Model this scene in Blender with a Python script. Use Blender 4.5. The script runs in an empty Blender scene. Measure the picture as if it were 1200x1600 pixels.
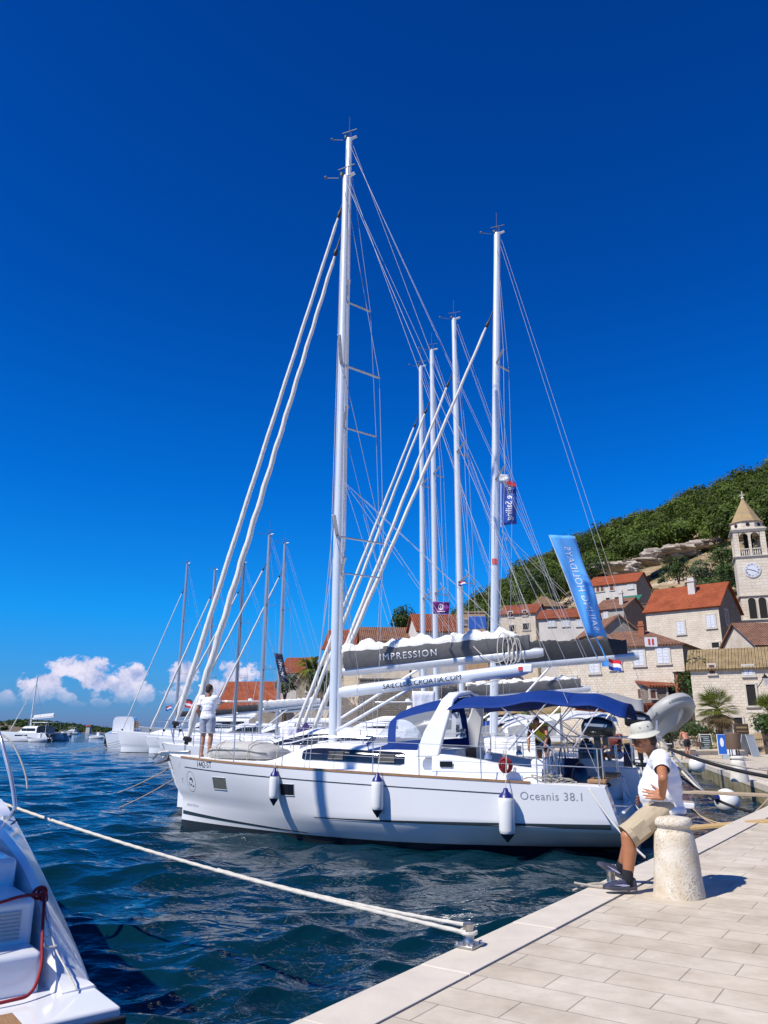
import bpy, bmesh, math, random
import numpy as np
from mathutils import Vector, Matrix, noise as mnoise
random.seed(7); rng = np.random.default_rng(7)
D = bpy.data; SC = bpy.context.scene; COL = SC.collection
R = math.radians; PI = math.pi; TAU = 2*PI
# ---------------------------------------------------------------- camera
PITCH = R(15.82); CH = 2.2; FPX = 1200.0
cam = D.cameras.new('camera'); camo = D.objects.new('camera', cam); COL.objects.link(camo)
cam.sensor_fit = 'VERTICAL'; cam.sensor_height = 36; cam.lens = 27; cam.clip_start = .05; cam.clip_end = 40000
camo.location = (0, 0, CH); camo.rotation_euler = (R(90)+PITCH, 0, 0); SC.camera = camo
_c, _s = math.cos(PITCH), math.sin(PITCH)
def ray(u, v): return Vector((u-600, FPX*_c+(v-800)*_s, FPX*_s-(v-800)*_c))
def at(u, v, y):
    r = ray(u, v); r = r*(y/r.y); r.z += CH; return r
def atz(u, v, z):
    r = ray(u, v); r = r*((z-CH)/r.z); r.z += CH; return r
def sm(a, b, x):
    t = min(1, max(0, (x-a)/(b-a))); return t*t*(3-2*t)
def lerp(a, b, t): return a+(b-a)*t
# ---------------------------------------------------------------- materials
def nodes_of(m):
    m.use_nodes = True; return m.node_tree.nodes, m.node_tree.links
MATS = {}
def setin(b, k, v):
    if k in b.inputs: b.inputs[k].default_value = v
def mat(name, col, rough=.5, metal=0, var=0, vs=3, bump=0, bs=20, spec=.5, coat=0, var_col=None, sheen=0, stretch=None, bd=.01):
    """principled, optionally with noise colour variation and bump in object space"""
    m = D.materials.new(name); N, Lk = nodes_of(m); b = N['Principled BSDF']
    c4 = (*col, 1); setin(b, 'Base Color', c4); setin(b, 'Roughness', rough); setin(b, 'Metallic', metal)
    setin(b, 'Specular IOR Level', spec); setin(b, 'Coat Weight', coat); setin(b, 'Coat Roughness', .05); setin(b, 'Sheen Weight', sheen)
    if var or bump:
        tc = N.new('ShaderNodeTexCoord'); co = tc.outputs['Object']
        if stretch:
            mp = N.new('ShaderNodeMapping'); mp.inputs['Scale'].default_value = stretch; Lk.new(co, mp.inputs['Vector']); co = mp.outputs[0]
    if var:
        n = N.new('ShaderNodeTexNoise'); n.inputs['Scale'].default_value = vs; n.inputs['Detail'].default_value = 6; n.inputs['Roughness'].default_value = .6
        Lk.new(co, n.inputs['Vector'])
        r = N.new('ShaderNodeValToRGB'); r.color_ramp.elements[0].position = .3; r.color_ramp.elements[1].position = .7
        vc = var_col or tuple(max(0, x*(1-var)) for x in col)
        r.color_ramp.elements[0].color = (*vc, 1); r.color_ramp.elements[1].color = c4
        Lk.new(n.outputs['Fac'], r.inputs[0]); Lk.new(r.outputs[0], b.inputs['Base Color'])
    if bump:
        n2 = N.new('ShaderNodeTexNoise'); n2.inputs['Scale'].default_value = bs; n2.inputs['Detail'].default_value = 5
        Lk.new(co, n2.inputs['Vector'])
        bp = N.new('ShaderNodeBump'); bp.inputs['Strength'].default_value = bump; bp.inputs['Distance'].default_value = bd
        Lk.new(n2.outputs['Fac'], bp.inputs['Height']); Lk.new(bp.outputs[0], b.inputs['Normal'])
    MATS[name] = m; return m
M = MATS
mat('gelcoat', (.80, .81, .82), .14, coat=.35, var=.05, vs=.7)
mat('gelcoat_cream', (.78, .76, .70), .18, coat=.3, var=.05, vs=.7)
mat('gelcoat_deck', (.80, .80, .79), .45, var=.08, vs=4, bump=.08, bs=150)
mat('gelcoat_grey', (.45, .48, .50), .3, var=.06)
mat('mast_dark', (.17, .20, .26), .35, metal=.4)
mat('navy_paint', (.012, .018, .045), .25, coat=.3)
mat('blue_paint', (.01, .06, .35), .3, coat=.3)
mat('antifoul', (.012, .022, .035), .6, var=.4, vs=3)
mat('boot_stripe', (.03, .045, .055), .25)
mat('alu_white', (.72, .75, .78), .32, metal=.25, var=.06, vs=2)
mat('alu_grey', (.42, .44, .47), .35, metal=.6)
mat('alu_boom', (.55, .57, .60), .4, metal=.3, var=.08, vs=2)
mat('steel', (.62, .63, .65), .22, metal=.75)
mat('steel_worn', (.52, .50, .47), .35, metal=.9, var=.35, vs=25)
mat('teak', (.36, .20, .09), .6, var=.35, vs=9, bump=.2, bs=40, stretch=(1, 12, 1))
mat('timber', (.60, .40, .17), .65, var=.3, vs=8, stretch=(1, 14, 6), bump=.2, bs=30)
mat('plank_grey', (.52, .40, .27), .7, var=.3, vs=8, stretch=(1, 10, 5))
mat('canvas_blue', (.0015, .032, .20), .75, var=.25, vs=3, bump=.25, bs=14, bd=.03, spec=.25)
mat('canvas_grey', (.30, .30, .30), .85, var=.15, vs=3, bump=.3, bs=9, bd=.04)
mat('canvas_light', (.62, .63, .64), .85, var=.12, vs=2, bump=.4, bs=5, bd=.06)
mat('canvas_dark', (.035, .038, .043), .8, var=.25, vs=3, bump=.4, bs=9, bd=.03)
mat('cover_grey', (.115, .115, .118), .8, var=.2, vs=3, bump=.35, bs=6, bd=.04)
mat('sailcloth', (.80, .79, .75), .75, var=.08, vs=4, bump=.5, bs=7, bd=.04)
mat('genoa_cloth', (.76, .74, .69), .75, var=.12, vs=5, bump=.7, bs=3, stretch=(6, 6, .8), bd=.03)
mat('rope_white', (.62, .59, .52), .8, var=.2, vs=30, bump=.6, bs=90)
mat('rope_grey', (.42, .38, .32), .85, var=.3, vs=25)
mat('rope_tan', (.50, .37, .25), .85, var=.3, vs=25)
mat('rope_red', (.30, .012, .02), .75, var=.35, vs=60, bump=.5, bs=120)
mat('rope_black', (.012, .012, .014), .8)
mat('wire', (.46, .47, .49), .6, metal=.15)
mat('rubber', (.012, .012, .013), .55)
mat('black_plastic', (.012, .013, .015), .3, coat=.2)
mat('red_plastic', (.5, .02, .02), .4)
mat('fender_white', (.80, .80, .78), .35, var=.06, vs=6)
mat('fender_blue', (.012, .02, .16), .35)
mat('dark_glass', (.012, .013, .018), .05, spec=.7)
mat('curtain_glass', (.19, .19, .16), .3, var=.4, vs=9, stretch=(8, 8, .2))
mat('hypalon', (.40, .40, .38), .5, var=.12, vs=3)
mat('hypalon_cover', (.47, .46, .43), .8, var=.15, vs=2.5, bump=.5, bs=5, bd=.05)
mat('trim_grey', (.12, .13, .14), .5)
mat('white_cloth', (.80, .80, .82), .85, bump=.45, bs=9, bd=.03, sheen=.15)
mat('light_cloth', (.72, .68, .62), .85, bump=.3, bs=12)
mat('khaki', (.45, .365, .245), .85, var=.12, vs=6, bump=.5, bs=14, bd=.02)
mat('hat_cloth', (.56, .55, .47), .9, var=.14, vs=18, bump=.3, bs=60)
mat('shorts_grey', (.33, .36, .44), .85, bump=.4, bs=14, bd=.02)
mat('shorts_black', (.015, .015, .018), .8)
mat('yellow_cloth', (.62, .62, .03), .8, bump=.3, bs=12)
mat('maroon_cloth', (.13, .02, .02), .8)
mat('sock', (.008, .009, .015), .9)
mat('shoe_fabric', (.030, .034, .075), .75, var=.3, vs=30, bump=.3, bs=60)
mat('shoe_sole', (.05, .05, .065), .7)
mat('shoe_stripe', (.35, .36, .5), .5)
mat('skin_tan', (.41, .165, .075), .5, var=.12, vs=14, bump=.12, bs=80, bd=.004)
mat('skin_ruddy', (.52, .23, .14), .5, var=.12, vs=14)
mat('skin_leg', (.42, .20, .115), .5, var=.1, vs=14)
mat('hair_brown', (.035, .020, .012), .7, bump=.8, bs=90)
mat('eye', (.35, .33, .3), .2)
mat('sunglass', (.008, .008, .01), .08)
mat('clear_vinyl', (.6, .65, .7), .1)
mat('flag_blue', (.012, .075, .42), .7, var=.15, vs=2, sheen=.2)
mat('flag_sky', (.10, .42, .92), .7, var=.12, vs=2, sheen=.2)
mat('flag_purple', (.16, .012, .18), .7)
mat('flag_navy', (.02, .03, .07), .7)
mat('flag_red', (.55, .02, .03), .7)
mat('flag_white', (.75, .75, .77), .7)
mat('letter_dark', (.02, .022, .03), .4)
mat('letter_grey', (.28, .30, .33), .4)
mat('letter_white', (.80, .80, .82), .5)
mat('letter_navy', (.05, .07, .16), .4)
mat('label_red', (.6, .05, .04), .5)
mat('sign_blue', (.02, .12, .5), .4)
mat('sign_white', (.75, .76, .78), .4)
mat('chalkboard', (.012, .025, .03), .7)
mat('wood_dark', (.09, .055, .035), .7, var=.3, vs=8)
mat('bin_brown', (.16, .10, .065), .6, var=.2, vs=8)
mat('panel_grey', (.38, .42, .45), .6)
mat('iron_dark', (.02, .022, .024), .5, metal=.5)
mat('purple_cloth', (.10, .07, .22), .8, var=.3, vs=3, bump=.5, bs=6, bd=.04)
mat('cushion_blue', (.09, .09, .42), .8)
mat('navy_cloth_shade', (.012, .018, .06), .8)  # stern bag cloth, also the painted shade panel in the cockpit
mat('tarp_blue', (.03, .13, .5), .6)
mat('awning_green', (.012, .13, .09), .7)
v = M['clear_vinyl']; N, Lk = nodes_of(v)      # clear plastic pane: mostly see-through with a gloss
tr = N.new('ShaderNodeBsdfTransparent'); tr.inputs[0].default_value = (.84, .87, .92, 1)
mx = N.new('ShaderNodeMixShader'); mx.inputs[0].default_value = .28
Lk.new(tr.outputs[0], mx.inputs[1]); Lk.new(N['Principled BSDF'].outputs[0], mx.inputs[2]); Lk.new(mx.outputs[0], N['Material Output'].inputs[0])
# ---------------------------------------------------------------- mesh builder
class MB:
    def __init__(s): s.v = []; s.f = []; s.m = []; s.mi = 0
    def add(s, vs, fs):
        o = len(s.v); s.v += [tuple(p) for p in vs]
        for f in fs: s.f.append(tuple(i+o for i in f)); s.m.append(s.mi)
        return s
    def box(s, c, d, rot=None):
        x, y, z = d[0]/2, d[1]/2, d[2]/2
        P = [Vector((a*x, b*y, e*z)) for e in (-1, 1) for b in (-1, 1) for a in (-1, 1)]
        if rot is not None: P = [rot @ p for p in P]
        c = Vector(c)
        return s.add([p+c for p in P], [(0,2,3,1),(4,5,7,6),(0,1,5,4),(1,3,7,5),(3,2,6,7),(2,0,4,6)])
    def tube(s, pts, r, n=8, cap=True, closed=False):
        P = [Vector(p) for p in pts]; k = len(P)
        rs = r if isinstance(r, (list, tuple)) else [r]*k
        V = []; up = None
        for i in range(k):
            if closed: t = P[(i+1) % k]-P[i-1]
            else: t = P[min(i+1, k-1)]-P[max(i-1, 0)]
            if t.length < 1e-9: t = Vector((0,0,1))
            t.normalize()
            if up is None:
                up = Vector((0,0,1)) if abs(t.z) < .9 else Vector((1,0,0))
            a = t.cross(up)
            if a.length < 1e-6: a = t.orthogonal()
            a.normalize(); b = a.cross(t).normalized(); up = b
            for j in range(n):
                q = TAU*j/n; V.append(P[i]+(a*math.cos(q)+b*math.sin(q))*rs[i])
        F = []
        for i in range(k if closed else k-1):
            i2 = (i+1) % k
            for j in range(n):
                F.append((i*n+j, i*n+(j+1) % n, i2*n+(j+1) % n, i2*n+j))
        if cap and not closed:
            F.append(tuple(range(n-1, -1, -1))); F.append(tuple((k-1)*n+j for j in range(n)))
        return s.add(V, F)
    def bar(s, a, b, w, h, up=(0,0,1)):
        a, b = Vector(a), Vector(b); t = (b-a); L = t.length; t.normalize(); up = Vector(up)
        x = t.cross(up)
        if x.length < 1e-6: x = t.orthogonal()
        x.normalize(); u = x.cross(t)
        rot = Matrix((t, x, u)).transposed()
        return s.box((a+b)/2, (L, w, h), rot)
    def lathe(s, prof, n=24, c=(0,0,0), axis=None):
        V = []; F = []; c = Vector(c); k = len(prof)
        for (r, z) in prof:
            for j in range(n):
                q = TAU*j/n; p = Vector((r*math.cos(q), r*math.sin(q), z))
                V.append((axis @ p if axis is not None else p)+c)
        for i in range(k-1):
            for j in range(n):
                F.append((i*n+j, i*n+(j+1) % n, (i+1)*n+(j+1) % n, (i+1)*n+j))
        F.append(tuple(range(n-1, -1, -1))); F.append(tuple((k-1)*n+j for j in range(n)))
        return s.add(V, F)
    def grid(s, rows, wrap=False, flip=False):
        k = len(rows); n = len(rows[0]); V = [p for r in rows for p in r]; F = []
        for i in range(k-1):
            for j in range(n if wrap else n-1):
                q = (i*n+j, i*n+(j+1) % n, (i+1)*n+(j+1) % n, (i+1)*n+j)
                F.append(q[::-1] if flip else q)
        return s.add(V, F)
    def loft(s, rows, caps=True):
        """closed cross sections"""
        n = len(rows[0]); o = len(s.v); s.grid(rows, wrap=True)
        if caps:
            s.f.append(tuple(o+j for j in range(n-1, -1, -1))); s.m.append(s.mi)
            s.f.append(tuple(o+(len(rows)-1)*n+j for j in range(n))); s.m.append(s.mi)
        return s
    def prism(s, poly, a, b):
        """poly: list of 3d points, extruded by vector b-a"""
        d = Vector(b)-Vector(a); n = len(poly); P = [Vector(p) for p in poly]
        V = P+[p+d for p in P]
        F = [tuple(range(n-1, -1, -1)), tuple(range(n, 2*n))]+[(i, (i+1) % n, n+(i+1) % n, n+i) for i in range(n)]
        return s.add(V, F)
    def sphere(s, c, r, nu=16, nv=10, sc=(1,1,1), rot=None):
        c = Vector(c); V = []; F = []
        for i in range(nv+1):
            th = PI*i/nv
            for j in range(nu):
                q = TAU*j/nu
                p = Vector((r*sc[0]*math.sin(th)*math.cos(q), r*sc[1]*math.sin(th)*math.sin(q), r*sc[2]*math.cos(th)))
                if rot is not None: p = rot @ p
                V.append(c+p)
        for i in range(nv):
            for j in range(nu):
                F.append((i*nu+j, (i+1)*nu+j, (i+1)*nu+(j+1) % nu, i*nu+(j+1) % nu))
        return s.add(V, F)
    def build(s, name, mats, parent=None, smooth=40, bevel=0, fix=True):
        me = D.meshes.new(name); me.from_pydata(s.v, [], s.f)
        if not isinstance(mats, (list, tuple)): mats = [mats]
        for m in mats: me.materials.append(M[m] if isinstance(m, str) else m)
        if len(mats) > 1: me.polygons.foreach_set('material_index', s.m)
        if fix:
            bm = bmesh.new(); bm.from_mesh(me); bmesh.ops.remove_doubles(bm, verts=bm.verts, dist=1e-5)
            bmesh.ops.recalc_face_normals(bm, faces=bm.faces); bm.to_mesh(me); bm.free()
        return link(name, me, parent, smooth, bevel)
def link(name, me, parent=None, smooth=40, bevel=0):
    if smooth and len(me.polygons):
        me.polygons.foreach_set('use_smooth', [True]*len(me.polygons))
        if smooth < 180: me.set_sharp_from_angle(angle=R(smooth))
    o = D.objects.new(name, me); COL.objects.link(o); o.parent = parent
    if bevel:
        b = o.modifiers.new('bevel', 'BEVEL'); b.width = bevel; b.segments = 2; b.limit_method = 'ANGLE'; b.angle_limit = R(40)
    return o
def empty(name, loc=(0,0,0), rz=0, label=None, cat=None, group=None):
    o = D.objects.new(name, None); COL.objects.link(o); o.location = loc; o.rotation_euler = (0,0,rz); o.empty_display_size = .2
    if label: tag(o, label, cat, group)
    return o
def tag(o, label=None, cat=None, group=None, kind=None):
    if label: o['label'] = label
    if cat: o['category'] = cat
    if group: o['group'] = group
    if kind: o['kind'] = kind
    return o
def copy_tree(o, parent=None):
    c = o.copy(); COL.objects.link(c); c.parent = parent
    for ch in list(o.children): copy_tree(ch, c)
    return c
def tubeobj(name, pts, r, m, parent=None, n=8):
    return MB().tube(pts, r, n).build(name, m, parent, fix=False)
def sagline(a, b, sag, n=16):
    a, b = Vector(a), Vector(b)
    return [a.lerp(b, i/n)+Vector((0,0,-4*sag*(i/n)*(1-i/n))) for i in range(n+1)]
def text_mesh(s, size=1, extrude=0, align='CENTER', spacing=1, shear=0):
    cu = D.curves.new('t', 'FONT'); cu.body = s; cu.size = size; cu.extrude = extrude; cu.align_x = align; cu.align_y = 'CENTER'
    cu.space_character = spacing; cu.shear = shear; cu.resolution_u = 3
    o = D.objects.new('t', cu); COL.objects.link(o); bpy.context.view_layer.update()
    me = D.meshes.new_from_object(o.evaluated_get(bpy.context.evaluated_depsgraph_get()))
    D.objects.remove(o); D.curves.remove(cu); return me
def lettering(s, size, m, parent, fn, extrude=0, name='lettering', sub=0, **kw):
    """flat lettering whose (x, y) go through fn -> 3d point"""
    me = text_mesh(s, size, extrude, **kw)
    if sub:
        bm = bmesh.new(); bm.from_mesh(me)
        bmesh.ops.triangulate(bm, faces=bm.faces)
        bmesh.ops.subdivide_edges(bm, edges=[e for e in bm.edges if e.calc_length() > sub], cuts=2)
        bm.to_mesh(me); bm.free()
    for v in me.vertices: v.co = fn(v.co.x, v.co.y)
    me.materials.clear(); me.materials.append(M[m])
    o = D.objects.new(name, me); COL.objects.link(o); o.parent = parent; return o
def remesh(mb, voxel, smooth=4, factor=.5):
    me = D.meshes.new('r'); me.from_pydata(mb.v, [], mb.f)
    o = D.objects.new('r', me); COL.objects.link(o)
    m = o.modifiers.new('r', 'REMESH'); m.mode = 'VOXEL'; m.voxel_size = voxel
    if smooth:
        q = o.modifiers.new('s', 'SMOOTH'); q.iterations = smooth; q.factor = factor
    bpy.context.view_layer.update()
    out = D.meshes.new_from_object(o.evaluated_get(bpy.context.evaluated_depsgraph_get()))
    D.objects.remove(o); D.meshes.remove(me); return out
def capsule(mb, a, ra, b, rb, n=12):
    """tapered round-ended limb"""
    a, b = Vector(a), Vector(b); t = (b-a).normalized() if (b-a).length > 1e-6 else Vector((0,0,1))
    P = []; r = []
    for k in range(5):
        q = PI/2*k/5; P.append(a-t*ra*math.cos(q)); r.append(max(ra*math.sin(q), ra*.05))
    for k in range(4): P.append(a.lerp(b, k/3)); r.append(lerp(ra, rb, k/3))
    for k in range(1, 6):
        q = PI/2*k/5; P.append(b+t*rb*math.sin(q)); r.append(max(rb*math.cos(q), rb*.05))
    mb.tube(P, r, n); return mb
# ---------------------------------------------------------------- hulls
class Hull:
    def __init__(s, L, B, fb=1.5, fa=1.15, rake=.45, rev=.3, stern=.88, full=2.4, wst=.62, chine=.44, zmin=-.5, knuckle=.62):
        s.L, s.B, s.fb, s.fa, s.rake, s.rev, s.stern, s.full, s.wst, s.chine, s.zmin, s.kn = L, B, fb, fa, rake, rev, stern, full, wst, chine, zmin, knuckle
    def sh(s, x): return s.fa+(s.fb-s.fa)*min(1.02, max(0, x/s.L))
    def xs(s, z): return -s.rev*min(1, max(0, 1-z/s.fa))
    def xb(s, z):
        if z < s.kn: return s.L-s.rake
        return s.L-s.rake+.08+(s.rake-.08)*((z-s.kn)/(s.fb-s.kn))
    def bd(s, t):
        h = s.B/2
        return h*(1-max(0, (t-.38)/.62)**s.full) - (h*(1-s.stern)*((.38-t)/.38)**2 if t < .38 else 0)+.03
    def bw(s, t):
        h = s.B/2*.82
        return max(0, h*(1-max(0, (t-.4)/.6)**1.75)) - (h*(1-s.wst)*((.4-t)/.4)**1.6 if t < .4 else 0)+.012
    def hb(s, t, z):
        t = min(1, max(0, t)); d, w = s.bd(t), s.bw(t); S = s.fa+(s.fb-s.fa)*t
        if z <= 0: return w*math.sqrt(max(0, 1-(z/s.zmin)**2))+.004
        u = min(1, z/S); a = w+(d-w)*(1-(1-u)**1.7)
        zc = s.chine; yc = w+(d-w)*.93
        b = yc+(d-yc)*((z-zc)/(S-zc)) if z > zc else w+(yc-w)*(z/zc)**.8
        k = sm(.78, .42, t); return a*(1-k)+b*k
    def y(s, x, z):
        a, b = s.xs(z), s.xb(z); return s.hb((x-a)/(b-a), z)
    def P(s, t, z, side=1):
        a, b = s.xs(z), s.xb(z); return Vector((a+t*(b-a), side*s.hb(t, z), z))
    def edge(s, x, side=1, dz=0, dy=0):
        z = s.sh(x); return Vector((x, side*(s.y(x, z)+dy), z+dz))
    def mesh(s, parent, mats=('gelcoat', 'antifoul'), nt=56):
        mb = MB(); ts = [1-(1-i/nt)**1.25 for i in range(nt+1)]
        for side in (1, -1):
            rows = []
            for t in ts:
                S = s.fa+(s.fb-s.fa)*t
                zs = [s.zmin*.999, s.zmin*.8, s.zmin*.5, -.1, 0, .07]+[.07+(S-.07)*q for q in (.06, .13, .2, .27, .34, .42, .52, .64, .76, .88, 1)]
                rows.append([s.P(t, z, side) for z in zs])
            o = len(mb.f); mb.grid(rows)
            for k in range(o, len(mb.f)):
                if max(mb.v[i][2] for i in mb.f[k]) <= .075: mb.m[k] = 1
        # stem closing strip
        zs = [s.zmin*.999, -.2, 0, .07, .3, .6, .9, s.fb*.85, s.fb]
        mb.grid([[s.P(1, z, 1) for z in zs], [s.P(1, z, -1) for z in zs]])
        return mb.build('hull', mats, parent, smooth=50)
    def strip(s, name, m, parent, x0, x1, z0, z1, n=40, off=.004, side=1):
        """band proud of the topsides, z0/z1 functions of x"""
        r = []
        for i in range(n+1):
            x = lerp(x0, x1, i/n); a, b = z0(x), z1(x)
            r.append([(x, side*(s.y(x, lerp(a, b, q))+off), lerp(a, b, q)) for q in (0, .5, 1)])
        return MB().grid(r).build(name, m, parent)
def roofsec(w, zd, h, n=14, e=.38):
    out = []
    for i in range(n+1):
        a = PI*i/n; c, q = math.cos(a), math.sin(a)
        out.append((w*math.copysign(abs(c)**e, c), zd+h*q**(e*1.3)))
    return out
def helix_sail(mb, a, b, r0, r1, n=60, m=12, sag=.0, tw=26, lump=.16):
    a, b = Vector(a), Vector(b); t = (b-a).normalized(); x = t.cross(Vector((0,1,0))).normalized(); y = t.cross(x)
    rows = []
    for i in range(n+1):
        k = i/n; p = a.lerp(b, k)+Vector((0, 0, -4*sag*k*(1-k))); r = lerp(r0, r1, k)
        if k < .02: r *= .6
        if k > .985: r *= .7
        rows.append([p+(x*math.cos(TAU*j/m)+y*math.sin(TAU*j/m))*r*(1+lump*math.cos(TAU*j/m-tw*k*TAU/3)+.05*math.sin(2*TAU*j/m+tw*k*9)) for j in range(m)])
    mb.loft(rows); return mb
def boat(name, o, phi, label, hull, **k):
    """one sailing boat with its parts; local x runs from the stern to the bow, y to port"""
    g = k.get
    e = empty(name, (o[0], o[1], 0), R(phi), label, g('cat', 'sailboat'), g('group', 'sailing boats moored stern to the quay'))
    H = hull; L = H.L; full = g('detail', 1)
    hull_o = H.mesh(e, g('hullm', ('gelcoat', 'antifoul')), 56 if full > 1 else 30); e_h = hull_o
    cx = g('cock', .29)*L; cw = H.bd(0)-.48; zs = H.fa-g('sole', .5)
    # deck
    mb = MB(); N = 30
    def side_z(x, y): return H.sh(x)+.05*(1-(y/max(.1, H.y(x, H.sh(x))))**2)
    rows = []
    for i in range(N+1):
        x = lerp(cx, L, i/N); w = max(.01, H.y(x, H.sh(x))-.01); rows.append([(x, w*q, side_z(x, w*q)) for q in (-1, -.8, -.4, 0, .4, .8, 1)])
    mb.grid(rows)
    for sd in (1, -1):
        rows = []
        for i in range(13):
            x = lerp(0, cx, i/12); w = H.y(x, H.sh(x))-.01
            rows.append([(x, sd*w, H.sh(x)), (x, sd*(cw+.22), H.sh(x)+.02), (x, sd*cw, H.sh(x)+.02), (x, sd*cw, zs)])
        mb.grid(rows)
    mb.grid([[(0, -cw, zs), (0, cw, zs)], [(cx, -cw, zs), (cx, cw, zs)]])
    mb.grid([[(cx, -cw, zs), (cx, cw, zs)], [(cx, -cw, H.sh(cx)+.05), (cx, cw, H.sh(cx)+.05)]])
    mb.build('deck', g('deckm', 'gelcoat_deck'), e, smooth=35)
    # transom
    mb = MB(); zz = [H.zmin*.99, -.2, 0, .07, .25, .44, zs]
    mb.grid([[(H.xs(z), H.hb(0, z)*q, z) for q in (-1, -.5, 0, .5, 1)] for z in zz])
    for sd in (1, -1):
        mb.grid([[(H.xs(z), sd*lerp(cw, H.hb(0, z), q), z) for q in (0, .5, 1)] for z in (zs, lerp(zs, H.fa, .5), H.fa)])
        mb.grid([[(H.xs(z), sd*cw, z), (0, sd*cw, z)] for z in (zs, H.fa)])
    mb.grid([[(H.xs(zs), -cw, zs), (H.xs(zs), cw, zs)], [(0, -cw, zs), (0, cw, zs)]])
    tr = mb.build('transom', g('transomm', g('hullm', ('gelcoat', 0))[0]), e, smooth=30)
    # coachroof
    rx0, rx1 = g('roofx', (.27*L, .70*L)); rh = g('roofh', .5); rw = g('roofw', .33)*H.B
    def rs(x):
        t = (x-rx0)/(rx1-rx0); f = (1-sm(.55, 1, t)**1.5)
        return rw*(.62+.38*(1-sm(.5, 1, t))), H.sh(x)+.02, max(.03, rh*f*(1+.06*t))
    rows = []; NR = 26
    for i in range(NR+1):
        x = lerp(rx0, rx1, i/NR); w, zd, h = rs(x); rows.append([(x, y, z) for y, z in roofsec(w, zd, h)])
    mb = MB().grid(rows); w, zd, h = rs(rx0); mb.add([(rx0, y, z) for y, z in roofsec(w, zd, h)], [tuple(range(15))])
    roof = mb.build('coachroof', g('roofm', 'gelcoat_deck' if full > 1 else 'gelcoat'), e, smooth=60)
    def side_y(x, z):
        w, zd, h = rs(x); q = min(1, max(0, (z-zd)/h))**(1/(.38*1.3)); c = math.sqrt(max(0, 1-q*q)); return w*c**.38
    wx = g('win', None)
    if wx:
        for sd in (1, -1):
            r = []
            for i in range(25):
                x = lerp(wx[0], wx[1], i/24); w, zd, h = rs(x); ta = sm(0, .03, i/24)*sm(1, .97, i/24)
                zm = zd+h*(wx[2]+wx[3])/2; hh = h*(wx[3]-wx[2])/2*(.75+.25*ta)
                r.append([(x, sd*(side_y(x, zm+hh*q)+.008), zm+hh*q) for q in (-1, -.4, .3, 1)])
            MB().grid(r).build('window', 'dark_glass', e)
    # mast
    mx, mh = g('mast', (.56*L, 1.5*L)); mz = H.sh(mx)+(rh if rx0 < mx < rx1-.25*(rx1-rx0) else .05)
    mr = g('mastr', .1); mm = g('mastm', 'alu_white'); rk_ = g('rake', .12); X = lambda z: mx-rk_*(z/mh)
    mb = MB(); rows = []
    for q in (0, .25, .5, .75, .93, 1):
        z = lerp(mz-.05, mh, q); rr = mr*(1 if q < .9 else .9); bend = X(z)-mx
        rows.append([(mx+bend+rr*1.25*math.cos(TAU*j/16), rr*.85*math.sin(TAU*j/16), z) for j in range(16)])
    mb.loft(rows)
    mT = X(mh)+.02
    for sy in (1, -1): mb.tube([(mT-.12, sy*.02, mh-.02), (mT-.3, sy*.02, mh+.02)], .03, 6)
    mast = mb.build('mast', mm, e, smooth=50)
    mx0 = mx; mx = mT+.1; mb = MB(); mb.tube([(mx-.1, -.04, mh), (mx-.12, -.04, mh+.95)], .009, 5)
    mb.tube([(mx-.2, .02, mh), (mx-.2, .02, mh+.28)], .012, 5); mb.bar((mx-.42, .05, mh+.28), (mx+.12, .0, mh+.28), .03, .012)
    mb.tube([(mx+.1, .0, mh), (mx+.5, .03, mh+.1)], .01, 5); mb.sphere((mx+.5, .03, mh+.12), .05, 8, 6); mb.lathe([(.05, mh), (.06, mh+.09), (.02, mh+.12)], 10, (mx-.02, .05, 0))
    mb.build('masthead_instruments', 'trim_grey', mast); mx = mx0
    spr = g('spr', [(.38, 1.15), (.66, .95)]); tips = []
    for (zf, hw) in spr:
        z = zf*mh if zf < 1 else zf; sw = g('sweep', .42)*hw
        for sd in (1, -1):
            tip = Vector((X(z)-.05-sw, sd*hw, z+.08)); tips.append((sd, tip))
            MB().bar((X(z)-.02, sd*mr*.6, z), tip, .09 if full > 1 else .085, .03).build('spreader', 'alu_grey', mast, smooth=0, bevel=.01)
    # standing rigging
    wr = g('wire', .007); fx = g('forestay', (L-.4, H.fb+.2, .9)); mtop = Vector((X(mh)-.05, 0, mh*.985)); fz = mh*fx[2] if fx[2] < 1.5 else fx[2]; ft = Vector((X(fz)+.09, 0, fz))
    for sd in (1, -1):
        ch = H.edge(mx-.35, sd, .03, -.12); ch.y = sd*min(abs(ch.y), H.B/2-.1)
        tp = [t for q, t in tips if q == sd]
        MB().tube([ch]+tp+[Vector((X(mh*.97), sd*.05, mh*.97))], wr, 5).build('cap_shroud', 'wire', e, fix=False)
        z0 = tp[0].z if tp else mh*.5
        MB().tube([ch+Vector((.12, 0, 0)), Vector((X(z0), sd*mr, z0-.1))], wr, 5).build('lower_shroud', 'wire', e, fix=False)
        if len(tp) > 1: MB().tube([tp[0], Vector((X(tp[1].z), sd*mr, tp[1].z-.1))], wr, 5).build('lower_shroud', 'wire', e, fix=False)
    if g('back', 1):
        if g('back') == 1:
            MB().tube([mtop, (.1, 0, H.fa+.9), (.05, .0, H.fa+.1)], wr*.85, 5).build('backstay', 'wire', e, fix=False)
        else:
            for sd in (1, -1): MB().tube([mtop+Vector((0, sd*.08, 0)), (.1, sd*H.B*.36, H.fa+.1)], wr*.62, 5).build('backstay', 'wire', e, fix=False)
    a = Vector((fx[0], 0, fx[1]))
    gr = g('genoa', (.1, .05))
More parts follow.
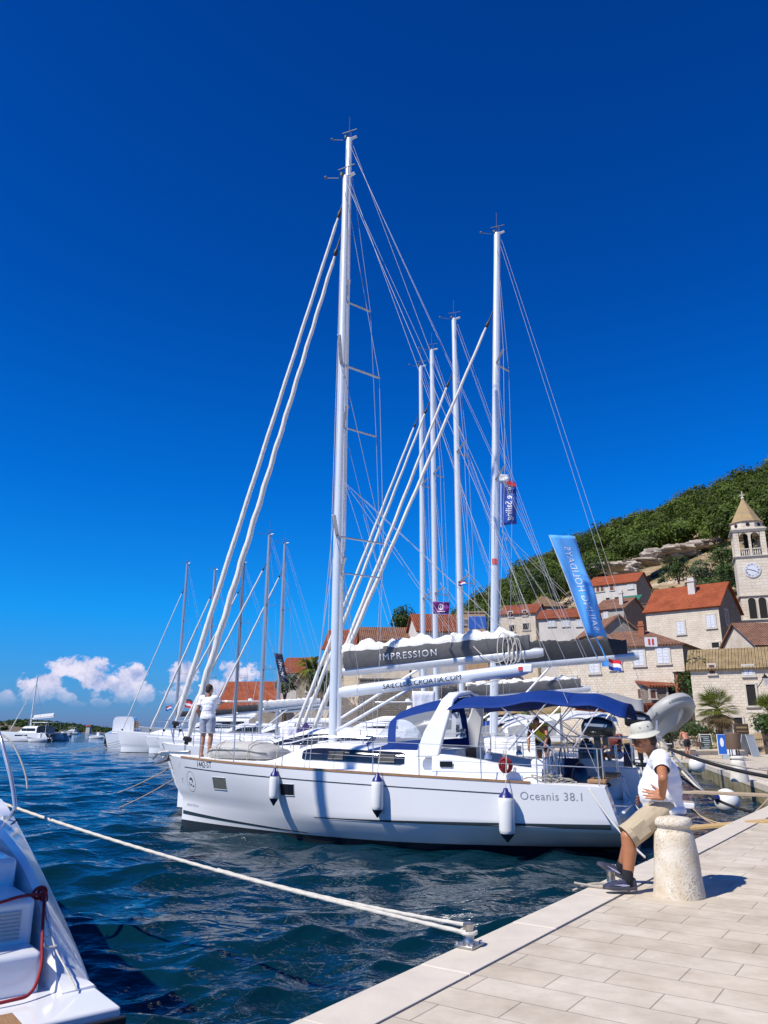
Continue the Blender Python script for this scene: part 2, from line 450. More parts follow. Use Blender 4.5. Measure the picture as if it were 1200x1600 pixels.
    if gr:
        d = (ft-a).normalized()
        helix_sail(MB(), a+d*.25, a.lerp(ft, .955), gr[0], gr[1], 90 if full > 1 else 40, 12, tw=g('tw', 26), lump=g('lump', .14)).build('furled_genoa', 'genoa_cloth', e, smooth=80)
        MB().tube([a+d*.05, a+d*.12, a+d*.14, a+d*.22, a+d*.24, a+d*.3], [.05, .05, .11, .11, .05, .04], 14).build('furling_drum', 'rubber', e)
        MB().tube([a.lerp(ft, .95), a.lerp(ft, .953), a.lerp(ft, .962), a.lerp(ft, .968), ft], [.03, .06, .06, .025, .02], 10).build('halyard_swivel', 'rubber', e)
    MB().tube([a-Vector((0, 0, .25)), a+Vector((0, 0, .03))], .025, 6).build('stem_fitting', 'steel', e)
    # halyards along the mast
    mb = MB()
    for j, (dx, dy) in enumerate(((.16, .05), (-.15, .07), (-.17, -.05))):
        mb.tube([(mx+dx, dy, mz+.1), (X(mh*.9)+dx*.6, dy*.7, mh*(.9 if j else .86))], .006, 5)
    mb.build('halyard', 'rope_white', mast, fix=False)
    # boom
    bm_ = g('boom', None)
    if bm_:
        x1, z0, z1, r = bm_
        rows = []
        for q in (0, .03, .5, .97, 1):
            x, z = lerp(mx-.18, x1, q), lerp(z0, z1, q); rr = r*(.8 if q in (0, 1) else 1)
            rows.append([(x, .8*rr*math.cos(TAU*j/14), z+rr*1.15*math.sin(TAU*j/14)) for j in range(14)])
        boom = MB().loft(rows).build('boom', g('boomm', 'alu_white'), e, smooth=50)
        k['_boom'] = boom
        MB().tube([(mx-.1, 0, mz+.25), (lerp(mx, x1, .42), 0, lerp(z0, z1, .42)-r)], .035, 8).build('boom_vang', 'alu_white', e)
        MB().tube([(lerp(mx, x1, .9), 0, lerp(z0, z1, .9)-r), (lerp(mx, x1, .8)+.2, .1, H.fa+1.9)], .012, 5).build('mainsheet', 'rope_white', e)
        MB().tube([(x1+.05, 0, z1+r), mtop-Vector((.1, 0, 0))], .005, 5).build('topping_lift', 'rope_white', e, fix=False)
        cv = g('cover', None)
        if cv:
            ch0, ch1, cm, wm = cv
            rows = []
            for i in range(31):
                q = i/30; x, z = lerp(mx-.25, x1+.35, q), lerp(z0, z1, q)+r*.9; h = lerp(ch0, ch1, q); w = lerp(.24, .14, q)
                h *= (1+.05*math.sin(i*1.9))
                rows.append([(x, -w*.55, z-.03), (x, -w*1.05, z+h*.45), (x, -w*.8, z+h), (x, w*.8, z+h*(1+.03*math.sin(i))), (x, w*1.05, z+h*.45), (x, w*.55, z-.03)])
            k['_cover'] = MB().loft(rows).build('sail_cover', cm, boom, smooth=60)
            rows = []
            for i in range(61):
                q = i/60; x, z = lerp(mx-.2, x1+.5, q), lerp(z0, z1, q)+r*.9+lerp(ch0, ch1, q)*.92; hh = .20+.22*mnoise.noise(Vector((i*.17, 2, 0)))+.07*mnoise.noise(Vector((i*.5, 7, 0)))
                hh *= g('heap', 1)*sm(1, .9, q); w = lerp(.24, .14, q)*.84; tc_ = lerp(ch0, ch1, q)*.08
                row = []
                for j in range(11):
                    a_ = PI*j/10; nn = .06*mnoise.noise(Vector((i*.35, j*.55, 5)))+.03*mnoise.noise(Vector((i*.9, j*1.3, 9)))
                    sn_ = math.sin(a_); row.append((x+nn*sn_, -(w+nn*sn_*.8)*math.cos(a_)*(1+.25*sn_), z+tc_-.07*abs(math.cos(a_))+hh*sn_**.7+nn*sn_*1.3))
                rows.append(row)
            MB().grid(rows).build('folded_sail', wm, boom, smooth=70)
            # lazy jacks
            for q in (.3, .62, .9):
                x, z = lerp(mx-.2, x1+.3, q), lerp(z0, z1, q)+r*.9+lerp(ch0, ch1, q)
                for sd in (1, -1): MB().tube([(x, sd*.2, z), (X(mh*.42)-.3, sd*.55, mh*.42)], .005, 4).build('lazy_jack', 'rope_white', e, fix=False)
    # stanchions and lifelines
    st = g('stan', [.12, .3, .45, .6, .75])
    if st:
        for sd in ((1, -1) if full else (1,)):
            tops = []
            for t in st:
                x = t*L if t < 1 else t; p = H.edge(x, sd, 0, -.07); tops.append(p)
                MB().tube([p, p+Vector((0, 0, .62))], .0125, 6).build('stanchion', 'steel', e)
            for hz in (.32, .61):
                MB().tube([p+Vector((0, 0, hz)) for p in tops], .005 if full > 1 else .007, 5).build('lifeline', 'wire', e, fix=False)
    if g('pushpit', 1):
        for sd in (1, -1):
            a0, a1, a2 = H.edge(.1, sd, 0, -.1), H.edge(.11*L, sd, 0, -.07), Vector((.08, sd*(cw-.1), H.fa))
            mb = MB(); up = Vector((0, 0, .65))
            mb.tube([a1, a1+up*.95, a1+up, lerp(a1, a0, .5)+up, a0+up, a2+up, a2+up*.9, a2], .0125, 6)
            mb.tube([a1+up*.5, lerp(a1, a0, .5)+up*.5, a0+up*.5, a2+up*.5], .0125, 6); mb.tube([a0, a0+up], .0125, 6)
            mb.build('pushpit', 'steel', e)
    if g('pulpit', 0):
        mb = MB(); p = [H.edge(L-1.5, sd, .62, -.07) for sd in (1, -1)]; q = [H.edge(L-.15, sd, .68, .08) for sd in (1, -1)]
        mb.tube([p[0], q[0], q[1], p[1]], .014, 6)
        for sd, a_, b_ in ((1, p[0], q[0]), (-1, p[1], q[1])):
            mb.tube([H.edge(L-1.5, sd, 0, -.07), a_], .014, 6); mb.tube([H.edge(L-.6, sd, 0, -.07), lerp(a_, b_, .85)], .014, 6)
        mb.build('pulpit', 'steel', e)
    if g('toerail', None):
        for sd in (1, -1):
            rows = []
            for i in range(61):
                x = lerp(g('toerail')[0], g('toerail')[1], i/60); p = H.edge(x, sd)
                rows.append([p+Vector((0, sd*.008, -.005)), p+Vector((0, sd*.008, .035)), p+Vector((0, -sd*.06, .035)), p+Vector((0, -sd*.06, 0))])
            MB().loft(rows).build('toe_rail', g('railm', 'teak'), e, smooth=30)
    if g('hood', None):
        canopy_hood(e, H, *g('hood'))
    if g('bim', None):
        bimini(e, H, *g('bim'))
    k['H'] = H; k['side_y'] = side_y; k['rs'] = rs
    e_info[e.name] = k
    return e
e_info = {}
def canopy_hood(e, H, x0, x1, hw, z0, z1, m, glass=1):
    """sprayhood: x0 front foot, x1 aft top edge"""
    NS = 30; rows = []
    prof = [(0, 0), (.10, .12), (.22, .30), (.34, .56), (.44, .74), (.62, .86), (.8, .95), (.92, .99), (1, 1)]
    def pt(i, s):
        q, h = prof[i]; x = lerp(x0, x1, q); bulge = (1-s*s)
        xf = x+.35*bulge*(1-q)**1.2
        z = z0+(z1-z0)*h*(max(0, 1-abs(s)**3.2)**.55)+.12*bulge*(1-h)
        return Vector((xf, hw*(1 if i else .97)*s*(1-.10*h), z))
    can, win = MB(), MB()
    S = [math.sin(PI/2*(-1+2*j/NS)) for j in range(NS+1)]
    P = [[pt(i, s) for s in S] for i in range(len(prof))]
    for i in range(len(prof)-1):
        for j in range(NS):
            a = abs((S[j]+S[j+1])/2)
            w = (i in (1, 2) and .05 < a < .985) or (i in (4, 5, 6) and .72 < a < .985)
            (win if w and glass else can).add([P[i][j], P[i][j+1], P[i+1][j+1], P[i+1][j]], [(0,1,2,3)])
    can.build('sprayhood', m, e, smooth=60)
    if glass: win.build('sprayhood_window', 'clear_vinyl', e, smooth=60)
def bimini(e, H, x0, x1, hw, z0, z1, m, drop=.28, legs=True, hump=.06):
    rows = []; NX = 32
    def zt(q): return lerp(z0, z1, q)+.085*math.sin(PI*min(1, q*1.0))-(.22*sm(.8, 1, q))+hump*math.cos(q*TAU*2)*.5
    for i in range(NX+1):
        q = i/NX; x = lerp(x0, x1, q)
        rows.append([(x, hw*s, zt(q)-drop*abs(s)**2.4-.015*math.cos(q*TAU*3)*abs(s)) for s in [-1+2*j/16 for j in range(17)]])
    o = MB().grid(rows).build('bimini', m, e, smooth=70)
    so = o.modifiers.new('t', 'SOLIDIFY'); so.thickness = .012
    if legs:
        for sd in (1, -1):
            for (qa, xb_) in ((.32, .62), (.86, .70), (.58, .36)):
                xa = lerp(x0, x1, qa); xb2 = lerp(x0, x1, xb_)
                MB().tube([(xa, sd*hw*.97, zt(qa)-drop), (xb2, sd*hw*1.04, H.sh(max(0, xb2))+.55)], .014, 6).build('bimini_frame', 'steel', e)
def outboard(e, p, s=1, rz=0, m='black_plastic', name='outboard_motor'):
    """motor clamped with its shaft hanging down; p = top of clamp"""
    T = lambda x, y, z: tuple(Vector(p)+Matrix.Rotation(rz, 3, 'Z') @ Vector((x*s, y*s, z*s)))
    mb = MB(); rows = []
    for q, w, h, dz in ((-.06, .06, .10, .12), (-.02, .12, .22, .14), (.15, .15, .30, .17), (.36, .145, .30, .18), (.50, .12, .24, .17), (.56, .07, .12, .14)):
        rows.append([T(.25-q, w*math.copysign(abs(math.cos(TAU*j/12))**.4, math.cos(TAU*j/12)), dz+h*.62*math.copysign(abs(math.sin(TAU*j/12))**.45, math.sin(TAU*j/12))) for j in range(12)])
    mb.loft(rows)
    mb.bar(T(-.04, 0, .02), T(.0, 0, -.75), .11*s, .12*s); mb.bar(T(.04, 0, -.72), T(-.14, 0, -.74), .2*s, .02*s)
    mb.bar(T(-.02, 0, -.7), T(.03, 0, -1.05), .13*s, .04*s)
    mb.tube([T(.16, 0, -.86), T(.1, 0, -.86), T(-.1, 0, -.86), T(-.16, 0, -.86)], [.02*s, .05*s, .05*s, .02*s], 8)
    for j in range(3):
        a = TAU*j/3; mb.bar(T(-.17, .02*math.cos(a), -.86+.02*math.sin(a)), T(-.18, .12*math.cos(a), -.86+.12*math.sin(a)), .07*s, .012*s)
    mb.box(T(.12, 0, -.05), (.1*s, .22*s, .22*s), Matrix.Rotation(rz, 3, 'Z'))
    ob = mb.build(name, m, e, smooth=40, bevel=.008*s)
    st = MB()
    for sy in (1, -1): st.add([T(.18, sy*.157, .22), T(-.22, sy*.157, .25), T(-.24, sy*.157, .20), T(.16, sy*.157, .17)], [(0, 1, 2, 3)])
    st.build('stripe', 'alu_grey', ob, smooth=0)
    return ob
# ================================================================ the nearest boat
H1 = Hull(10.72, 3.92, 1.53, 1.16, .52, .34, .885, 2.4, .30, .46)
o1 = (4.574, 16.075)
main = boat('sailboat', o1, 158, 'large white sailboat in front with royal blue bimini and fenders along its side', H1,
    detail=2, cock=.29, roofx=(2.95, 7.75), roofh=.50, roofw=.335, win=(3.96, 6.4, .28, .76), mast=(6.22, 17.25), mastr=.082,
    spr=[(6.74, 1.5), (11.4, 1.3)], sweep=.38, forestay=(10.25, 1.75, 15.4), genoa=(.092, .044), tw=40, lump=.15, back=2, wire=.0075,
    boom=(1.62, 2.98, 3.40, .115), stan=[.098, .2065, .32, .41, .61, .742, .86], pushpit=1, toerail=(1.3, 10.0),
    hood=(4.95, 3.28, 1.24, 1.72, 2.80, 'canvas_blue'), bim=(3.0, -.42, 1.42, 2.80, 2.84, 'canvas_blue'))
main.location.z = .05; K = e_info[main.name]; hull1 = [c for c in main.children if c.name.startswith('hull')][0]
H1.strip('sheer_stripe', 'boot_stripe', hull1, 9.85, 1.75, lambda x: H1.sh(x)-.215, lambda x: H1.sh(x)-.195, 60)
H1.strip('boot_stripe', 'boot_stripe', hull1, 10.15, 6.0, lambda x: lerp(.10, .20, (x-6)/4.15), lambda x: lerp(.115, .285, (x-6)/4.15), 40)
H1.strip('boot_stripe', 'boot_stripe', hull1, 5.75, -.05, lambda x: .44+.01*(5.75-x)/5.75, lambda x: .455+.085*(5.75-x)/5.75, 50)
from mathutils.bvhtree import BVHTree
BV = {}
def hull_pt(H, ob, x, z, off):
    H_ = H; H = ob.name
    if H not in BV: BV[H] = BVHTree.FromPolygons([v.co for v in ob.data.vertices], [p.vertices[:] for p in ob.data.polygons])
    hit = BV[H].ray_cast(Vector((x, 6, z)), Vector((0, -1, 0)))
    return (hit[0]+Vector((0, off, 0))) if hit[0] else Vector((x, H_.y(x, z)+off if H_ else 0, z))
def on_hull(x0, z0, H=H1, off=.0035, ob=None):
    ob = ob or hull1
    return lambda x, y: hull_pt(H, ob, x0-x, z0+y, off)
def hull_patch(name, m, xa, xb, za, zb, off, parent):
    return MB().grid([[hull_pt(H1, hull1, lerp(xa, xb, i/8), lerp(za, zb, j/4), off) for j in range(5)] for i in range(9)]).build(name, m, parent)
lettering('1442-ST', .19, 'letter_dark', hull1, on_hull(8.98, 1.372), sub=.08, spacing=.95)
lettering('Oceanis 38.1', .20, 'letter_grey', hull1, on_hull(.93, .985), sub=.08, spacing=1.08)
lettering('BENETEAU', .085, 'letter_grey', hull1, on_hull(9.72, .42), sub=.08, spacing=1.3)
for (xa, xb, za, zb, m) in ((8.68, 8.22, .86, 1.12, 'curtain_glass'), (6.56, 6.2, .84, 1.07, 'dark_glass')):
    f_ = hull_patch('hull_window', m, xa, xb, za, zb, .004, hull1)
    mb = MB(); mb.tube([hull_pt(H1, hull1, x, z, .003) for x, z in ((xa, za), (xb, za), (xb, zb), (xa, zb))], .012, 6, closed=True); mb.build('window_frame', 'gelcoat_grey', f_)
# round sailing club mark: two thin rings and a bird-like curl
mb = MB()
def ring(x0, z0, r, w, a0=0, a1=TAU, n=40, ry=None):
    f = on_hull(x0, z0); rows = []; ry = ry or r
    for i in range(n+1):
        a = lerp(a0, a1, i/n); rows.append([f(math.cos(a)*r, math.sin(a)*ry), f(math.cos(a)*(r-w), math.sin(a)*(ry-w))])
    mb.grid(rows)
for i in range(22): ring(9.63, .97, .20, .012, TAU*i/22, TAU*(i+.62)/22, 3, .235)
ring(9.62, .99, .075, .028, -.6, 2.9, 18); ring(9.67, .93, .055, .022, 2.6, 6.0, 14); ring(9.56, .90, .05, .02, 3.4, 6.2, 12); ring(9.60, 1.0, .035, .02, .2, 3.4, 10)
mb.build('round_emblem', 'letter_dark', hull1, smooth=0)
mb = MB()
for i in range(9): ring(10.02, 1.16, .16, .012, PI*.55+i*.13, PI*.55+i*.13+.08, 3, .22)
ring(10.03, .98, .05, .012, .5, 5, 12)
mb.build('emblem_bow', 'letter_grey', hull1, smooth=0).name = 'emblem'
# roof window opening lights, hatch, grab rails
for x in (4.35, 5.5):
    w, zd, h = K['rs'](x); zz = zd+h*.5
    r = [[(x+dx, K['side_y'](x+dx, zz+dz)+.02, zz+dz) for dz in (-.06, .06)] for dx in (-.17, -.06, .06, .17)]
    MB().grid(r).build('opening_light', 'rubber', main)
    mb = MB(); mb.tube([(x+a, K['side_y'](x+a, zz+b)+.022, zz+b) for a, b in ((-.18, -.07), (.18, -.07), (.18, .07), (-.18, .07))], .011, 6, closed=True); mb.build('light_frame', 'trim_grey', main)
for y in (.85, -.85):
    p = [(lerp(4.9, 7.0, q), y, 1.97+.03*math.sin(PI*q)-.12*sm(.6, 1, q)) for q in [i/12 for i in range(13)]]
    mb = MB().tube(p, .014, 6)
    for i in (1, 4, 8, 11): mb.tube([p[i], (p[i][0], y, p[i][2]-.12)], .012, 6)
    mb.build('grab_rail', 'steel', main)
mb = MB(); mb.box((7.0, 0, 1.83), (.55, .55, .05)); mb.build('deck_hatch', 'dark_glass', main, bevel=.02)
# instrument portlight in the cockpit coaming
for sd in (1, -1):
    mb = MB(); rows = []
    for q in [i/12 for i in range(13)]:
        x = lerp(3.3, 1.15, q); h = lerp(.42, .24, sm(0, 1, q)); zd = H1.sh(x)
        rows.append([(x, sd*1.56, zd), (x, sd*1.50, zd+h*.9), (x, sd*1.46, zd+h), (x, sd*1.24, zd+h), (x, sd*1.22, zd+h-.04), (x, sd*1.22, .7)])
    mb.loft(rows); mb.build('cockpit_coaming', 'gelcoat', main, smooth=35)
MB().box((3.0, 1.553, 1.5), (.26, .02, .11)).build('coaming_window', 'dark_glass', main, bevel=.02)
# arch over the companionway
mb = MB(); rows = []
pts = [(3.42, 1.46, 1.62), (3.28, 1.38, 2.1), (3.12, 1.28, 2.5), (3.05, 1.16, 2.72), (3.02, .85, 2.84), (3.02, 0, 2.92), (3.02, -.85, 2.84), (3.05, -1.16, 2.72), (3.12, -1.28, 2.5), (3.28, -1.38, 2.1), (3.42, -1.46, 1.62)]
for i, p in enumerate(pts):
    a = Vector(pts[max(0, i-1)]); b = Vector(pts[min(len(pts)-1, i+1)]); t = (b-a).normalized(); n_ = Vector((0, t.z, -t.y))
    n_ = Vector((0, -t.z, t.y)); n_.normalize(); wx_ = lerp(.25, .13, sm(0, 3, min(i, 10-i))); P = Vector(p); X = Vector((1, 0, 0))
    rows.append([P+X*wx_+n_*.05, P-X*wx_+n_*.05, P-X*wx_-n_*.05, P+X*wx_-n_*.05])
mb.loft(rows).build('cockpit_arch', 'gelcoat', main, smooth=35, bevel=.03)
mb = MB().sphere((3.16, 1.36, 2.22), .06, 12, 8, (1.3, .3, .6)); mb.build('arch_badge', 'trim_grey', main)
# boom lettering and end fitting
boom1 = K['_boom']
def on_boom(x, y):
    q = 4.0-x; z = lerp(2.98, 3.40, (6.04-q)/(6.04-1.62)); a = y/.115
    return Vector((q, .8*.115*math.cos(a)+.006, z+.13*math.sin(a)))
lettering('SAILCLUB CROATIA.COM', .165, 'letter_dark', boom1, on_boom, sub=.06, spacing=.98)
mb = MB().box((1.62, .05, 3.40), (.22, .1, .18)); mb.build('boom_end_cap', 'gelcoat', boom1, bevel=.03)
mb = MB().box((1.76, .105, 3.40), (.09, .01, .09)); mb.build('warning_mark', 'label_red', boom1)
# cockpit: wheels, pedestals, benches, cushion, companionway, table
for y in (.72, -.72):
    mb = MB(); mb.loft([[(1.35+a*.16*k, y+b*.12*k, z) for a, b in ((1, 1), (-1, 1), (-1, -1), (1, -1))] for z, k in ((.66, 1), (1.35, .8), (1.55, .9), (1.6, .6))]); mb.build('steering_pedestal', 'gelcoat', main, bevel=.03)
    mb = MB(); mb.tube([(1.12, y+.42*math.cos(TAU*j/28), 1.4+.42*math.sin(TAU*j/28)) for j in range(28)], .016, 6, closed=True)
    for j in range(5): mb.tube([(1.12, y, 1.4), (1.12, y+.42*math.cos(TAU*j/5), 1.4+.42*math.sin(TAU*j/5))], .01, 5)
    mb.build('steering_wheel', 'steel', main)
    MB().box((2.35, y*1.45, .93), (1.5, .42, .5)).build('cockpit_bench', 'gelcoat_deck', main, bevel=.03)
    MB().box((2.45, y*1.45, 1.22), (1.2, .4, .06)).build('bench_cushion', 'cushion_blue', main, bevel=.02)
mb = MB(); mb.box((2.1, 0, 1.1), (.95, .34, .06)); mb.box((2.1, 0, .88), (.6, .14, .42)); mb.build('cockpit_table', 'teak', main, bevel=.01)
MB().box((2.92, 0, 1.35), (.03, .66, .85)).build('companionway', 'rubber', main)
# helm seat slabs at the stern and dark bags seen between the rails
MB().box((.18, 1.0, 1.235), (.34, .75, .07)).build('helm_seat', 'teak', main, bevel=.02)
MB().box((.18, -1.0, 1.235), (.34, .75, .07)).build('helm_seat', 'teak', main, bevel=.02)
mb = MB().sphere((.75, -.55, 1.1), .3, 14, 10, (.7, .8, 1.3)); mb.build('cockpit_bag', 'navy_paint', main)
for k_, (x, y, m_) in enumerate(((1.0, -1.0, 'navy_cloth_shade'), (.62, -1.0, 'panel_grey'))):  # dark panels standing in for shade on the far side of the cockpit
    MB().box((x, y, 1.30), (.34, .08, .52)).build('shade_panel', m_, main, bevel=.02)
# anchor on the bow roller
mb = MB(); mb.bar((10.1, 0, 1.60), (10.95, 0, 1.56), .09, .10); mb.build('bow_roller', 'steel_worn', main, bevel=.01)
mb = MB()
mb.loft([[(10.72, .0, 1.66), (10.72, .03, 1.62), (10.72, -.03, 1.62)], [(11.05, 0, 1.62), (11.05, .03, 1.57), (11.05, -.03, 1.57)], [(11.2, 0, 1.46), (11.2, .03, 1.42), (11.2, -.03, 1.42)]])
mb.add([(11.28, 0, 1.27), (10.62, .21, 1.44), (10.72, 0, 1.58), (10.62, -.21, 1.44), (10.8, 0, 1.40)], [(0, 1, 2), (0, 2, 3), (0, 4, 1), (0, 3, 4), (1, 4, 3, 2)])
mb.build('anchor', 'steel_worn', main, smooth=20)
# outboard motor on the stern rail
outboard(main, (.12, 1.05, 2.02), 1.0, PI)
# transom script, shower box and fold-down panel
tr1 = [c for c in main.children if c.name.startswith('transom')][0]
def on_tr(x, y):
    z = .52+y; return Vector((H1.xs(z)-.012, .95-x*1.0, z))
lettering('Star', .22, 'letter_grey', tr1, lambda x, y: on_tr(-x, y), shear=.4)
MB().box((-.155, -.1, .50), (.02, 1.0, .34)).build('boarding_panel', 'gelcoat_grey', tr1, bevel=.01)
mb = MB().box((-.02, 0, .70), (.5, 2.5, .05)); mb.build('swim_platform', 'gelcoat', main, bevel=.015)
# winches and blocks
for x, y in ((3.35, .85), (3.35, -.85), (2.2, 1.38), (2.2, -1.38)):
    z = 2.0 if x > 3 else 1.62; mb = MB().lathe([(.075, z-.02), (.075, z+.03), (.05, z+.07), (.055, z+.12), (.07, z+.14), (.05, z+.17)], 14, (x, y, 0)); mb.build('winch', 'steel', main)
def smooth_path(P, n=8):
    P = [Vector(p) for p in P]; out = []
    for i in range(len(P)-1):
        p0, p1, p2, p3 = P[max(0, i-1)], P[i], P[i+1], P[min(len(P)-1, i+2)]
        for k in range(n):
            t = k/n; out.append(.5*((2*p1)+(p2-p0)*t+(2*p0-5*p1+4*p2-p3)*t*t+(3*p1-p0-3*p2+p3)*t**3))
    return out+[P[-1]]
# ================================================================ people
def V(*a): return Vector(a)
def basis(f, u):
    f = Vector(f).normalized(); u = Vector(u); r = f.cross(u).normalized(); u = r.cross(f).normalized()
    return Matrix((r, f, u)).transposed(), r, f, u
def ell(mb, c, rad, rot): mb.sphere(c, 1, 16, 12, rad, rot)
def hand(mb, w, hd, across, curl, pn, thumb, s=1):
    """palm and five bent fingers; across points to the little-finger-to-index direction, pn out of the palm"""
    hd, across, pn = hd.normalized(), across.normalized(), pn.normalized()
    for k, t in ((-.030, 0), (-.01, 0), (.012, 0), (.030, 0)):
        capsule(mb, w+across*k*.6*s, .020*s, w+hd*.085*s+across*k*s, .0125*s, 8)
    for k, L_ in ((-.031, .058), (-.011, .075), (.011, .08), (.031, .072)):
        p = w+hd*.088*s+across*k*s; d = hd.copy()
        d = (d+across*k*5).normalized(); rr = .0092*s
        for q in (.42, .33, .25):
            d = (d+pn*curl).normalized(); p2 = p+d*L_*q*s*1.02; capsule(mb, p, rr, p2, rr*.92, 8); p = p2; rr *= .92
    p = w+hd*.025*s+across*.03*s; d = (across*.9+hd*.6+pn*.3).normalized(); p2 = p+d*.04*s
    capsule(mb, p, .0135*s, p2, .011*s, 8); d = (d+hd*thumb).normalized(); p3 = p2+d*.032*s; capsule(mb, p2, .011*s, p3, .0095*s, 8); capsule(mb, p3, .0095*s, p3+(d+hd*.2).normalized()*.024*s, .008*s, 8)
def cut(bm, co, no, c, rad):
    """trim away what lies beyond a plane, within a radius of c"""
    fs = [f for f in bm.faces if c is None or (f.calc_center_median()-c).length < rad]
    g = list({v for f in fs for v in f.verts})+list({e for f in fs for e in f.edges})+fs
    r = bmesh.ops.bisect_plane(bm, geom=g, plane_co=co, plane_no=no, clear_outer=False)
    fs = {f for f in r['geom'] if isinstance(f, bmesh.types.BMFace)}
    bmesh.ops.delete(bm, geom=[f for f in fs if (f.calc_center_median()-co).dot(no) > 1e-5], context='FACES')
def figure(label, J, skin='skin_tan', shirt=None, shorts='shorts_grey', sleeve=.62, leg=.8, vox=.009, hair='hair_brown', belly=0, shoes=None, group=None, hatm=None, sun=False, socks=None, name='person', loosen=.0, hand_kw=None, bare_torso=False, shirt_len=0, bs=1, tl=1):
    root = Vector(J['root']); e = empty(name, root, 0, label, 'person', group); e.scale = (bs, bs, bs)
    G = {k: ((Vector(p)-root)/bs if k not in ('fd', 'hu', 'td', 'root', 'sL', 'sR') else Vector(p)) for k, p in J.items()}
    B, hr, fd, hu = basis(G['fd'], G['hu']); hd = G['head']
    T, tr_, tf, tu = basis(G['td'], G['chest']-G['pelvis'])
    w = J.get('w', 1) if not isinstance(J.get('w', 1), Vector) else 1
    mb = MB()
    H_ = lambda a, b, c: hd+hr*a+fd*b+hu*c
    ell(mb, H_(0, -.01, .02), (.076, .096, .100), B); ell(mb, H_(0, .022, -.055), (.058, .070, .062), B); ell(mb, H_(0, .06, -.095), (.026, .026, .02), B)
    capsule(mb, H_(0, .085, .012), .011, H_(0, .112, -.028), .016, 8)
    for sx in (1, -1):
        ell(mb, H_(sx*.032, .076, .028), (.028, .016, .012), B); ell(mb, H_(sx*.077, -.005, -.008), (.012, .022, .034), B); ell(mb, H_(sx*.042, .058, -.028), (.024, .022, .02), B); ell(mb, H_(sx*.013, .104, -.03), (.011, .010, .009), B)
    ell(mb, H_(0, .088, -.060), (.024, .012, .007), B); ell(mb, H_(0, .086, -.073), (.021, .012, .008), B)
    capsule(mb, hd-hu*.06-fd*.02, .054, G['neck'], .060, 14)
    def torso(m, x=0):
        P_, C_ = G['pelvis'], G['chest']
        ell(m, P_, (.165+x, .125+x+belly*.5, .12+x), T); ell(m, P_.lerp(C_, .35)+tf*(.01+belly*.25), (.155+x+belly*.4, .118+x+belly, .17+x), T)
        ell(m, P_.lerp(C_, .68)+tf*belly*.1, (.160+x+belly*.2, .115+x+belly*.6, .17+x), T); ell(m, C_, (.165+x, .112+x, .13+x), T)
        for s_ in 'LR': capsule(m, C_.lerp(G['neck'], .45), .075+x, G['sh'+s_], .066+x, 12)
        capsule(m, C_, .09+x, G['neck']-tu*.03, .062+x*.6, 12)
    torso(mb)
    for s_ in 'LR':
        sh, el, wr = G['sh'+s_], G['el'+s_], G['wr'+s_]
        capsule(mb, sh, .056, sh.lerp(el, .5), .048, 12); capsule(mb, sh.lerp(el, .5), .048, el, .040, 12)
        capsule(mb, el, .041, el.lerp(wr, .3), .042, 12); capsule(mb, el.lerp(wr, .3), .042, wr, .027, 12)
        hk = (hand_kw or {}).get(s_, None)
        d = (wr-el).normalized()
        if hk: hand(mb, wr, Vector(hk[0]), Vector(hk[1]), hk[2], Vector(hk[3]), hk[4])
        else: hand(mb, wr, d, tf-d*tf.dot(d) if abs(d.dot(tf)) < .9 else tu, .28, (tr_ if s_ == 'L' else -tr_), 1.2)
        hp, kn, an, to = G['hip'+s_], G['kn'+s_], G['an'+s_], G['to'+s_]
        capsule(mb, hp, .092*tl, hp.lerp(kn, .5), .076*tl, 14); capsule(mb, hp.lerp(kn, .5), .076*tl, kn, .056*tl, 14)
        kb = (an-kn).normalized(); back = (kn-hp).normalized().cross(kb).cross(kb); back = -tf if back.length < .05 else back.normalized()
        if back.dot(to-an) > 0: back = -back
        capsule(mb, kn, .055*tl, kn.lerp(an, .33)+back*.016, .058*tl, 14); capsule(mb, kn.lerp(an, .33)+back*.016, .057*tl, an, .037, 14)
        ft = (to-an); ftn = ft.normalized()
        if not shoes: capsule(mb, an-ftn*.035-V(0, 0, .02), .036, an.lerp(to, .55)+V(0, 0, .01), .034, 10); capsule(mb, an.lerp(to, .5), .036, to, .024, 10)
        else: capsule(mb, an, .036, an-V(0, 0, .03), .034, 10)
    me = remesh(mb, vox, 3, .5); me.materials.append(M[skin]); link('body', me, e, 180)
    mb = MB()
    for sx in (1, -1): mb.sphere(H_(sx*.032, .083, .012), .0125, 10, 8)
    mb.build('eyes', 'eye', e)
    if shirt and not bare_torso:
        mb = MB(); torso(mb, .017+loosen); tip = G['pelvis']-tu*(.02+shirt_len); ell(mb, tip, (.185+loosen+belly*.3, .142+loosen+belly*.75, .085), T); capsule(mb, tip+tf*.01, .13+belly*.7+loosen, G['pelvis'].lerp(G['chest'], .5)+tf*.01, .13+belly*.6+loosen, 20)
        for s_ in 'LR':
            sh, el = G['sh'+s_], G['el'+s_]; capsule(mb, sh, .073+loosen*.4, sh.lerp(el, sleeve+.12), .062+loosen*.6, 14)
        # cut sleeves and hem flat, open the neck
        me = remesh(mb, vox, 4, .5); bm = bmesh.new(); bm.from_mesh(me)
        for s_ in 'LR':
            sh, el = G['sh'+s_], G['el'+s_]; d = (el-sh).normalized(); q = sh.lerp(el, sleeve)
            cut(bm, q, d, q+d*.04, .16)
        cut(bm, tip-tu*.03, -tu, None, 0)
        cut(bm, G['neck']-tu*.025, tu, G['neck'], .10)
        for v in bm.verts:
            v.co += v.normal*.004*mnoise.noise(v.co*11)
            v.co += v.normal*.010*mnoise.noise(Vector((v.co.x*5+v.co.z*4, v.co.y*5, v.co.z*17)))
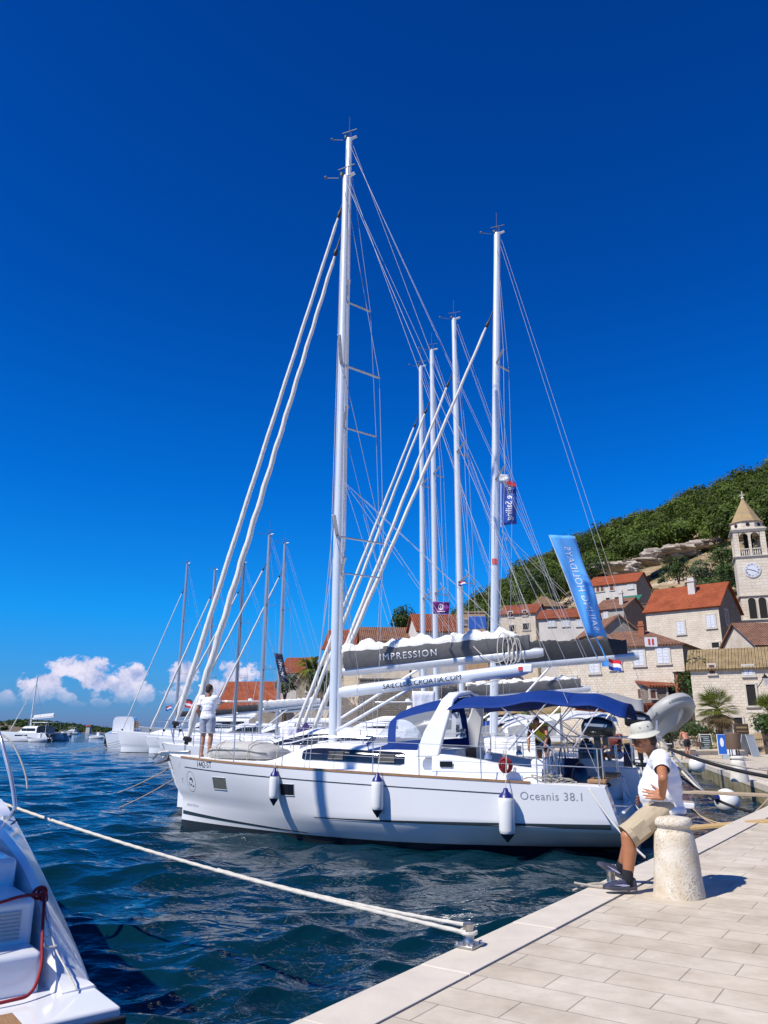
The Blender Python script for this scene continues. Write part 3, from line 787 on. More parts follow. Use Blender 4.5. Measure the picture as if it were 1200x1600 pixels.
        bm.to_mesh(me); bm.free(); me.materials.append(M[shirt]); link('shirt', me, e, 180).modifiers.new('t', 'SOLIDIFY').thickness = .005
    mb = MB(); ell(mb, G['pelvis'], (.185, .148+belly*.35, .125), T)
    for s_ in 'LR':
        hp, kn = G['hip'+s_], G['kn'+s_]; q = hp.lerp(kn, leg+.1)
        capsule(mb, hp, .112+loosen*.4, q, (.088+loosen*.8)*tl, 16)
    me = remesh(mb, vox, 4, .5); bm = bmesh.new(); bm.from_mesh(me); dead = []
    for s_ in 'LR':
        hp, kn = G['hip'+s_], G['kn'+s_]; q = hp.lerp(kn, leg); d = (kn-hp).normalized()
        cut(bm, q, d, q+d*.04, .19)
    cut(bm, G['pelvis']+tu*.085, tu, None, 0)
    for v in bm.verts: v.co += v.normal*.006*mnoise.noise(v.co*13)
    bm.to_mesh(me); bm.free(); me.materials.append(M[shorts]); link('shorts', me, e, 180).modifiers.new('t', 'SOLIDIFY').thickness = .006
    if hair:
        mb = MB(); ell(mb, H_(0, -.022, .034), (.082, .098, .098), B); ell(mb, H_(0, -.06, -.02), (.07, .055, .065), B)
        me = remesh(mb, vox, 2); bm = bmesh.new(); bm.from_mesh(me)
        dead = [f for f in bm.faces if (f.calc_center_median()-H_(0, .045, .075)).dot((fd*.8-hu*.6)) > 0 and (f.calc_center_median()-hd).dot(fd) > -.012]
        bmesh.ops.delete(bm, geom=dead, context='FACES'); bm.to_mesh(me); bm.free(); me.materials.append(M[hair]); link('hair', me, e, 180)
    if hatm:
        mb = MB(); rows = []
        for r, z, dip in ((.138, -.028, .012), (.141, -.024, .012), (.115, .0, .004), (.101, .012, 0), (.098, .05, 0), (.092, .082, 0), (.078, .098, 0), (.04, .104, 0), (.002, .105, 0)):
            rows.append([H_(r*.9*math.cos(TAU*j/28), -.008+r*1.08*math.sin(TAU*j/28), .052+z-dip*math.cos(2*TAU*j/28)) for j in range(28)])
        mb.grid(rows, wrap=True); h_ = mb.build('hat', hatm, e, smooth=45); h_.modifiers.new('t', 'SOLIDIFY').thickness = .004
        mb = MB()
        mb.grid([[H_(.1015*.9*math.cos(TAU*j/28), -.008+.1015*1.08*math.sin(TAU*j/28), .052+z) for j in range(28)] for z in (.014, .034)], wrap=True)
        mb.build('hat_band', hatm, h_)
        mb = MB()
        for a in (-.35, .35):
            for s_ in (0, PI): mb.sphere(H_(.098*.9*math.cos(a+s_), -.008+.098*1.08*math.sin(a+s_), .052+.058), .0055, 8, 6)
        mb.build('eyelet', 'iron_dark', h_)
    if sun:
        mb = MB()
        for sx in (1, -1):
            mb.sphere(H_(sx*.034, .094, .010), 1, 10, 8, (.028, .008, .02), B); mb.tube([H_(sx*.06, .088, .014), H_(sx*.082, .04, .014), H_(sx*.08, -.02, .008)], .0035, 5)
        mb.tube([H_(-.012, .1, .014), H_(.012, .1, .014)], .003, 5); mb.build('sunglasses', 'sunglass', e)
    for s_ in 'LR':
        an, to, kn = G['an'+s_], G['to'+s_], G['kn'+s_]; ft = (to-an).normalized(); up = (kn-an).normalized()
        if socks:
            mb = MB(); mb.tube([an+up*.105, an+up*.1, an+up*.03, an-ft*.01-up*.03], [.046, .049, .048, .05], 16, cap=False); mb.build('sock', socks, e).modifiers.new('t', 'SOLIDIFY').thickness = .004
        if shoes:
            f2 = (ft-V(0, 0, 0)); side = f2.cross(V(0, 0, 1)).normalized(); fu = side.cross(f2).normalized()
            heel = an-f2*.07-fu*.055
            up_, so, stp = MB(), MB(), MB()
            rows = []; rs_ = []
            prof = [(0, .035, .075), (.02, .040, .088), (.07, .043, .090), (.12, .043, .072), (.17, .046, .058), (.22, .046, .046), (.26, .040, .036), (.285, .022, .022)]
            for x, w_, h in prof:
                c = heel+f2*x; rows.append([c+side*w_*math.copysign(abs(math.cos(q))**.7, math.cos(q))+fu*(.012+h*max(0, math.sin(q))**.8) for q in [PI*j/12 for j in range(13)]]+[c-side*w_*.9+fu*.005, c+side*w_*.9+fu*.005])
                rs_.append([c+side*(w_+.006)+fu*.026, c+side*(w_+.007)+fu*(-.004+.012*sm(.2, .285, x)), c-side*(w_+.007)+fu*(-.004+.012*sm(.2, .285, x)), c-side*(w_+.006)+fu*.026])
            so.loft(rs_); up_.loft(rows)
            sh_ = up_.build('shoe', shoes, e, smooth=60); so.build('sole', 'shoe_sole', sh_, bevel=.004)
            for sd in (1, -1):
                stp = MB(); stp.grid([[heel+f2*x+side*sd*(.0475+.002)+fu*z for z in (z0, z0+h)] for x, z0, h in ((.07, .034, .006), (.10, .030, .016), (.13, .030, .018), (.16, .036, .010), (.20, .042, .003))])
                stp.build('stripe', 'shoe_stripe', sh_)
            lc = MB()
            for i in range(4):
                c = heel+f2*(.13+.022*i)+fu*(.078-.009*i); lc.tube([c-side*.02, c+fu*.006, c+side*.02], .0035, 5)
            lc.build('laces', 'rope_white', sh_)
    return e
def standing(p, az, h=1.75, **o):
    """joints of a standing person; az = heading (radians, 0 = +y)"""
    s = h/1.75; Rz = Matrix.Rotation(az, 3, 'Z'); p = Vector(p)
    base = dict(head=(0, .02, 1.625), neck=(0, -.01, 1.47), chest=(0, 0, 1.28), pelvis=(0, 0, .97), shL=(-.165, 0, 1.405), shR=(.165, 0, 1.405), elL=(-.235, -.02, 1.13), elR=(.235, -.02, 1.13),
        wrL=(-.27, .06, .88), wrR=(.27, .06, .88), hipL=(-.09, 0, .92), hipR=(.09, 0, .92), knL=(-.10, .02, .5), knR=(.10, .02, .5), anL=(-.10, -.02, .085), anR=(.10, -.02, .085), toL=(-.12, .15, .03), toR=(.12, .15, .03))
    fd = o.pop('fd', (0, 1, 0)); hu = o.pop('hu', (0, 0, 1)); td = o.pop('td', (0, 1, 0))
    base.update(o)
    J = {k: p+Rz @ (Vector(q)*s) for k, q in base.items()}
    J['fd'] = Rz @ Vector(fd); J['hu'] = Rz @ Vector(hu); J['td'] = Rz @ Vector(td); J['root'] = p
    return J
QZ = .65
# the man resting on the near bollard, side on, facing left
Y0 = 8.42
A = lambda u, v, dy=0: at(u, v, Y0+dy)
shA = atz(985, 1397, QZ); ankN = V(at(981, 1385, Y0-.12).x, Y0-.12, QZ+.098); ankF = V(at(970, 1368, Y0+.42).x, Y0+.42, QZ+.115)
J = dict(root=atz(985, 1396, QZ), fd=(-1, .06, -.20), hu=(-.16, 0, 1), td=(-1, .0, -.05),
    head=A(1006, 1155), neck=A(1023, 1180), chest=A(1034, 1207), pelvis=A(1036, 1256),
    shL=A(1032, 1188, -.19), shR=A(1031, 1192, .19), elL=at(1036, 1216, Y0-.42), wrL=at(1035, 1244, Y0-.255), elR=A(1026, 1222, .38), wrR=A(1010, 1245, .2),
    hipL=A(1037, 1262, -.10), hipR=A(1037, 1262, .12), knL=A(981, 1307, -.13), knR=A(985, 1304, .18),
    anL=ankN, toL=ankN+V(-.2, -.012, 0), anR=ankF, toR=ankF+V(-.2, .03, .10))
hk = {'L': ((-1, .35, .12), (.15, .3, 1), .10, (0, 1, 0), .5), 'R': ((-.8, -.5, -.2), (0, -.3, 1), .15, (0, -1, 0), .5)}
seated = figure('man in beige bucket hat, white tee, khaki shorts and dark trainers resting on stone bollard', J, 'skin_tan', 'white_cloth', 'khaki', sleeve=.56, leg=1.02, vox=.0055, belly=.045, bs=1.13, tl=1.1, shoes='shoe_fabric', socks='sock', hatm='hat_cloth', sun=True, loosen=.012, hand_kw=hk, shirt_len=.03)
mb = MB()   # cargo pocket on the near thigh
hL, kL = J['hipL']-J['root'], J['knL']-J['root']; d = (kL-hL).normalized(); nrm = V(0, -1, 0); upv = d.cross(nrm).normalized()
hL /= 1.13; kL /= 1.13; c = hL.lerp(kL, .72)+nrm*.108
for q in (0,): mb.loft([[c+d*a*.075+upv*b*.065-nrm*.02 for a, b in ((1, 1), (-1, 1), (-1, -1), (1, -1))], [c+d*a*.07+upv*b*.06+nrm*.004 for a, b in ((1, 1), (-1, 1), (-1, -1), (1, -1))]])
mb.build('pocket', 'khaki', seated, bevel=.006)
# person on the bow of the nearest boat
def onboat(o, phi, x, y, z):
    a = R(phi); return V(o[0]+x*math.cos(a)-y*math.sin(a), o[1]+x*math.sin(a)+y*math.cos(a), z)
bp = onboat(o1, 158, 9.42, .32, 1.53)
figure('barefoot man in white tee and grey shorts standing on the bow, seen from behind', standing(bp, R(-12), 1.74, wrL=(-.24, .14, .92), elL=(-.26, -.04, 1.14), elR=(.22, .22, 1.30), wrR=(.08, .40, 1.42), fd=(.25, 1, -.1)), 'skin_leg', 'white_cloth', 'shorts_grey', vox=.0085, loosen=.012, leg=.78)
# ================================================================ other sailing boats on this quay
def fender(p, h, r, label, line_to, cap='fender_blue'):
    e = empty('fender', p, 0, label, 'fender', 'fenders hung along the white hull')
    n = 20; pr = [(r*.3, -h/2-.0), (r*.62, -h/2+.01), (r*.9, -h/2+.05), (r, -h/2+.11), (r, h/2-.11), (r*.92, h/2-.05), (r*.7, h/2-.0)]
    MB().lathe(pr, n).build('fender_body', 'fender_white', e, smooth=60)
    MB().lathe([(r*.12, h/2+.12), (r*.28, h/2+.11), (r*.36, h/2+.06), (r*.76, h/2+.012), (r*.93, h/2-.04), (r*.5, h/2-.04)][::-1], n).build('fender_end', cap, e, smooth=60)
    MB().lathe([(r*.5, -h/2+.05), (r*.93, -h/2+.05), (r*.7, -h/2-.0), (r*.36, -h/2-.05), (r*.16, -h/2-.09), (r*.05, -h/2-.10)], n).build('fender_end', 'navy_paint', e, smooth=60)
    MB().tube([(0, 0, h/2+.13), Vector(line_to)-Vector(p)], .008, 6).build('fender_line', 'rope_white', e)
    return e
for x, z, h, r, lb in ((6.64, 1.05, .52, .105, 'slim white fender with navy tips hung nearest the bow'), (4.22, .98, .60, .115, 'white blue-tipped fender in the middle of the row, below the dark cabin window'), (1.72, .71, .70, .145, 'fattest white fender with navy tips, hung nearest the stern')):
    y = H1.y(x, z)+r+.01; fender(onboat(o1, 158, x, y, z), h, r, lb, onboat(o1, 158, x, H1.y(x, H1.sh(x))-.07, H1.sh(x)+.6))
# grey inflatable lying on the foredeck
e = empty('inflatable_dinghy', onboat(o1, 158, 8.45, .12, H1.sh(8.4)+.06), R(158), 'grey upturned inflatable dinghy lashed on the white foredeck', 'dinghy')
mb = MB(); rows = []
for i in range(33):
    q = i/32; x = lerp(-.98, .95, q); w = .66*(1-max(0, (q-.5)/.5)**2.6*.75)*(1-.18*(1-sm(0, .12, q))); h = .46*(.62+.38*sm(0, .35, q))*(1-.55*max(0, (q-.7)/.3)**2)
    if i in (0, 32): w *= .9; h *= .75
    row = []
    for j in range(22):
        a = TAU*j/22; cy, cz = math.cos(a), math.sin(a)
        row.append((x, w*math.copysign(abs(cy)**.75, cy), h*.42+h*.5*math.copysign(abs(cz)**.8, cz)*(1+.05*mnoise.noise(Vector((x*3, a, 1))))))
    rows.append(row)
mb.loft(rows); dg = mb.build('hull', 'hypalon_cover', e, smooth=60)
mb = MB()
for sd in (1, -1): mb.tube([V(r_[0 if sd > 0 else 11][0], r_[0 if sd > 0 else 11][1]*1.01, r_[0][2]+.05) for r_ in rows[1:-1]], .014, 6)
mb.build('rubbing_strake', 'trim_grey', e)
lettering('zodiac'.upper() if 0 else 'MARINE', .045, 'letter_dark', dg, lambda x, y: V(-.15-x, .665, .27+y))
for i, px in enumerate((-.5, .35)): MB().tube([(px, .72, .02), (px, .66, .34), (px, .3, .45), (px, -.3, .45), (px, -.66, .34), (px, -.72, .02)], .01, 5).build('lashing', 'rope_grey', e)
# second boat, larger, with the IMPRESSION boom
H2 = Hull(13.35, 4.2, 1.80, 1.36, .65, .35, .9, 2.4, .62, .45)
o2 = (6.15, 19.58)
b2 = boat('sailboat', o2, 162, 'tall white sailboat just behind the nearest one, IMPRESSION on its dark sail cover', H2, detail=2, roofx=(4.0, 10.2), roofh=.62, win=(4.6, 9.4, .35, .72),
    mast=(7.85, 21.8), mastr=.10, spr=[(6.6, 1.55), (11.15, 1.3), (15.5, 1.0)], sweep=.45, forestay=(13.0, 2.2, 19.55), genoa=(.085, .045), lump=.06, back=2,
    boom=(2.1, 3.76, 4.14, .115), boomm='alu_boom', cover=(.47, .36, 'cover_grey', 'sailcloth'), heap=1.0, stan=[.12, .24, .36, .48, .6, .72, .84], pushpit=1, pulpit=1,
    hood=(5.6, 4.2, 1.4, 2.0, 2.9, 'canvas_light'), bim=(3.9, -.25, 1.55, 2.95, 3.08, 'canvas_grey'))
K2 = e_info[b2.name]
def on_cov(x, y): return hull_pt(None, K2['_cover'], 5.72-x, 4.15+y+.062*x, .006)
lettering('IMPRESSION', .25, 'letter_white', K2['_cover'], on_cov, spacing=1.25, sub=.06)
H2s = [c for c in b2.children if c.name.startswith('hull')][0]
lettering('NOXI II', .22, 'letter_grey', H2s, on_hull(12.4, 1.42, H2, ob=H2s), sub=.08, spacing=1.1)
mb = MB().bar((-.05, 0, .62), (-1.15, 0, .55), 2.2, .14); mb.build('swim_platform', 'gelcoat', b2, bevel=.03)
t2 = [c for c in b2.children if c.name.startswith('transom')][0]
MB().lathe([(.16, 0), (.16, .02), (.10, .03), (.09, .0), (.03, .02), (.01, .03)], 20, (-.06, .75, 1.05), Matrix.Rotation(-PI/2, 3, 'Y')).build('speaker', 'trim_grey', t2)
MB().box((-.04, .75, 1.02), (.06, .7, .55)).build('stern_locker', 'gelcoat_cream', t2, bevel=.02)
outboard(b2, (-.1, 1.35, 2.25), .95, PI); 
MB().box((5.3, 0, 2.15), (1.2, 1.2, .6)).build('companionway_garage', 'gelcoat', b2, bevel=.06)
MB().sphere((1.2, -.4, 1.5), .5, 14, 10, (.5, .6, 1)).build('cockpit_bag', 'navy_paint', b2)
mb = MB()   # spare line coiled over the end of its boom
for k in range(4): mb.tube([(2.75+.12*k+(.16+.03*k)*math.cos(TAU*j/20)*.6, .20+.02*k, 4.20+(.30+.05*k)*math.sin(TAU*j/20)) for j in range(20)], .014, 6, closed=True)
mb.tube(smooth_path([V(3.9, .24, 4.33), V(3.6, .25, 4.03), V(3.3, .25, 3.88), V(3.0, .24, 4.03), V(2.8, .22, 4.38)]), .014, 6)
rc = mb.build('rope_coil', 'rope_white', None, fix=False); rc.location = (o2[0], o2[1], 0); rc.rotation_euler.z = R(162); tag(rc, 'white rope coils looped over the aft end of the IMPRESSION boom', 'rope')
e = empty('stern_bag', at(985, 1215, 19.6), R(162), 'tall navy cloth bag with red foot on the stern behind the bucket hat', 'bag')
zz = at(985, 1163, 19.6).z-at(985, 1215, 19.6).z; mb = MB(); rows = []
for q, w_, d_ in ((0, .10, .06), (.06, .17, .1), (.3, .20, .13), (.7, .19, .12), (.93, .16, .1), (1, .08, .05)): rows.append([(d_*math.cos(TAU*j/14), w_*math.sin(TAU*j/14)*(1+.12*math.sin(j*2+q*5)), zz*q) for j in range(14)])
mb.loft(rows).build('bag', 'navy_cloth_shade', e); MB().lathe([(.09, -.06), (.14, -.02), (.13, .06), (.05, .07)], 14).build('foot', 'red_plastic', e)
e = empty('folded_ladder', onboat(o2, 162, -.12, .55, 1.42), R(162), 'black folded boarding ladder standing on the stern of the second boat', 'ladder'); 
for y_ in (-.45, .45): MB().tube([(0, y_, 0), (0, y_, .75), (-.1, y_, .85)], .02, 6).build('rail', 'rope_black', e)
for k in range(5): MB().bar((0, -.45, .12+.15*k), (0, .45, .12+.15*k), .05, .03).build('rung', 'rope_black', e)
# third boat: dark sail cover
H3 = Hull(11.9, 4.0, 1.70, 1.3, .55, .3, .9)
o3 = (8.45, 24.65)
b3 = boat('sailboat', o3, 165, 'white sailboat whose black sail cover reaches over the grey canopy', H3, detail=1, mast=(5.15, 20.75), mastr=.11, rake=.95, spr=[(10.7, 1.2), (15.2, .9)], sweep=.35,
    forestay=(11.4, 1.95, 17.5), genoa=(.085, .045), boomm='alu_boom', boom=(.35, 4.2, 4.45, .12), cover=(.62, .42, 'canvas_dark', 'canvas_dark'), heap=.3, back=1, hood=(4.2, 2.9, 1.3, 1.85, 2.7, 'canvas_light'), pulpit=1)
MB().box((4.80, .10, 7.75), (.16, .02, .2)).build('warning_mark', 'label_red', b3)
for sd in (1, -1): MB().tube([(.2, sd*.9, 1.35), (.05, sd*.9, 2.6), (-.25, sd*.9, 2.95), (-.6, sd*.9, 2.95)], .03, 8).build('davit', 'steel', b3)
# rib hanging from the davits of the third boat
mb = MB()
e = empty('inflatable_boat', at(1044, 1120, 24.3), R(-8), 'grey inflatable boat hoisted on stern davits, bow cocked up beside the palm', 'inflatable boat')
def rib(e, L_, W, r):
    P = []
    for i in range(41):
        a = lerp(-1, 1, i/40); s = abs(a)
        if s > .55: P.append(V(-(L_)*((s-.55)/.45), math.copysign(W, a), 0))
        else:
            q = a/.55*PI/2; P.append(V(W*1.25*math.cos(q), W*math.sin(q), .16*math.cos(q)))
    rr = [r*(.55 if i in (0, 40) else .9 if i in (1, 39) else 1) for i in range(41)]
    t = MB().tube(P, rr, 16).build('tube', 'hypalon', e, smooth=80)
    t2_ = MB(); t2_.grid([[p+(p-V(-.4, 0, p.z)).normalized()*(r+.006)+V(0, 0, z) for z in (-.05, .02)] for p in P[1:-1]]); t2_.build('rubbing_strake', 'trim_grey', t)
    rows = []
    for i in range(15):
        q = i/14; x = lerp(-L_*.98, W*1.05, q); w = W*math.sqrt(max(.02, 1-max(0, (q-.45)/.56)**2))*.95; k_ = .30*(1-sm(.7, 1, q)*.8)
        rows.append([(x, -w, -.02), (x, -w*.55, -k_*.6), (x, 0, -k_-.05), (x, w*.55, -k_*.6), (x, w, -.02), (x, 0, .02)])
    MB().loft(rows).build('hull', 'gelcoat_grey', e, smooth=30)
    MB().box((-L_*.92, 0, .08), (.06, W*2, .4)).build('transom', 'gelcoat_grey', e)
    for sd in (1, -1):
        i = 12 if sd < 0 else 28; MB().bar(P[i]+V(0, 0, -.05)+(P[i]-V(-.4, 0, P[i].z)).normalized()*(r+.02), P[i+3*sd]+V(0, 0, -.05)+(P[i+3*sd]-V(-.4, 0, P[i].z)).normalized()*(r+.02), .02, .06).build('carry_handle', 'trim_grey', t)
    MB().tube([(.35, -W*.5, .3), (.6, 0, .36), (.35, W*.5, .3)], .012, 6).build('grab_line', 'rope_black', t)
rib(e, 1.0, .60, .235); e.rotation_euler = (R(10), R(-24), R(-76))
def smooth_path(P, n=8):
    P = [Vector(p) for p in P]; out = []
    for i in range(len(P)-1):
        p0, p1, p2, p3 = P[max(0, i-1)], P[i], P[i+1], P[min(len(P)-1, i+2)]
        for k in range(n):
            t = k/n; out.append(.5*((2*p1)+(p2-p0)*t+(2*p0-5*p1+4*p2-p3)*t*t+(3*p1-p0-3*p2+p3)*t**3))
    return out+[P[-1]]
# farther boats along the curving quay
def far_boat(mxy, mh, L, phi, label, **k):
    a = R(phi); mx = .46*L; o = (mxy[0]-mx*math.cos(a), mxy[1]-mx*math.sin(a))
    H = Hull(L, L*.33, k.pop('fb', 1.6), 1.25, .5, .3, .9)
    kw = dict(detail=0, mast=(mx, mh), mastr=.095, spr=[(.4, 1.1), (.68, .85)], forestay=(L-.4, 2.0, .87), genoa=(.095, .05), boomm='alu_boom', boom=(.6, 3.4, 3.7, .10), cover=(.4, .3, 'canvas_dark', 'canvas_dark'), heap=.3, stan=[.3, .5, .7, .85], wire=.008)
    kw.update(k); return boat('sailboat', o, phi, label, H, **kw)
far_boat((3.03, 30.9), 20.0, 12.0, 168, 'white sailboat with grey masthead, fourth mast from the right among the near masts', hood=(4.2, 3.0, 1.3, 1.8, 2.6, 'canvas_light'), bim=(2.7, -.2, 1.5, 2.7, 2.85, 'canvas_light'), cover=(.4, .3, 'cover_grey', 'sailcloth'), heap=.5)
far_boat((2.25, 34.4), 20.3, 12.0, 170, 'white sailboat with the purple flag by its mast', hood=(4.2, 3.0, 1.3, 1.8, 2.6, 'canvas_blue'))
far_boat((1.88, 38.0), 21.2, 12.5, 171, 'white sailboat with the leftmost mast of the tight central cluster', bim=(2.7, -.2, 1.5, 2.7, 2.85, 'canvas_light'))
far_boat((-7.8, 50.0), 14.8, 10.5, 172, 'smaller sailboat under a tall bare mast, left of the navy feather flag', mastr=.095, mastm='alu_grey', hood=(3.6, 2.4, 1.2, 1.8, 2.6, 'canvas_light'), cover=(.4, .3, 'canvas_light', 'sailcloth'), genoa=(.08, .05))
far_boat((-7.4, 55.0), 15.4, 10.5, 173, 'sailboat with a bare mast topped in black beside the navy feather flag', mastr=.095, mastm='alu_grey', genoa=(.08, .05))
far_boat((-11.3, 60.0), 15.0, 11.0, 173, 'sailboat with a dark blue mast behind the twisted furled sail', mastr=.10, mastm='mast_dark', genoa=(.09, .05))
far_boat((-16.9, 75.0), 17.5, 10.5, 175, 'sailboat with a short radar arm on its mast, behind the long furled sail', mastr=.115, mastm='alu_grey', genoa=(.12, .06))
MB().box((5.3, 0, 6.2), (.6, .5, .25)).build('radar', 'gelcoat', [o for o in D.objects if o.get('label', '').startswith('sailboat with a short radar')][0], bevel=.08)
far_boat((-21.0, 80.0), 19.2, 10.8, 176, 'leftmost moored sailboat with a grey mast and a long thin bare forestay', mastr=.115, mastm='alu_grey', genoa=(.05, .04), fb=2.1)
# motor yachts and a blue hull farther in
def motor_yacht(p, phi, L, label, hull='gelcoat', deckh=1, s=1, cat='motor yacht'):
    e = empty('motor_yacht', (p[0], p[1], 0), R(phi), label, cat, 'motor boats moored along the harbour')
    H = Hull(L, L*.30, 2.0*s, 1.35*s, L*.09, .2, .92, 1.9)
    H.mesh(e, (hull, 'antifoul'), 24)
    mb = MB(); rows = []
    for i in range(21):
        x = lerp(0, L, i/20); w = max(.01, H.y(x, H.sh(x))-.01); rows.append([(x, w*q, H.sh(x)+.04*(1-q*q)) for q in (-1, -.5, 0, .5, 1)])
    mb.grid(rows); mb.grid([[(H.xs(z), H.hb(0, z)*q, z) for q in (-1, 0, 1)] for z in (-.4, .07, 1.35*s)]); mb.build('deck', 'gelcoat', e)
    z = H.sh(.4*L)-.1
    def cab(x0, x1, w, z0, h, rk, nm, m):
        rows = []
        for i in range(13):
            q = i/12; x = lerp(x0, x1, q); ww = w*(1-.35*q**3); hh = h*(1-sm(1-rk, 1, q)*.97)
            rows.append([(x, yy, zz) for yy, zz in roofsec(ww, z0, hh, 12, .3)])
        mb = MB().grid(rows); mb.add(rows[0], [tuple(range(13))]); return mb.build(nm, m, e, smooth=50)
    c = cab(.22*L, .72*L, .115*L, z, 1.35*s, .5, 'saloon', 'gelcoat')
    mb = MB()
    for sd in (1, -1):
        mb.grid([[(x, sd*(.115*L+.012)*(1-.35*((x-.22*L)/(.5*L))**3), zz) for zz in (z+.35*s, z+.95*s*(1-.75*sm(.42*L, .66*L, x)))] for x in [lerp(.25*L, .62*L, i/12) for i in range(13)]])
    mb.build('window', 'dark_glass', c)
    if deckh:
        cab(.18*L, .5*L, .105*L, z+1.3*s, .42*s, .4, 'flybridge', 'gelcoat')
        mb = MB()
        for sd in (1, -1): mb.bar((.24*L, sd*.09*L, z+1.3*s), (.21*L, sd*.085*L, z+2.7*s), .14, .09)
        mb.build('radar_arch', 'gelcoat', e, bevel=.02); MB().box((.28*L, 0, z+2.75*s), (.30*L, .2*L, .09)).build('hard_top', 'gelcoat', e, bevel=.03)
        MB().lathe([(.2*s, 0), (.24*s, .08*s), (.2*s, .2*s), (.03, .26*s)], 14, (.24*L, 0, z+2.8*s)).build('radar', 'gelcoat', e)
        MB().tube([(.22*L, .3, z+2.8*s), (.20*L, .3, z+4.6*s)], .02, 5).build('antenna', 'alu_white', e)
    mb = MB(); pr = [H.edge(lerp(.45*L, L*.985, i/10), sd, .75, -.08) for sd, rg in ((1, range(11)), (-1, range(10, -1, -1))) for i in rg]
    mb.tube(pr, .02, 5)
    for sd in (1, -1):
        for i in range(0, 10, 2): a = H.edge(lerp(.45*L, L*.985, i/10), sd, 0, -.08); mb.tube([a, a+V(0, 0, .75)], .014, 5)
    mb.build('bow_rail', 'steel', e)
    return e
motor_yacht((-2.0, 72), 172, 15, 'white motor yacht with a sleek dark side window, behind the grey-covered sailboats')
motor_yacht((-9.0, 86), 174, 13, 'motor boat with royal blue hull side under the orange roofs', 'blue_paint', 0)
motor_yacht((5, 62), 172, 13, 'white motor yacht moored nearer the quay, right of the sleek dark-windowed one', 'gelcoat_cream')
motor_yacht((-12.5, 100), 176, 15, 'large white motor yacht with flybridge at the left end of the row', 'gelcoat_grey')
motor_yacht((7.5, 45.5), 170, 11, 'white motor cruiser with low cabin, behind the sail cover and blue canopy', 'gelcoat', 0)
motor_yacht((-11.5, 92), 177, 17, 'grey-hulled motor yacht whose flared bow shows left of the bow of the nearest boats', 'gelcoat_grey', 1, 1.25)
motor_yacht((-31.6, 95), 96, 11, 'squat white boat showing its broad square stern at the left end of the moored row', 'gelcoat', 0, 1.3)
# anchored boats in the open bay
def catamaran(p, phi, L, mh, label):
    e = empty('catamaran', (p[0], p[1], 0), R(phi), label, 'catamaran'); W = L*.26
    for sd in (1, -1):
        H = Hull(L, L*.14, 1.9, 1.5, .4, .9, .9, 2); o = H.mesh(e, ('gelcoat', 'antifoul'), 20); 
        for v_ in o.data.vertices: v_.co.y += sd*W
        rows = [[(x, sd*W+H.y(x, H.sh(x))*q, H.sh(x)) for q in (-1, 0, 1)] for x in [lerp(0, L, i/14) for i in range(15)]]
        MB().grid(rows).build('hull_deck', 'gelcoat', o)
        MB().grid([[(x, sd*W+(H.y(x, z)+.01)*s2, z) for z in (1.0, 1.25)] for s2 in (1, -1) for x in (L*.35, L*.5, L*.62)][:3]).build('hull_window', 'dark_glass', o)
    MB().box((L*.42, 0, 1.45), (L*.62, W*2, .3)).build('bridge_deck', 'gelcoat', e, bevel=.05)
    rows = []
    for i in range(15):
        q = i/14; x = lerp(L*.22, L*.66, q); rows.append([(x, yy, zz) for yy, zz in roofsec(W*(1.05-.3*q*q), 1.55, 1.35*(1-sm(.7, 1, q)*.95), 12, .3)])
    sal = MB().grid(rows).build('saloon', 'gelcoat', e, smooth=50)
    mb = MB()
    for sd in (1, -1): mb.grid([[(x, sd*(W*(1.05-.3*((x-L*.22)/(L*.44))**2)+.03), z) for z in (1.95, 2.45)] for x in [lerp(L*.25, L*.56, i/8) for i in range(9)]])
    mb.build('window', 'dark_glass', sal)
    MB().box((L*.2, 0, 3.55), (L*.32, W*1.7, .12)).build('hard_top', 'gelcoat', e, bevel=.04)
    mb = MB()
    for sx in (.08, .33):
        for sd in (1, -1): mb.tube([(L*sx, sd*W*.8, 1.6), (L*sx, sd*W*.8, 3.5)], .05, 6)
    mb.build('top_post', 'alu_white', e)
    m = MB().tube([(L*.55, 0, 2.5), (L*.54, 0, mh*.6), (L*.525, 0, mh)], [.17, .16, .12], 10).build('mast', 'alu_white', e)
    MB().tube([(L*.52, 0, 4.3), (L*.08, 0, 4.7)], .14, 8).build('boom', 'alu_white', e)
    rows = [[(lerp(L*.5, L*.09, q), sd*.18*(1-abs(zz)), lerp(4.4, 4.8, q)+.5*zz*1.2) for sd, zz in ((1, 0), (1, .6), (0, 1), (-1, .6), (-1, 0))] for q in [i/10 for i in range(11)]]
    MB().grid(rows).build('sail_cover', 'canvas_light', e)
    MB().tube([(L*.97, 0, 1.9), (L*.53, 0, mh*.88)], [.1, .06], 8).build('furled_genoa', 'genoa_cloth', e)
    for sd in (1, -1):
        MB().tube([(L*.42, sd*W*1.1, 1.8), (L*.46, sd*1.0, mh*.55), (L*.53, 0, mh*.9)], .02, 5).build('shroud', 'wire', e)
        MB().bar((L*.54, 0, mh*.55), (L*.47, sd*1.0, mh*.55), .12, .04).build('spreader', 'alu_white', m)
    return e
catamaran((-64.8, 158), 168, 10.8, 12.7, 'white catamaran lying at anchor in front of the wooded islet, tender beside it')
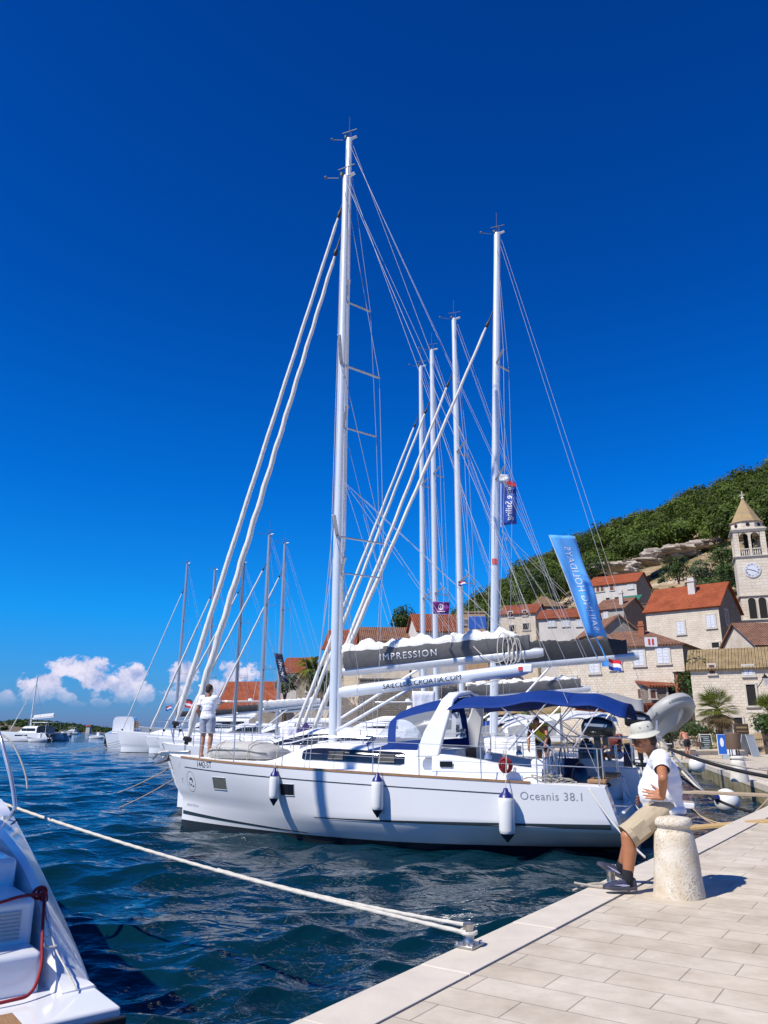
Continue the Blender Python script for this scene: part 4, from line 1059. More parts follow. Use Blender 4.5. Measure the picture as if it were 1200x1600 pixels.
def small_boat(p, phi, L, label, con=1, hull='gelcoat', group='small open boats in the bay'):
    e = empty('motorboat', (p[0], p[1], 0), R(phi), label, 'motorboat', group)
    H = Hull(L, L*.36, .9, .7, L*.1, .1, .9, 2); H.mesh(e, (hull, 'antifoul'), 18)
    rows = [[(x, H.y(x, H.sh(x))*q, H.sh(x)-.12*(1-q*q)) for q in (-1, -.5, 0, .5, 1)] for x in [lerp(0, L, i/10) for i in range(11)]]
    MB().grid(rows).build('deck', 'gelcoat', e)
    if con:
        MB().box((L*.42, 0, 1.1), (L*.12, L*.12, .9)).build('console', 'gelcoat', e, bevel=.06)
        MB().grid([[(L*.47, -L*.06, 1.5), (L*.47, L*.06, 1.5)], [(L*.43, -L*.05, 1.95), (L*.43, L*.05, 1.95)]]).build('windscreen', 'dark_glass', e)
    outboard(e, (-.05, 0, 1.0), 1.1, PI)
    return e
small_boat((-62.3, 149), 172, 4.6, 'small white tender floating beside the anchored catamaran')
small_boat((-70.5, 203), 170, 5.2, 'long low white boat with a short mast, right of the anchored catamaran', 1)
small_boat((-64, 195), 172, 5, 'white open boat partly hidden behind the moored row')
small_boat((-98, 250), 178, 6, 'tiny grey boat straight behind the catamaran stern')
motor_yacht((-145, 380), 165, 10, 'grey motor yacht anchored before the islet', 'gelcoat_grey', 1, .7)
# -------------------------------------------------- the boat at the left edge, seen over its stern
oL = (-3.56, 5.5); pL = 128
eL = empty('catamaran', (oL[0], oL[1], 0), R(pL), 'white boat at the left edge of the photo with red rope on its stepped stern', 'catamaran')
def onL(x, y, z): return onboat(oL, pL, x, y, z)
def bz(x): return .36 if x < .1 else lerp(.36, 1.44, min(1, (x-.1)/3.2)**.85)+max(0, x-3.3)*.03
mb = MB()   # outer hull and bulwark
rows = []; ri = lambda x: .33*sm(-.15, .5, x)*(1-sm(.8, 3.6, x))
for i in range(41):
    x = lerp(-.1, 12.6, (i/40)**1.4); z = max(.37, bz(x)); t = x/12.8; w = 1.0-.92*max(0, (t-.45)/.55)**2.2
    yo = -.75-w; yi = lerp(yo+.32, -.75, .0 if x < 4 else min(1, (x-4)/3)); zi = z-.02
    rows.append([(x, -.75-w*.5, -.4), (x, -.75-w*.78, .05), (x, yo+.02, z*.55), (x, yo, z-.06), (x, yo+.05, z), (x, yi-.04, zi+ri(x)), (x, yi, zi-.05+ri(x)), (x, yi+.05, min(zi-.06, .25 if x < 4 else z-.1)), (x, -.6, -.4)])
hullL = mb.loft(rows).build('hull', 'gelcoat', eL, smooth=35)
mb = MB()
mb.loft([[(x, -1.72, .16), (x, -1.72, .35), (x, 1.0, .35), (x, 1.0, .16)] for x in (-.62, .9)]); mb.build('swim_platform', 'gelcoat', eL, bevel=.02)
MB().loft([[(x, -1.74, .14), (x, -1.74, .30), (x, 1.0, .30), (x, 1.0, .14)] for x in (-.68, -.63)]).build('platform_edge', 'rubber', eL, bevel=.01)
MB().box((-.47, -.05, .357), (.26, 2.05, .02)).build('platform_teak', 'teak', eL)
for x0, x1, z, nm in ((.05, 6, .62, 'step'), (.38, 6, .93, 'step'), (1.05, 6, 1.14, 'step')):
    rows = [[(x0+d, -1.36, 0), (x0+d, -1.36, z-.03), (x0+.03+d*.6, -1.36, z), (x1, -1.36, z), (x1, -1.36, 0)], [(x0+d, 1.0, 0), (x0+d, 1.0, z-.03), (x0+.03+d*.6, 1.0, z), (x1, 1.0, z), (x1, 1.0, 0)]] if 0 else None
    MB().box(((x0+x1)/2, -.17, z/2), (x1-x0, 2.36, z)).build(nm, 'gelcoat', eL, bevel=.04)
MB().box((7.5, 1.5, .95), (7.5, 5.5, .8)).build('bridge_deck', 'gelcoat', eL, bevel=.06)
mb = MB()
for i in range(8): mb.box((.372, -1.12, .66+.026*i), (.012, .26, .016))
mb.build('vent_grille', 'gelcoat_grey', eL)
for x, r in ((2.55, .055), ):
    MB().lathe([(r, 0), (r, .008), (r*.75, .01), (r*.7, .004), (r*.2, .006), (.001, .006)], 20, (x, -1.5, bz(x)-.012), Matrix.Rotation(-.30, 3, 'Y')).build('filler_cap', 'steel_worn', eL)
MB().box((2.92, -1.5, bz(2.92)), (.11, .13, .012), Matrix.Rotation(-.28, 3, 'Y')).build('deck_plate', 'trim_grey', eL, bevel=.004)
# stern rail
mb = MB(); a = V(2.75, -1.6, bz(2.75)-.02); toL_ = lambda p: Matrix.Rotation(-R(pL), 3, 'Z') @ (p-V(oL[0], oL[1], 0)); yb = onL(2.75, -1.6, 0).y
railp = [a]+[toL_(at(u, v_, yb+dy_)) for u, v_, dy_ in ((22, 1266, 0), (22, 1245, .02), (17, 1215, .06), (8, 1180, .15), (0, 1150, .25), (-15, 1115, .5), (-40, 1080, 1))]
mb.tube(smooth_path(railp, 5), .021, 10); mb.lathe([(.045, 0), (.045, .012), (.028, .02), (.028, .07)], 14, a); mb.build('stern_rail', 'steel', eL)
MB().tube(smooth_path([toL_(at(u, v_, yb+.15)) for u, v_ in ((4, 1148), (18, 1160), (30, 1182), (40, 1210), (43, 1232))], 5), .011, 8).build('loose_hose', 'rope_white', eL)
MB().tube([(1.9, -1.25, bz(1.9)+.01), (2.3, -1.40, bz(2.3)+.02), (2.75, -1.74, bz(2.75)+.01)], .007, 6).build('lanyard', 'rope_black', eL)
MB().box((1.55, 2.1, 2.9), (2.5, 4.6, .10)).build('hard_top', 'gelcoat', eL, bevel=.04)  # out-of-view roof, added and sized to shade the starboard bulwark
for xx in (.8, 2.4):  # posts under the added roof
    for yy_ in (-.1, 4.2): MB().tube([(xx, yy_, 1.0), (xx, yy_, 2.86)], .045, 8).build('top_post', 'steel', eL)
# mast of this boat (outside the picture, throws the shade band on the white hull)
MB().tube([(7.66, 0, 1.3), (7.66, 0, 9), (7.6, 0, 17)], [.12, .12, .10], 14).build('mast', 'alu_white', eL)
# red rope tied through a shackle on the boat at the left
e = empty('red_rope', onL(1.25, -1.42, .80), 0, 'dark red rope knotted on the stern steps of the boat at the left edge', 'rope')
kn = onL(1.25, -1.40, .82); loc_ = lambda *a: onL(*a)-onL(1.25, -1.42, .80)
q = [loc_(.55, -1.46, .92), loc_(.32, -1.40, .80), loc_(.14, -1.36, .66), loc_(.0, -1.33, .52), loc_(-.10, -1.25, .40), loc_(-.14, -1.1, .385), loc_(-.12, -.7, .38), loc_(-.05, -.1, .38), loc_(-.1, .5, .38)]
MB().tube(smooth_path(q), .012, 10).build('rope_tail', 'rope_red', e, fix=False)
MB().tube(smooth_path([loc_(.55, -1.44, .92), loc_(.4, -1.25, .95), loc_(.2, -.9, .95), loc_(.0, -.2, 1.02)]), .012, 10).build('rope_tail', 'rope_red', e, fix=False)
mb = MB()
for k in range(3):
    c = loc_(.55+.02*k, -1.46+.015*k, .90+.012*k); b_, x_, y_, z_ = basis((math.cos(k*1.1), math.sin(k*1.1), .4), (0, 0, 1))
    mb.tube([c+(x_*math.cos(TAU*j/16)+z_*math.sin(TAU*j/16))*(.035+.007*k) for j in range(16)], .013, 8, closed=True)
mb.build('knot', 'rope_red', e, fix=False)
e = empty('shackle', onL(1.0, -1.33, .75), 0, 'small steel hook with white lanyard below the red knot on the left stern', 'hook'); z0 = onL(1.0, -1.33, .75)
mb = MB(); mb.tube(smooth_path([loc_(.5, -1.45, .9), loc_(.42, -1.44, .82), loc_(.30, -1.43, .76), loc_(.26, -1.43, .72)]), .009, 8); 
for v_ in range(len(mb.v)): mb.v[v_] = tuple(Vector(mb.v[v_])+onL(1.25, -1.42, .80)-z0)
mb.build('hook', 'steel', e, fix=False)
mb = MB(); mb.tube(smooth_path([loc_(.26, -1.43, .72), loc_(.2, -1.45, .66), loc_(.12, -1.47, .58), loc_(-.02, -1.5, .5), loc_(-.16, -1.55, .38)]), .007, 6); mb.tube(smooth_path([loc_(.22, -1.44, .68), loc_(.2, -1.38, .66), loc_(.15, -1.40, .62), loc_(.14, -1.47, .62)]), .007, 6)
for v_ in range(len(mb.v)): mb.v[v_] = tuple(Vector(mb.v[v_])+onL(1.25, -1.42, .80)-z0)
mb.build('lanyard', 'rope_white', e, fix=False)
# -------------------------------------------------- steel mooring posts, ropes, planks, ball fenders
def post(p, label, ropey=True, s=1):
    e = empty('mooring_post', p, R(55.5), label, 'mooring post', 'steel mooring posts along the kerb')
    MB().box((0, 0, .012), (.24*s, .20*s, .02)).build('base_plate', 'steel_worn', e, bevel=.003)
    MB().lathe([(.058*s, .02), (.06*s, .035), (.052*s, .045), (.052*s, .19*s), (.056*s, .195*s), (.056*s, .205*s), (.03, .21*s)], 24).build('barrel', 'steel_worn', e, smooth=40)
    mb = MB()
    for sx in (1, -1):
        for sy in (1, -1): mb.lathe([(.014, .02), (.014, .034), (.008, .038)], 8, (sx*.095*s, sy*.078*s, 0))
    mb.build('bolt', 'steel', e)
    return e
pA = atz(733, 1479, QZ); post(pA, 'steel mooring post holding the long white rope', s=.76)
pB = atz(956, 1388, QZ); post(pB, 'steel mooring post beside the dark trainers, loose rope at its foot', s=.8)
e = tag(MB().tube(smooth_path([pB+V(-.35, .12, .03), pB+V(-.2, .02, .02), pB+V(-.06, -.08, .03), pB+V(.06, -.06, .03), pB+V(.07, .05, .03), pB+V(-.03, .08, .03), pB+V(-.2, .1, .02), pB+V(-.36, .16, -.05)]), .012, 8).build('loose_rope', 'rope_grey', None, fix=False), 'grey rope end lying round the foot of the post by the trainers', 'rope')
# the long white mooring line, doubled round the post
cl = onL(4.35, -1.5, bz(4.35)+.03); e = empty('mooring_line', cl, 0, 'long thick white mooring line stretched from the left boat to the quay post', 'rope')
za = pA+V(0, 0, .10)
def twisted(a, b, r, sag, nm, off):
    P = sagline(a, b, sag, 60); rows = []; t = (Vector(b)-Vector(a)).normalized(); x = t.cross(V(0, 0, 1)).normalized(); y = x.cross(t); Ln = (Vector(b)-Vector(a)).length
    for i in range(241):
        q = i/240; k = q*60; j0 = min(59, int(k)); p = P[j0].lerp(P[j0+1], k-j0)
        rows.append([p-cl+(x*math.cos(TAU*j/10)+y*math.sin(TAU*j/10))*r*(1+.10*math.cos(3*TAU*j/10-q*Ln*40)) for j in range(10)])
    MB().loft(rows).build(nm, 'rope_white', e, smooth=80)
side = V(.566, .824, 0)*.04
mid = cl.lerp(za, .52)+V(0, 0, -.10)
twisted(cl, za-side*1.1, .0165, .08, 'line_strand', 0); twisted(cl.lerp(za, .62)+V(0, 0, -4*.08*.62*.38), za+side*1.1+V(0, 0, .03), .0155, .03, 'line_strand', 0)
MB().tube([za-cl+V(.054*math.cos(q), .054*math.sin(q), .006*math.sin(q)) for q in [TAU*i/20 for i in range(20)]], .0155, 8, closed=True).build('loop', 'rope_white', e, fix=False)
mb = MB()
for t_ in (.145, .2): p = cl.lerp(za, t_)+V(0, 0, -4*.08*t_*(1-t_))-cl; d = (za-cl).normalized(); mb.tube([p-d*.02, p+d*.02], .021, 10)
mb.build('whipping', 'rope_black', e)
# stern line of the nearest boat to the quay
a = onboat(o1, 158, .55, 1.55, 1.22); b = atz(1008, 1346, QZ)+V(0, 0, .05)
tag(MB().tube([a]+sagline(onboat(o1, 158, .28, 1.72, 1.19), b, .08, 20), .014, 8).build('stern_line', 'rope_white', None, fix=False), 'white stern line running from the nearest boat to the kerb by the seated man', 'rope')
tag(MB().tube(sagline(onboat(o1, 158, -.1, -.9, .95), atz(1060, 1322, QZ)+V(0, 0, .05), .1, 16), .012, 8).build('stern_line', 'rope_white', None, fix=False), 'second stern line of the nearest boat passing behind the stone bollard', 'rope')
# heap of rope on the stern quarter
mb = MB(); random.seed(4)
for k in range(9):
    c = V(.95+random.uniform(-.3, .35), 1.5+random.uniform(-.12, .1), 1.22+.02*k); r_ = random.uniform(.10, .2)
    mb.tube([c+V(r_*1.5*math.cos(TAU*j/18), r_*.6*math.sin(TAU*j/18), .03*math.sin(TAU*j/9+k)) for j in range(18)], .013, 6, closed=True)
rp = mb.build('rope_heap', 'rope_grey', None, fix=False); rp.location = (o1[0], o1[1], 0); rp.rotation_euler.z = R(158); tag(rp, 'untidy heap of pale mooring rope on the stern corner of the nearest boat', 'rope')
# dark red coil on the lifeline
e = empty('rope_coil', onboat(o1, 158, 1.78, 1.74, 1.56), R(158), 'dark red coiled rope hung on the lifeline of the nearest boat', 'rope coil')
mb = MB()
for k in range(7):
    a = k*.45; r_ = .11+.008*(k % 3); mb.tube([(r_*math.cos(TAU*j/20)*math.cos(a*.25), .02*(k-3)+.02*math.sin(TAU*j/20), r_*1.05*math.sin(TAU*j/20)) for j in range(20)], .016, 6, closed=True)
for k in range(3): mb.tube([(.02*k, .09*math.cos(TAU*j/16), .12*math.sin(TAU*j/16)) for j in range(16)], .016, 6, closed=True)
mb.build('coil', 'rope_red', e, fix=False); MB().tube([(0, 0, .1), (0, -.02, .26), (.03, -.02, .27), (.04, 0, .05), (.03, .03, -.2)], .01, 6).build('hanging_loop', 'rope_white', e)
# bow mooring lines going down into the water
for u1, v1, u2, v2, lb in ((272, 1217, 178, 1265, 'lower thin mooring line slanting from the nearest bow into the water'), (266, 1200, 172, 1243, 'upper thin mooring line slanting from the nearest bow into the water')):
    a = at(u1, v1, 19.9); b = atz(u2, v2, -.15); tag(MB().tube(sagline(a, b, .05, 10), .014, 6).build('bow_line', 'rope_tan', None, fix=False), lb, 'rope')
for i in range(4): 
    a = V(-26.2+.6*i, 82+2*i, 1.3); tag(MB().tube(sagline(a, a+V(-6-i*.4, -3.5, -1.4), .1, 8), .03, 5).build('bow_line', 'rope_white', None, fix=False), 'pale mooring line slanting into the water at the left end of the moored row', 'rope', 'mooring lines of the left-end boats')
# gangway planks
def plank(a, b, w, t, m, label):
    a, b = Vector(a), Vector(b); mb = MB(); mb.bar(a-a, b-a, w, t); o = mb.build('gangplank', m, None, bevel=.006); o.location = a; return tag(o, label, 'gangplank')
plank(at(1012, 1299, 14.75), at(1215, 1282, 14.3), .30, .05, 'timber', 'yellow wooden gangplank reaching from behind the stone bollard across the kerb')
plank(at(1045, 1236, 19.0), at(1230, 1244, 18.2), .34, .06, 'plank_grey', 'weathered brown gangplank laid over the water behind the man')
e = plank(at(1058, 1225, 21.4), at(1290, 1262, 15.6), .0, .0, 'rope_black', '') if 0 else None
def chain_line(a, b, sag, r, m, label): return tag(MB().tube(sagline(a, b, sag, 24), r, 6).build('mooring_line', m, None, fix=False), label, 'rope')
chain_line(at(1046, 1170, 22.5), at(1260, 1222, 16.5), .12, .045, 'rope_black', 'thick black mooring rope running from behind the man to the right edge')
chain_line(at(1035, 1168, 23.0), at(1240, 1208, 20.5), .1, .022, 'rope_grey', 'thin grey mooring line just above the thick black one')
chain_line(at(1062, 1212, 21.5), at(1235, 1275, 15.2), .25, .03, 'rope_black', 'sagging black chain-like line over the water right of the man')
chain_line(at(1072, 1258, 18.6), at(1215, 1228, 17.2), .55, .018, 'rope_tan', 'brown rope sagging below the white ball fender')
chain_line(at(1078, 1258, 18.4), at(1135, 1290, 15.2), .12, .016, 'rope_tan', 'short brown rope dropping from the white platform to the kerb')
chain_line(at(1024, 1158, 23.5), at(1100, 1240, 20.3), .05, .03, 'rope_white', 'white line slanting down from the stern behind the man')
chain_line(at(1030, 1150, 23.5), at(1112, 1250, 20.0), .05, .025, 'alu_grey', 'grey pole-like line slanting down beside the white one')
def ball(p, r, label):
    e = empty('ball_fender', p, 0, label, 'ball fender', 'round white ball fenders')
    MB().lathe([(.001, -r)]+[(r*math.sin(PI*i/18), -r*math.cos(PI*i/18)) for i in range(1, 17)]+[(r*.3, r*1.02), (r*.22, r*1.15), (.02, r*1.17)], 28).build('ball', 'fender_white', e, smooth=70)
    MB().lathe([(r*.30, r*.93), (r*.31, r*1.03), (r*.24, r*1.18), (.02, r*1.19)], 16).build('fender_end', 'fender_blue', e)
    return e
b_ = ball(at(1136, 1252, 20.2), .30, 'large white ball fender on the water, nearest the kerb'); b_.rotation_euler = (R(20), R(-75), 0)
ball(at(1089, 1195, 29), .28, 'white ball fender hanging off a stern, beside the shirtless man'); 
ball(at(1083, 1186, 31), .26, 'smaller white ball fender half hidden behind the other far one') if 0 else None
# flags ------------------------------------------------------------------
def flag(name, label, P00, P10, P01, P11, m, wave=.05, nx=20, ny=8, phase=0, cat='flag'):
    """P00->P10 along the hoist, P01/P11 the fly side"""
    o = Vector(P00); e = empty(name, o, 0, label, cat); P = [Vector(p)-o for p in (P00, P10, P01, P11)]
    n_ = (P[1]-P[0]).cross(P[2]-P[0]).normalized()
    def S(a, b, off=0): return P[0].lerp(P[1], a).lerp(P[2].lerp(P[3], a), b)+n_*(wave*b*(math.sin(a*7+b*4+phase)+.5*math.sin(a*13-b*6))+.3*wave*math.sin(b*9+a*3)+off)
    c = MB().grid([[S(i/nx, j/ny) for j in range(ny+1)] for i in range(nx+1)]).build('cloth', m, e, smooth=80); c.modifiers.new('t', 'SOLIDIFY').thickness = .004
    return e, S, c
yy = 23.6
e, S, c = flag('feather_flag', 'light blue feather flag reading SAILING HOLIDAYS in mirrored white letters', at(858, 836, yy), at(917, 993, yy), at(899, 838, yy), at(950, 995, yy), 'flag_sky', .11, 28, 8)
def onflag(a0, b0, ka, kb, S, off):
    return lambda x, y: S(a0+x*ka, b0+y*kb, off)
L_ = (at(858, 836, yy)-at(917, 993, yy)).length
lettering('SAILING HOLIDAYS', .30, 'letter_white', c, lambda x, y: S(.53-x/L_, .52+y/.80, .016), sub=.12, spacing=1.08)
me = [o for o in c.children][0]
MB().tube([S(0, 0), S(.5, 0)+V(.02, 0, 0), S(1, 0), S(1.22, -.1)+V(.12, 0, 0)], .018, 6).build('pole', 'alu_white', e)
mb = MB(); p = S(1.22, .25); mb.tube([S(1, .35), S(1.12, .5), S(1.24, .55)], .02, 6); mb.box(S(1.26, .6), (.4, .05, .16)); mb.build('pole_clamp', 'flag_sky', e)
yy = 27
e, S2, c = flag('feather_flag', 'blue flag reading More Sailing in mirrored white letters, high behind the third mast', at(783, 742, yy), at(783, 821, yy), at(806, 752, yy), at(808, 818, yy), 'flag_blue', .07, 18, 8, 1)
lettering('More Sailing', .33, 'letter_white', c, lambda x, y: S2(.50+x/1.95, .50-y/.56, .014), sub=.12)
MB().tube([S2(-.06, 0), S2(1.03, 0)], .02, 6).build('pole', 'alu_white', e)
c2 = MB().grid([[S2(a, b, .02) for b in (.1, .5, 1)] for a in (.05, .09, .14)]).build('red_stripe', 'flag_red', c)
e, S3, c = flag('flag', 'white and blue pennant just above the blue mirrored flag', at(779, 741, 26.8), at(779, 752, 26.8), at(795, 742, 26.8), at(795, 752, 26.8), 'flag_white', .03, 6, 6)
e, S4, c = flag('flag', 'purple flag with white emblem between the masts', at(676, 940, 33.8), at(677, 959, 33.8), at(703, 941, 33.8), at(701, 959, 33.8), 'flag_purple', .05, 8, 12)
mb = MB(); mb.grid([[S4(.42+.26*math.sin(a)*r, .48+.15*math.cos(a)*r, +.016) for r in (1, .72)] for a in [TAU*i/24 for i in range(25)]]); mb.grid([[S4(.3+.3*q, .46, +.016), S4(.3+.3*q, .50, +.016)] for q in (0, 1)]); mb.grid([[S4(.78, .25+.5*q, +.016), S4(.85, .25+.5*q, +.016)] for q in (0, .5, 1)]); mb.build('emblem', 'flag_white', c, smooth=0)
def tricolour(label, u, v, w, h, y, cols=('flag_red', 'flag_white', 'flag_blue'), tilt=0):
    e = empty('flag', at(u, v, y), 0, label, 'flag'); o = at(u, v, y)
    for k, cm in enumerate(cols):
        a, b = h*k/len(cols), h*(k+1)/len(cols)
        MB().grid([[at(u+w*q, v+z+tilt*q+1.2*math.sin(q*6), y+.1*math.sin(q*5))-o for z in (a, b)] for q in [i/8 for i in range(9)]]).build('stripe', cm, e)
    return e
tricolour('red white and blue flag drooping at the stern over the grey canopy', 951, 1028, 20, 17, 20.5, tilt=6)
tricolour('small red white and blue courtesy flag by the fourth mast', 716, 908, 12, 7, 30.5)
tricolour('tiny red white and blue flag above the left-end boats', 259, 1103, 9, 7, 92)
tricolour('striped red flag with dark corner above the left-end boats', 287, 1088, 14, 14, 88, ('flag_navy', 'flag_red', 'flag_white', 'flag_red'), 8)
e, S5, c = flag('feather_flag', 'navy feather flag hanging beside the bare grey masts', at(428, 1020, 52), at(438, 1066, 52), at(441, 1022, 52), at(450, 1066, 52), 'flag_navy', .1, 12, 6)
lettering('MARINA', .34, 'letter_white', c, lambda x, y: S5(.5+x/2.2, .5-y/.6, .03))
# other people -------------------------------------------------------------
W = dict(leg=.6, vox=.011)
figure('shirtless man in black swim trunks bending on the far quay', standing(atz(1076, 1186, QZ), R(15), 1.72, head=(0, .34, 1.50), neck=(0, .22, 1.40), chest=(0, .14, 1.24), shL=(-.19, .2, 1.36), shR=(.19, .2, 1.36), elL=(-.24, .26, 1.1), elR=(.24, .26, 1.1), wrL=(-.2, .36, .88), wrR=(.2, .36, .88), td=(0, 1, -.3), fd=(0, 1, -.4)), 'skin_ruddy', None, 'shorts_black', **W)
pp = onboat(o2, 162, 2.15, .75, 1.05)
figure('person in yellow sleeveless top leaning forward under the blue canopy', standing(pp, R(150), 1.7, head=(0, .45, 1.36), neck=(0, .33, 1.30), chest=(0, .2, 1.2), shL=(-.18, .28, 1.28), shR=(.18, .28, 1.28), elL=(-.24, .38, 1.02), elR=(.24, .38, 1.02), wrL=(-.2, .5, .78), wrR=(.2, .5, .78), td=(0, 1, -.5), fd=(0, 1, -.6)), 'skin_tan', 'yellow_cloth', 'shorts_black', sleeve=.12, **W)
figure('woman in pale sun hat and dark glasses standing beyond the sprayhood', standing(at(640, 1139, 27.2)-V(0, 0, .95), R(215), 1.68), 'skin_tan', 'light_cloth', 'shorts_grey', hatm='light_cloth', sun=True, **W)
figure('dark-haired person in maroon top sitting on a stern behind the outboard motor', standing(V(at(959, 1118, 22.0).x, 22.0, 1.05), R(120), 1.7, hipL=(-.09, .0, .5), hipR=(.09, 0, .5), pelvis=(0, 0, .54), knL=(-.12, .42, .5), knR=(.12, .42, .5), anL=(-.12, .44, .09), anR=(.12, .44, .09), toL=(-.12, .6, .04), toR=(.12, .6, .04), chest=(0, .04, .86), neck=(0, .06, 1.06), head=(0, .1, 1.2), shL=(-.19, .04, 1.0), shR=(.19, .04, 1.0), elL=(-.26, .1, .74), elR=(.26, .1, .74), wrL=(-.2, .32, .62), wrR=(.2, .32, .62)), 'skin_tan', 'maroon_cloth', 'shorts_grey', **W)
figure('person cut off by the right edge, only a tanned elbow showing', standing(V(3.16, 5.95, QZ), R(0), 1.82, elL=(-.34, -.10, 1.20), wrL=(-.17, .05, .98), elR=(.33, -.13, 1.17), wrR=(.17, .05, .98)), 'skin_tan', 'white_cloth', 'shorts_grey', vox=.009, leg=.7)
# cloths hung to dry on the boats
def towel(p, w, h, m, label, az=0):
    o = Vector(p); e = MB().grid([[V((j/8-.5)*w*(1-.1*i/8), .06*math.sin(j*1.3)*(i/8), -h*i/8) for j in range(9)] for i in range(9)]).build('towel', m, None, smooth=80)
    e.location = o; e.rotation_euler.z = az; e.modifiers.new('t', 'SOLIDIFY').thickness = .01; return tag(e, label, 'towel')
towel(at(662, 1080, 20.6), .62, 1.0, 'white_cloth', 'white towel with blue fold hung behind the blue sprayhood', .2)
towel(at(452, 1136, 23.5), .5, .55, 'white_cloth', 'white cloth drying on the foredeck of the second boat', .2)
tag(MB().loft([[at(u, v, 22.6+d)+V(0, 0, 0) for u, v, d in ((462, 1150, 0), (478, 1128, .2), (498, 1150, .5), (480, 1154, 0))], [at(u, v, 23.6+d) for u, v, d in ((458, 1152, 0), (476, 1130, .2), (496, 1151, .5), (480, 1154, 0))]]).build('cover', 'purple_cloth', None, smooth=60), 'dark purple cover heaped on the deck behind the main mast', 'cover')
# ================================================================ water
def math_node(N, Lk, op, a, b=None):
    m = N.new('ShaderNodeMath'); m.operation = op
    for i, x in enumerate((a, b)):
        if x is None: continue
        if isinstance(x, (int, float)): m.inputs[i].default_value = x
        else: Lk.new(x, m.inputs[i])
    return m.outputs[0]
m = D.materials.new('sea'); N, Lk = nodes_of(m); b = N['Principled BSDF']
setin(b, 'Base Color', (.0012, .019, .031, 1)); setin(b, 'Roughness', .03); setin(b, 'IOR', 1.333)
tc = N.new('ShaderNodeTexCoord'); hgt = None
bp = None
for sc, st, ds, sx in ((2.8, .9, .085, .6), (8, .55, .022, .65), (.8, .5, .15, .5)):
    mp = N.new('ShaderNodeMapping'); mp.inputs['Scale'].default_value = (sx, 1, 1); mp.inputs['Rotation'].default_value = (0, 0, R(12+sc*3)); Lk.new(tc.outputs['Object'], mp.inputs[0])
    n = N.new('ShaderNodeTexNoise'); n.inputs['Scale'].default_value = sc; n.inputs['Detail'].default_value = 3; Lk.new(mp.outputs[0], n.inputs[0])
    q = N.new('ShaderNodeBump'); q.inputs['Strength'].default_value = st; q.inputs['Distance'].default_value = ds; Lk.new(n.outputs['Fac'], q.inputs['Height'])
    if bp: Lk.new(bp.outputs[0], q.inputs['Normal'])
    bp = q
Lk.new(bp.outputs[0], b.inputs['Normal']); MATS['sea'] = m
def make_water():
    dist = [2.2]
    while dist[-1] < 150: dist.append(dist[-1]*1.0062)
    while dist[-1] < 15000: dist.append(dist[-1]*1.12)
    nd = len(dist); az = np.concatenate([np.linspace(-180, -36, 70), np.linspace(-35.9, 36, 700), np.linspace(36.5, 180, 70)])
    d = np.array(dist)[:, None]; a = np.radians(az)[None, :]
    X = d*np.sin(a); Y = d*np.cos(a); Z = np.zeros_like(X); DX = np.zeros_like(X); DY = np.zeros_like(X)
    r = np.random.default_rng(11); step = np.maximum(d*.0062, .02)
    for i in range(90):
        lam = .24*(4.2/.24)**(r.random()); k = TAU/lam; th = R(-70)+r.normal(0, .62); amp = .0112*lam**.62*(.5+r.random()); ph = r.random()*TAU
        kx, ky = math.cos(th), math.sin(th); w = np.clip((lam/step-3)/5, 0, 1)*np.clip(260/d-1, 0, 1)
        p = k*(X*kx+Y*ky)+ph; Z += amp*w*np.cos(p)*.55; DX += -amp*w*kx*np.sin(p)*.55; DY += -amp*w*ky*np.sin(p)*.55
    X = X+DX; Y = Y+DY
    na = len(az); co = np.stack([X, Y, Z], -1).reshape(-1, 3)
    i = np.arange(nd-1)[:, None]*na+np.arange(na-1)[None, :]
    q = np.stack([i, i+1, i+1+na, i+na], -1).reshape(-1, 4)[:, ::-1]
    me = D.meshes.new('sea'); me.vertices.add(len(co)); me.vertices.foreach_set('co', co.ravel().astype(np.float32))
    me.loops.add(q.size); me.loops.foreach_set('vertex_index', q.ravel().astype(np.int32)); me.polygons.add(len(q))
    me.polygons.foreach_set('loop_start', np.arange(0, q.size, 4, dtype=np.int32)); me.polygons.foreach_set('use_smooth', np.ones(len(q), bool)); me.update(); me.validate()
    me.materials.append(m); o = D.objects.new('sea', me); COL.objects.link(o); o['kind'] = 'structure'
make_water()
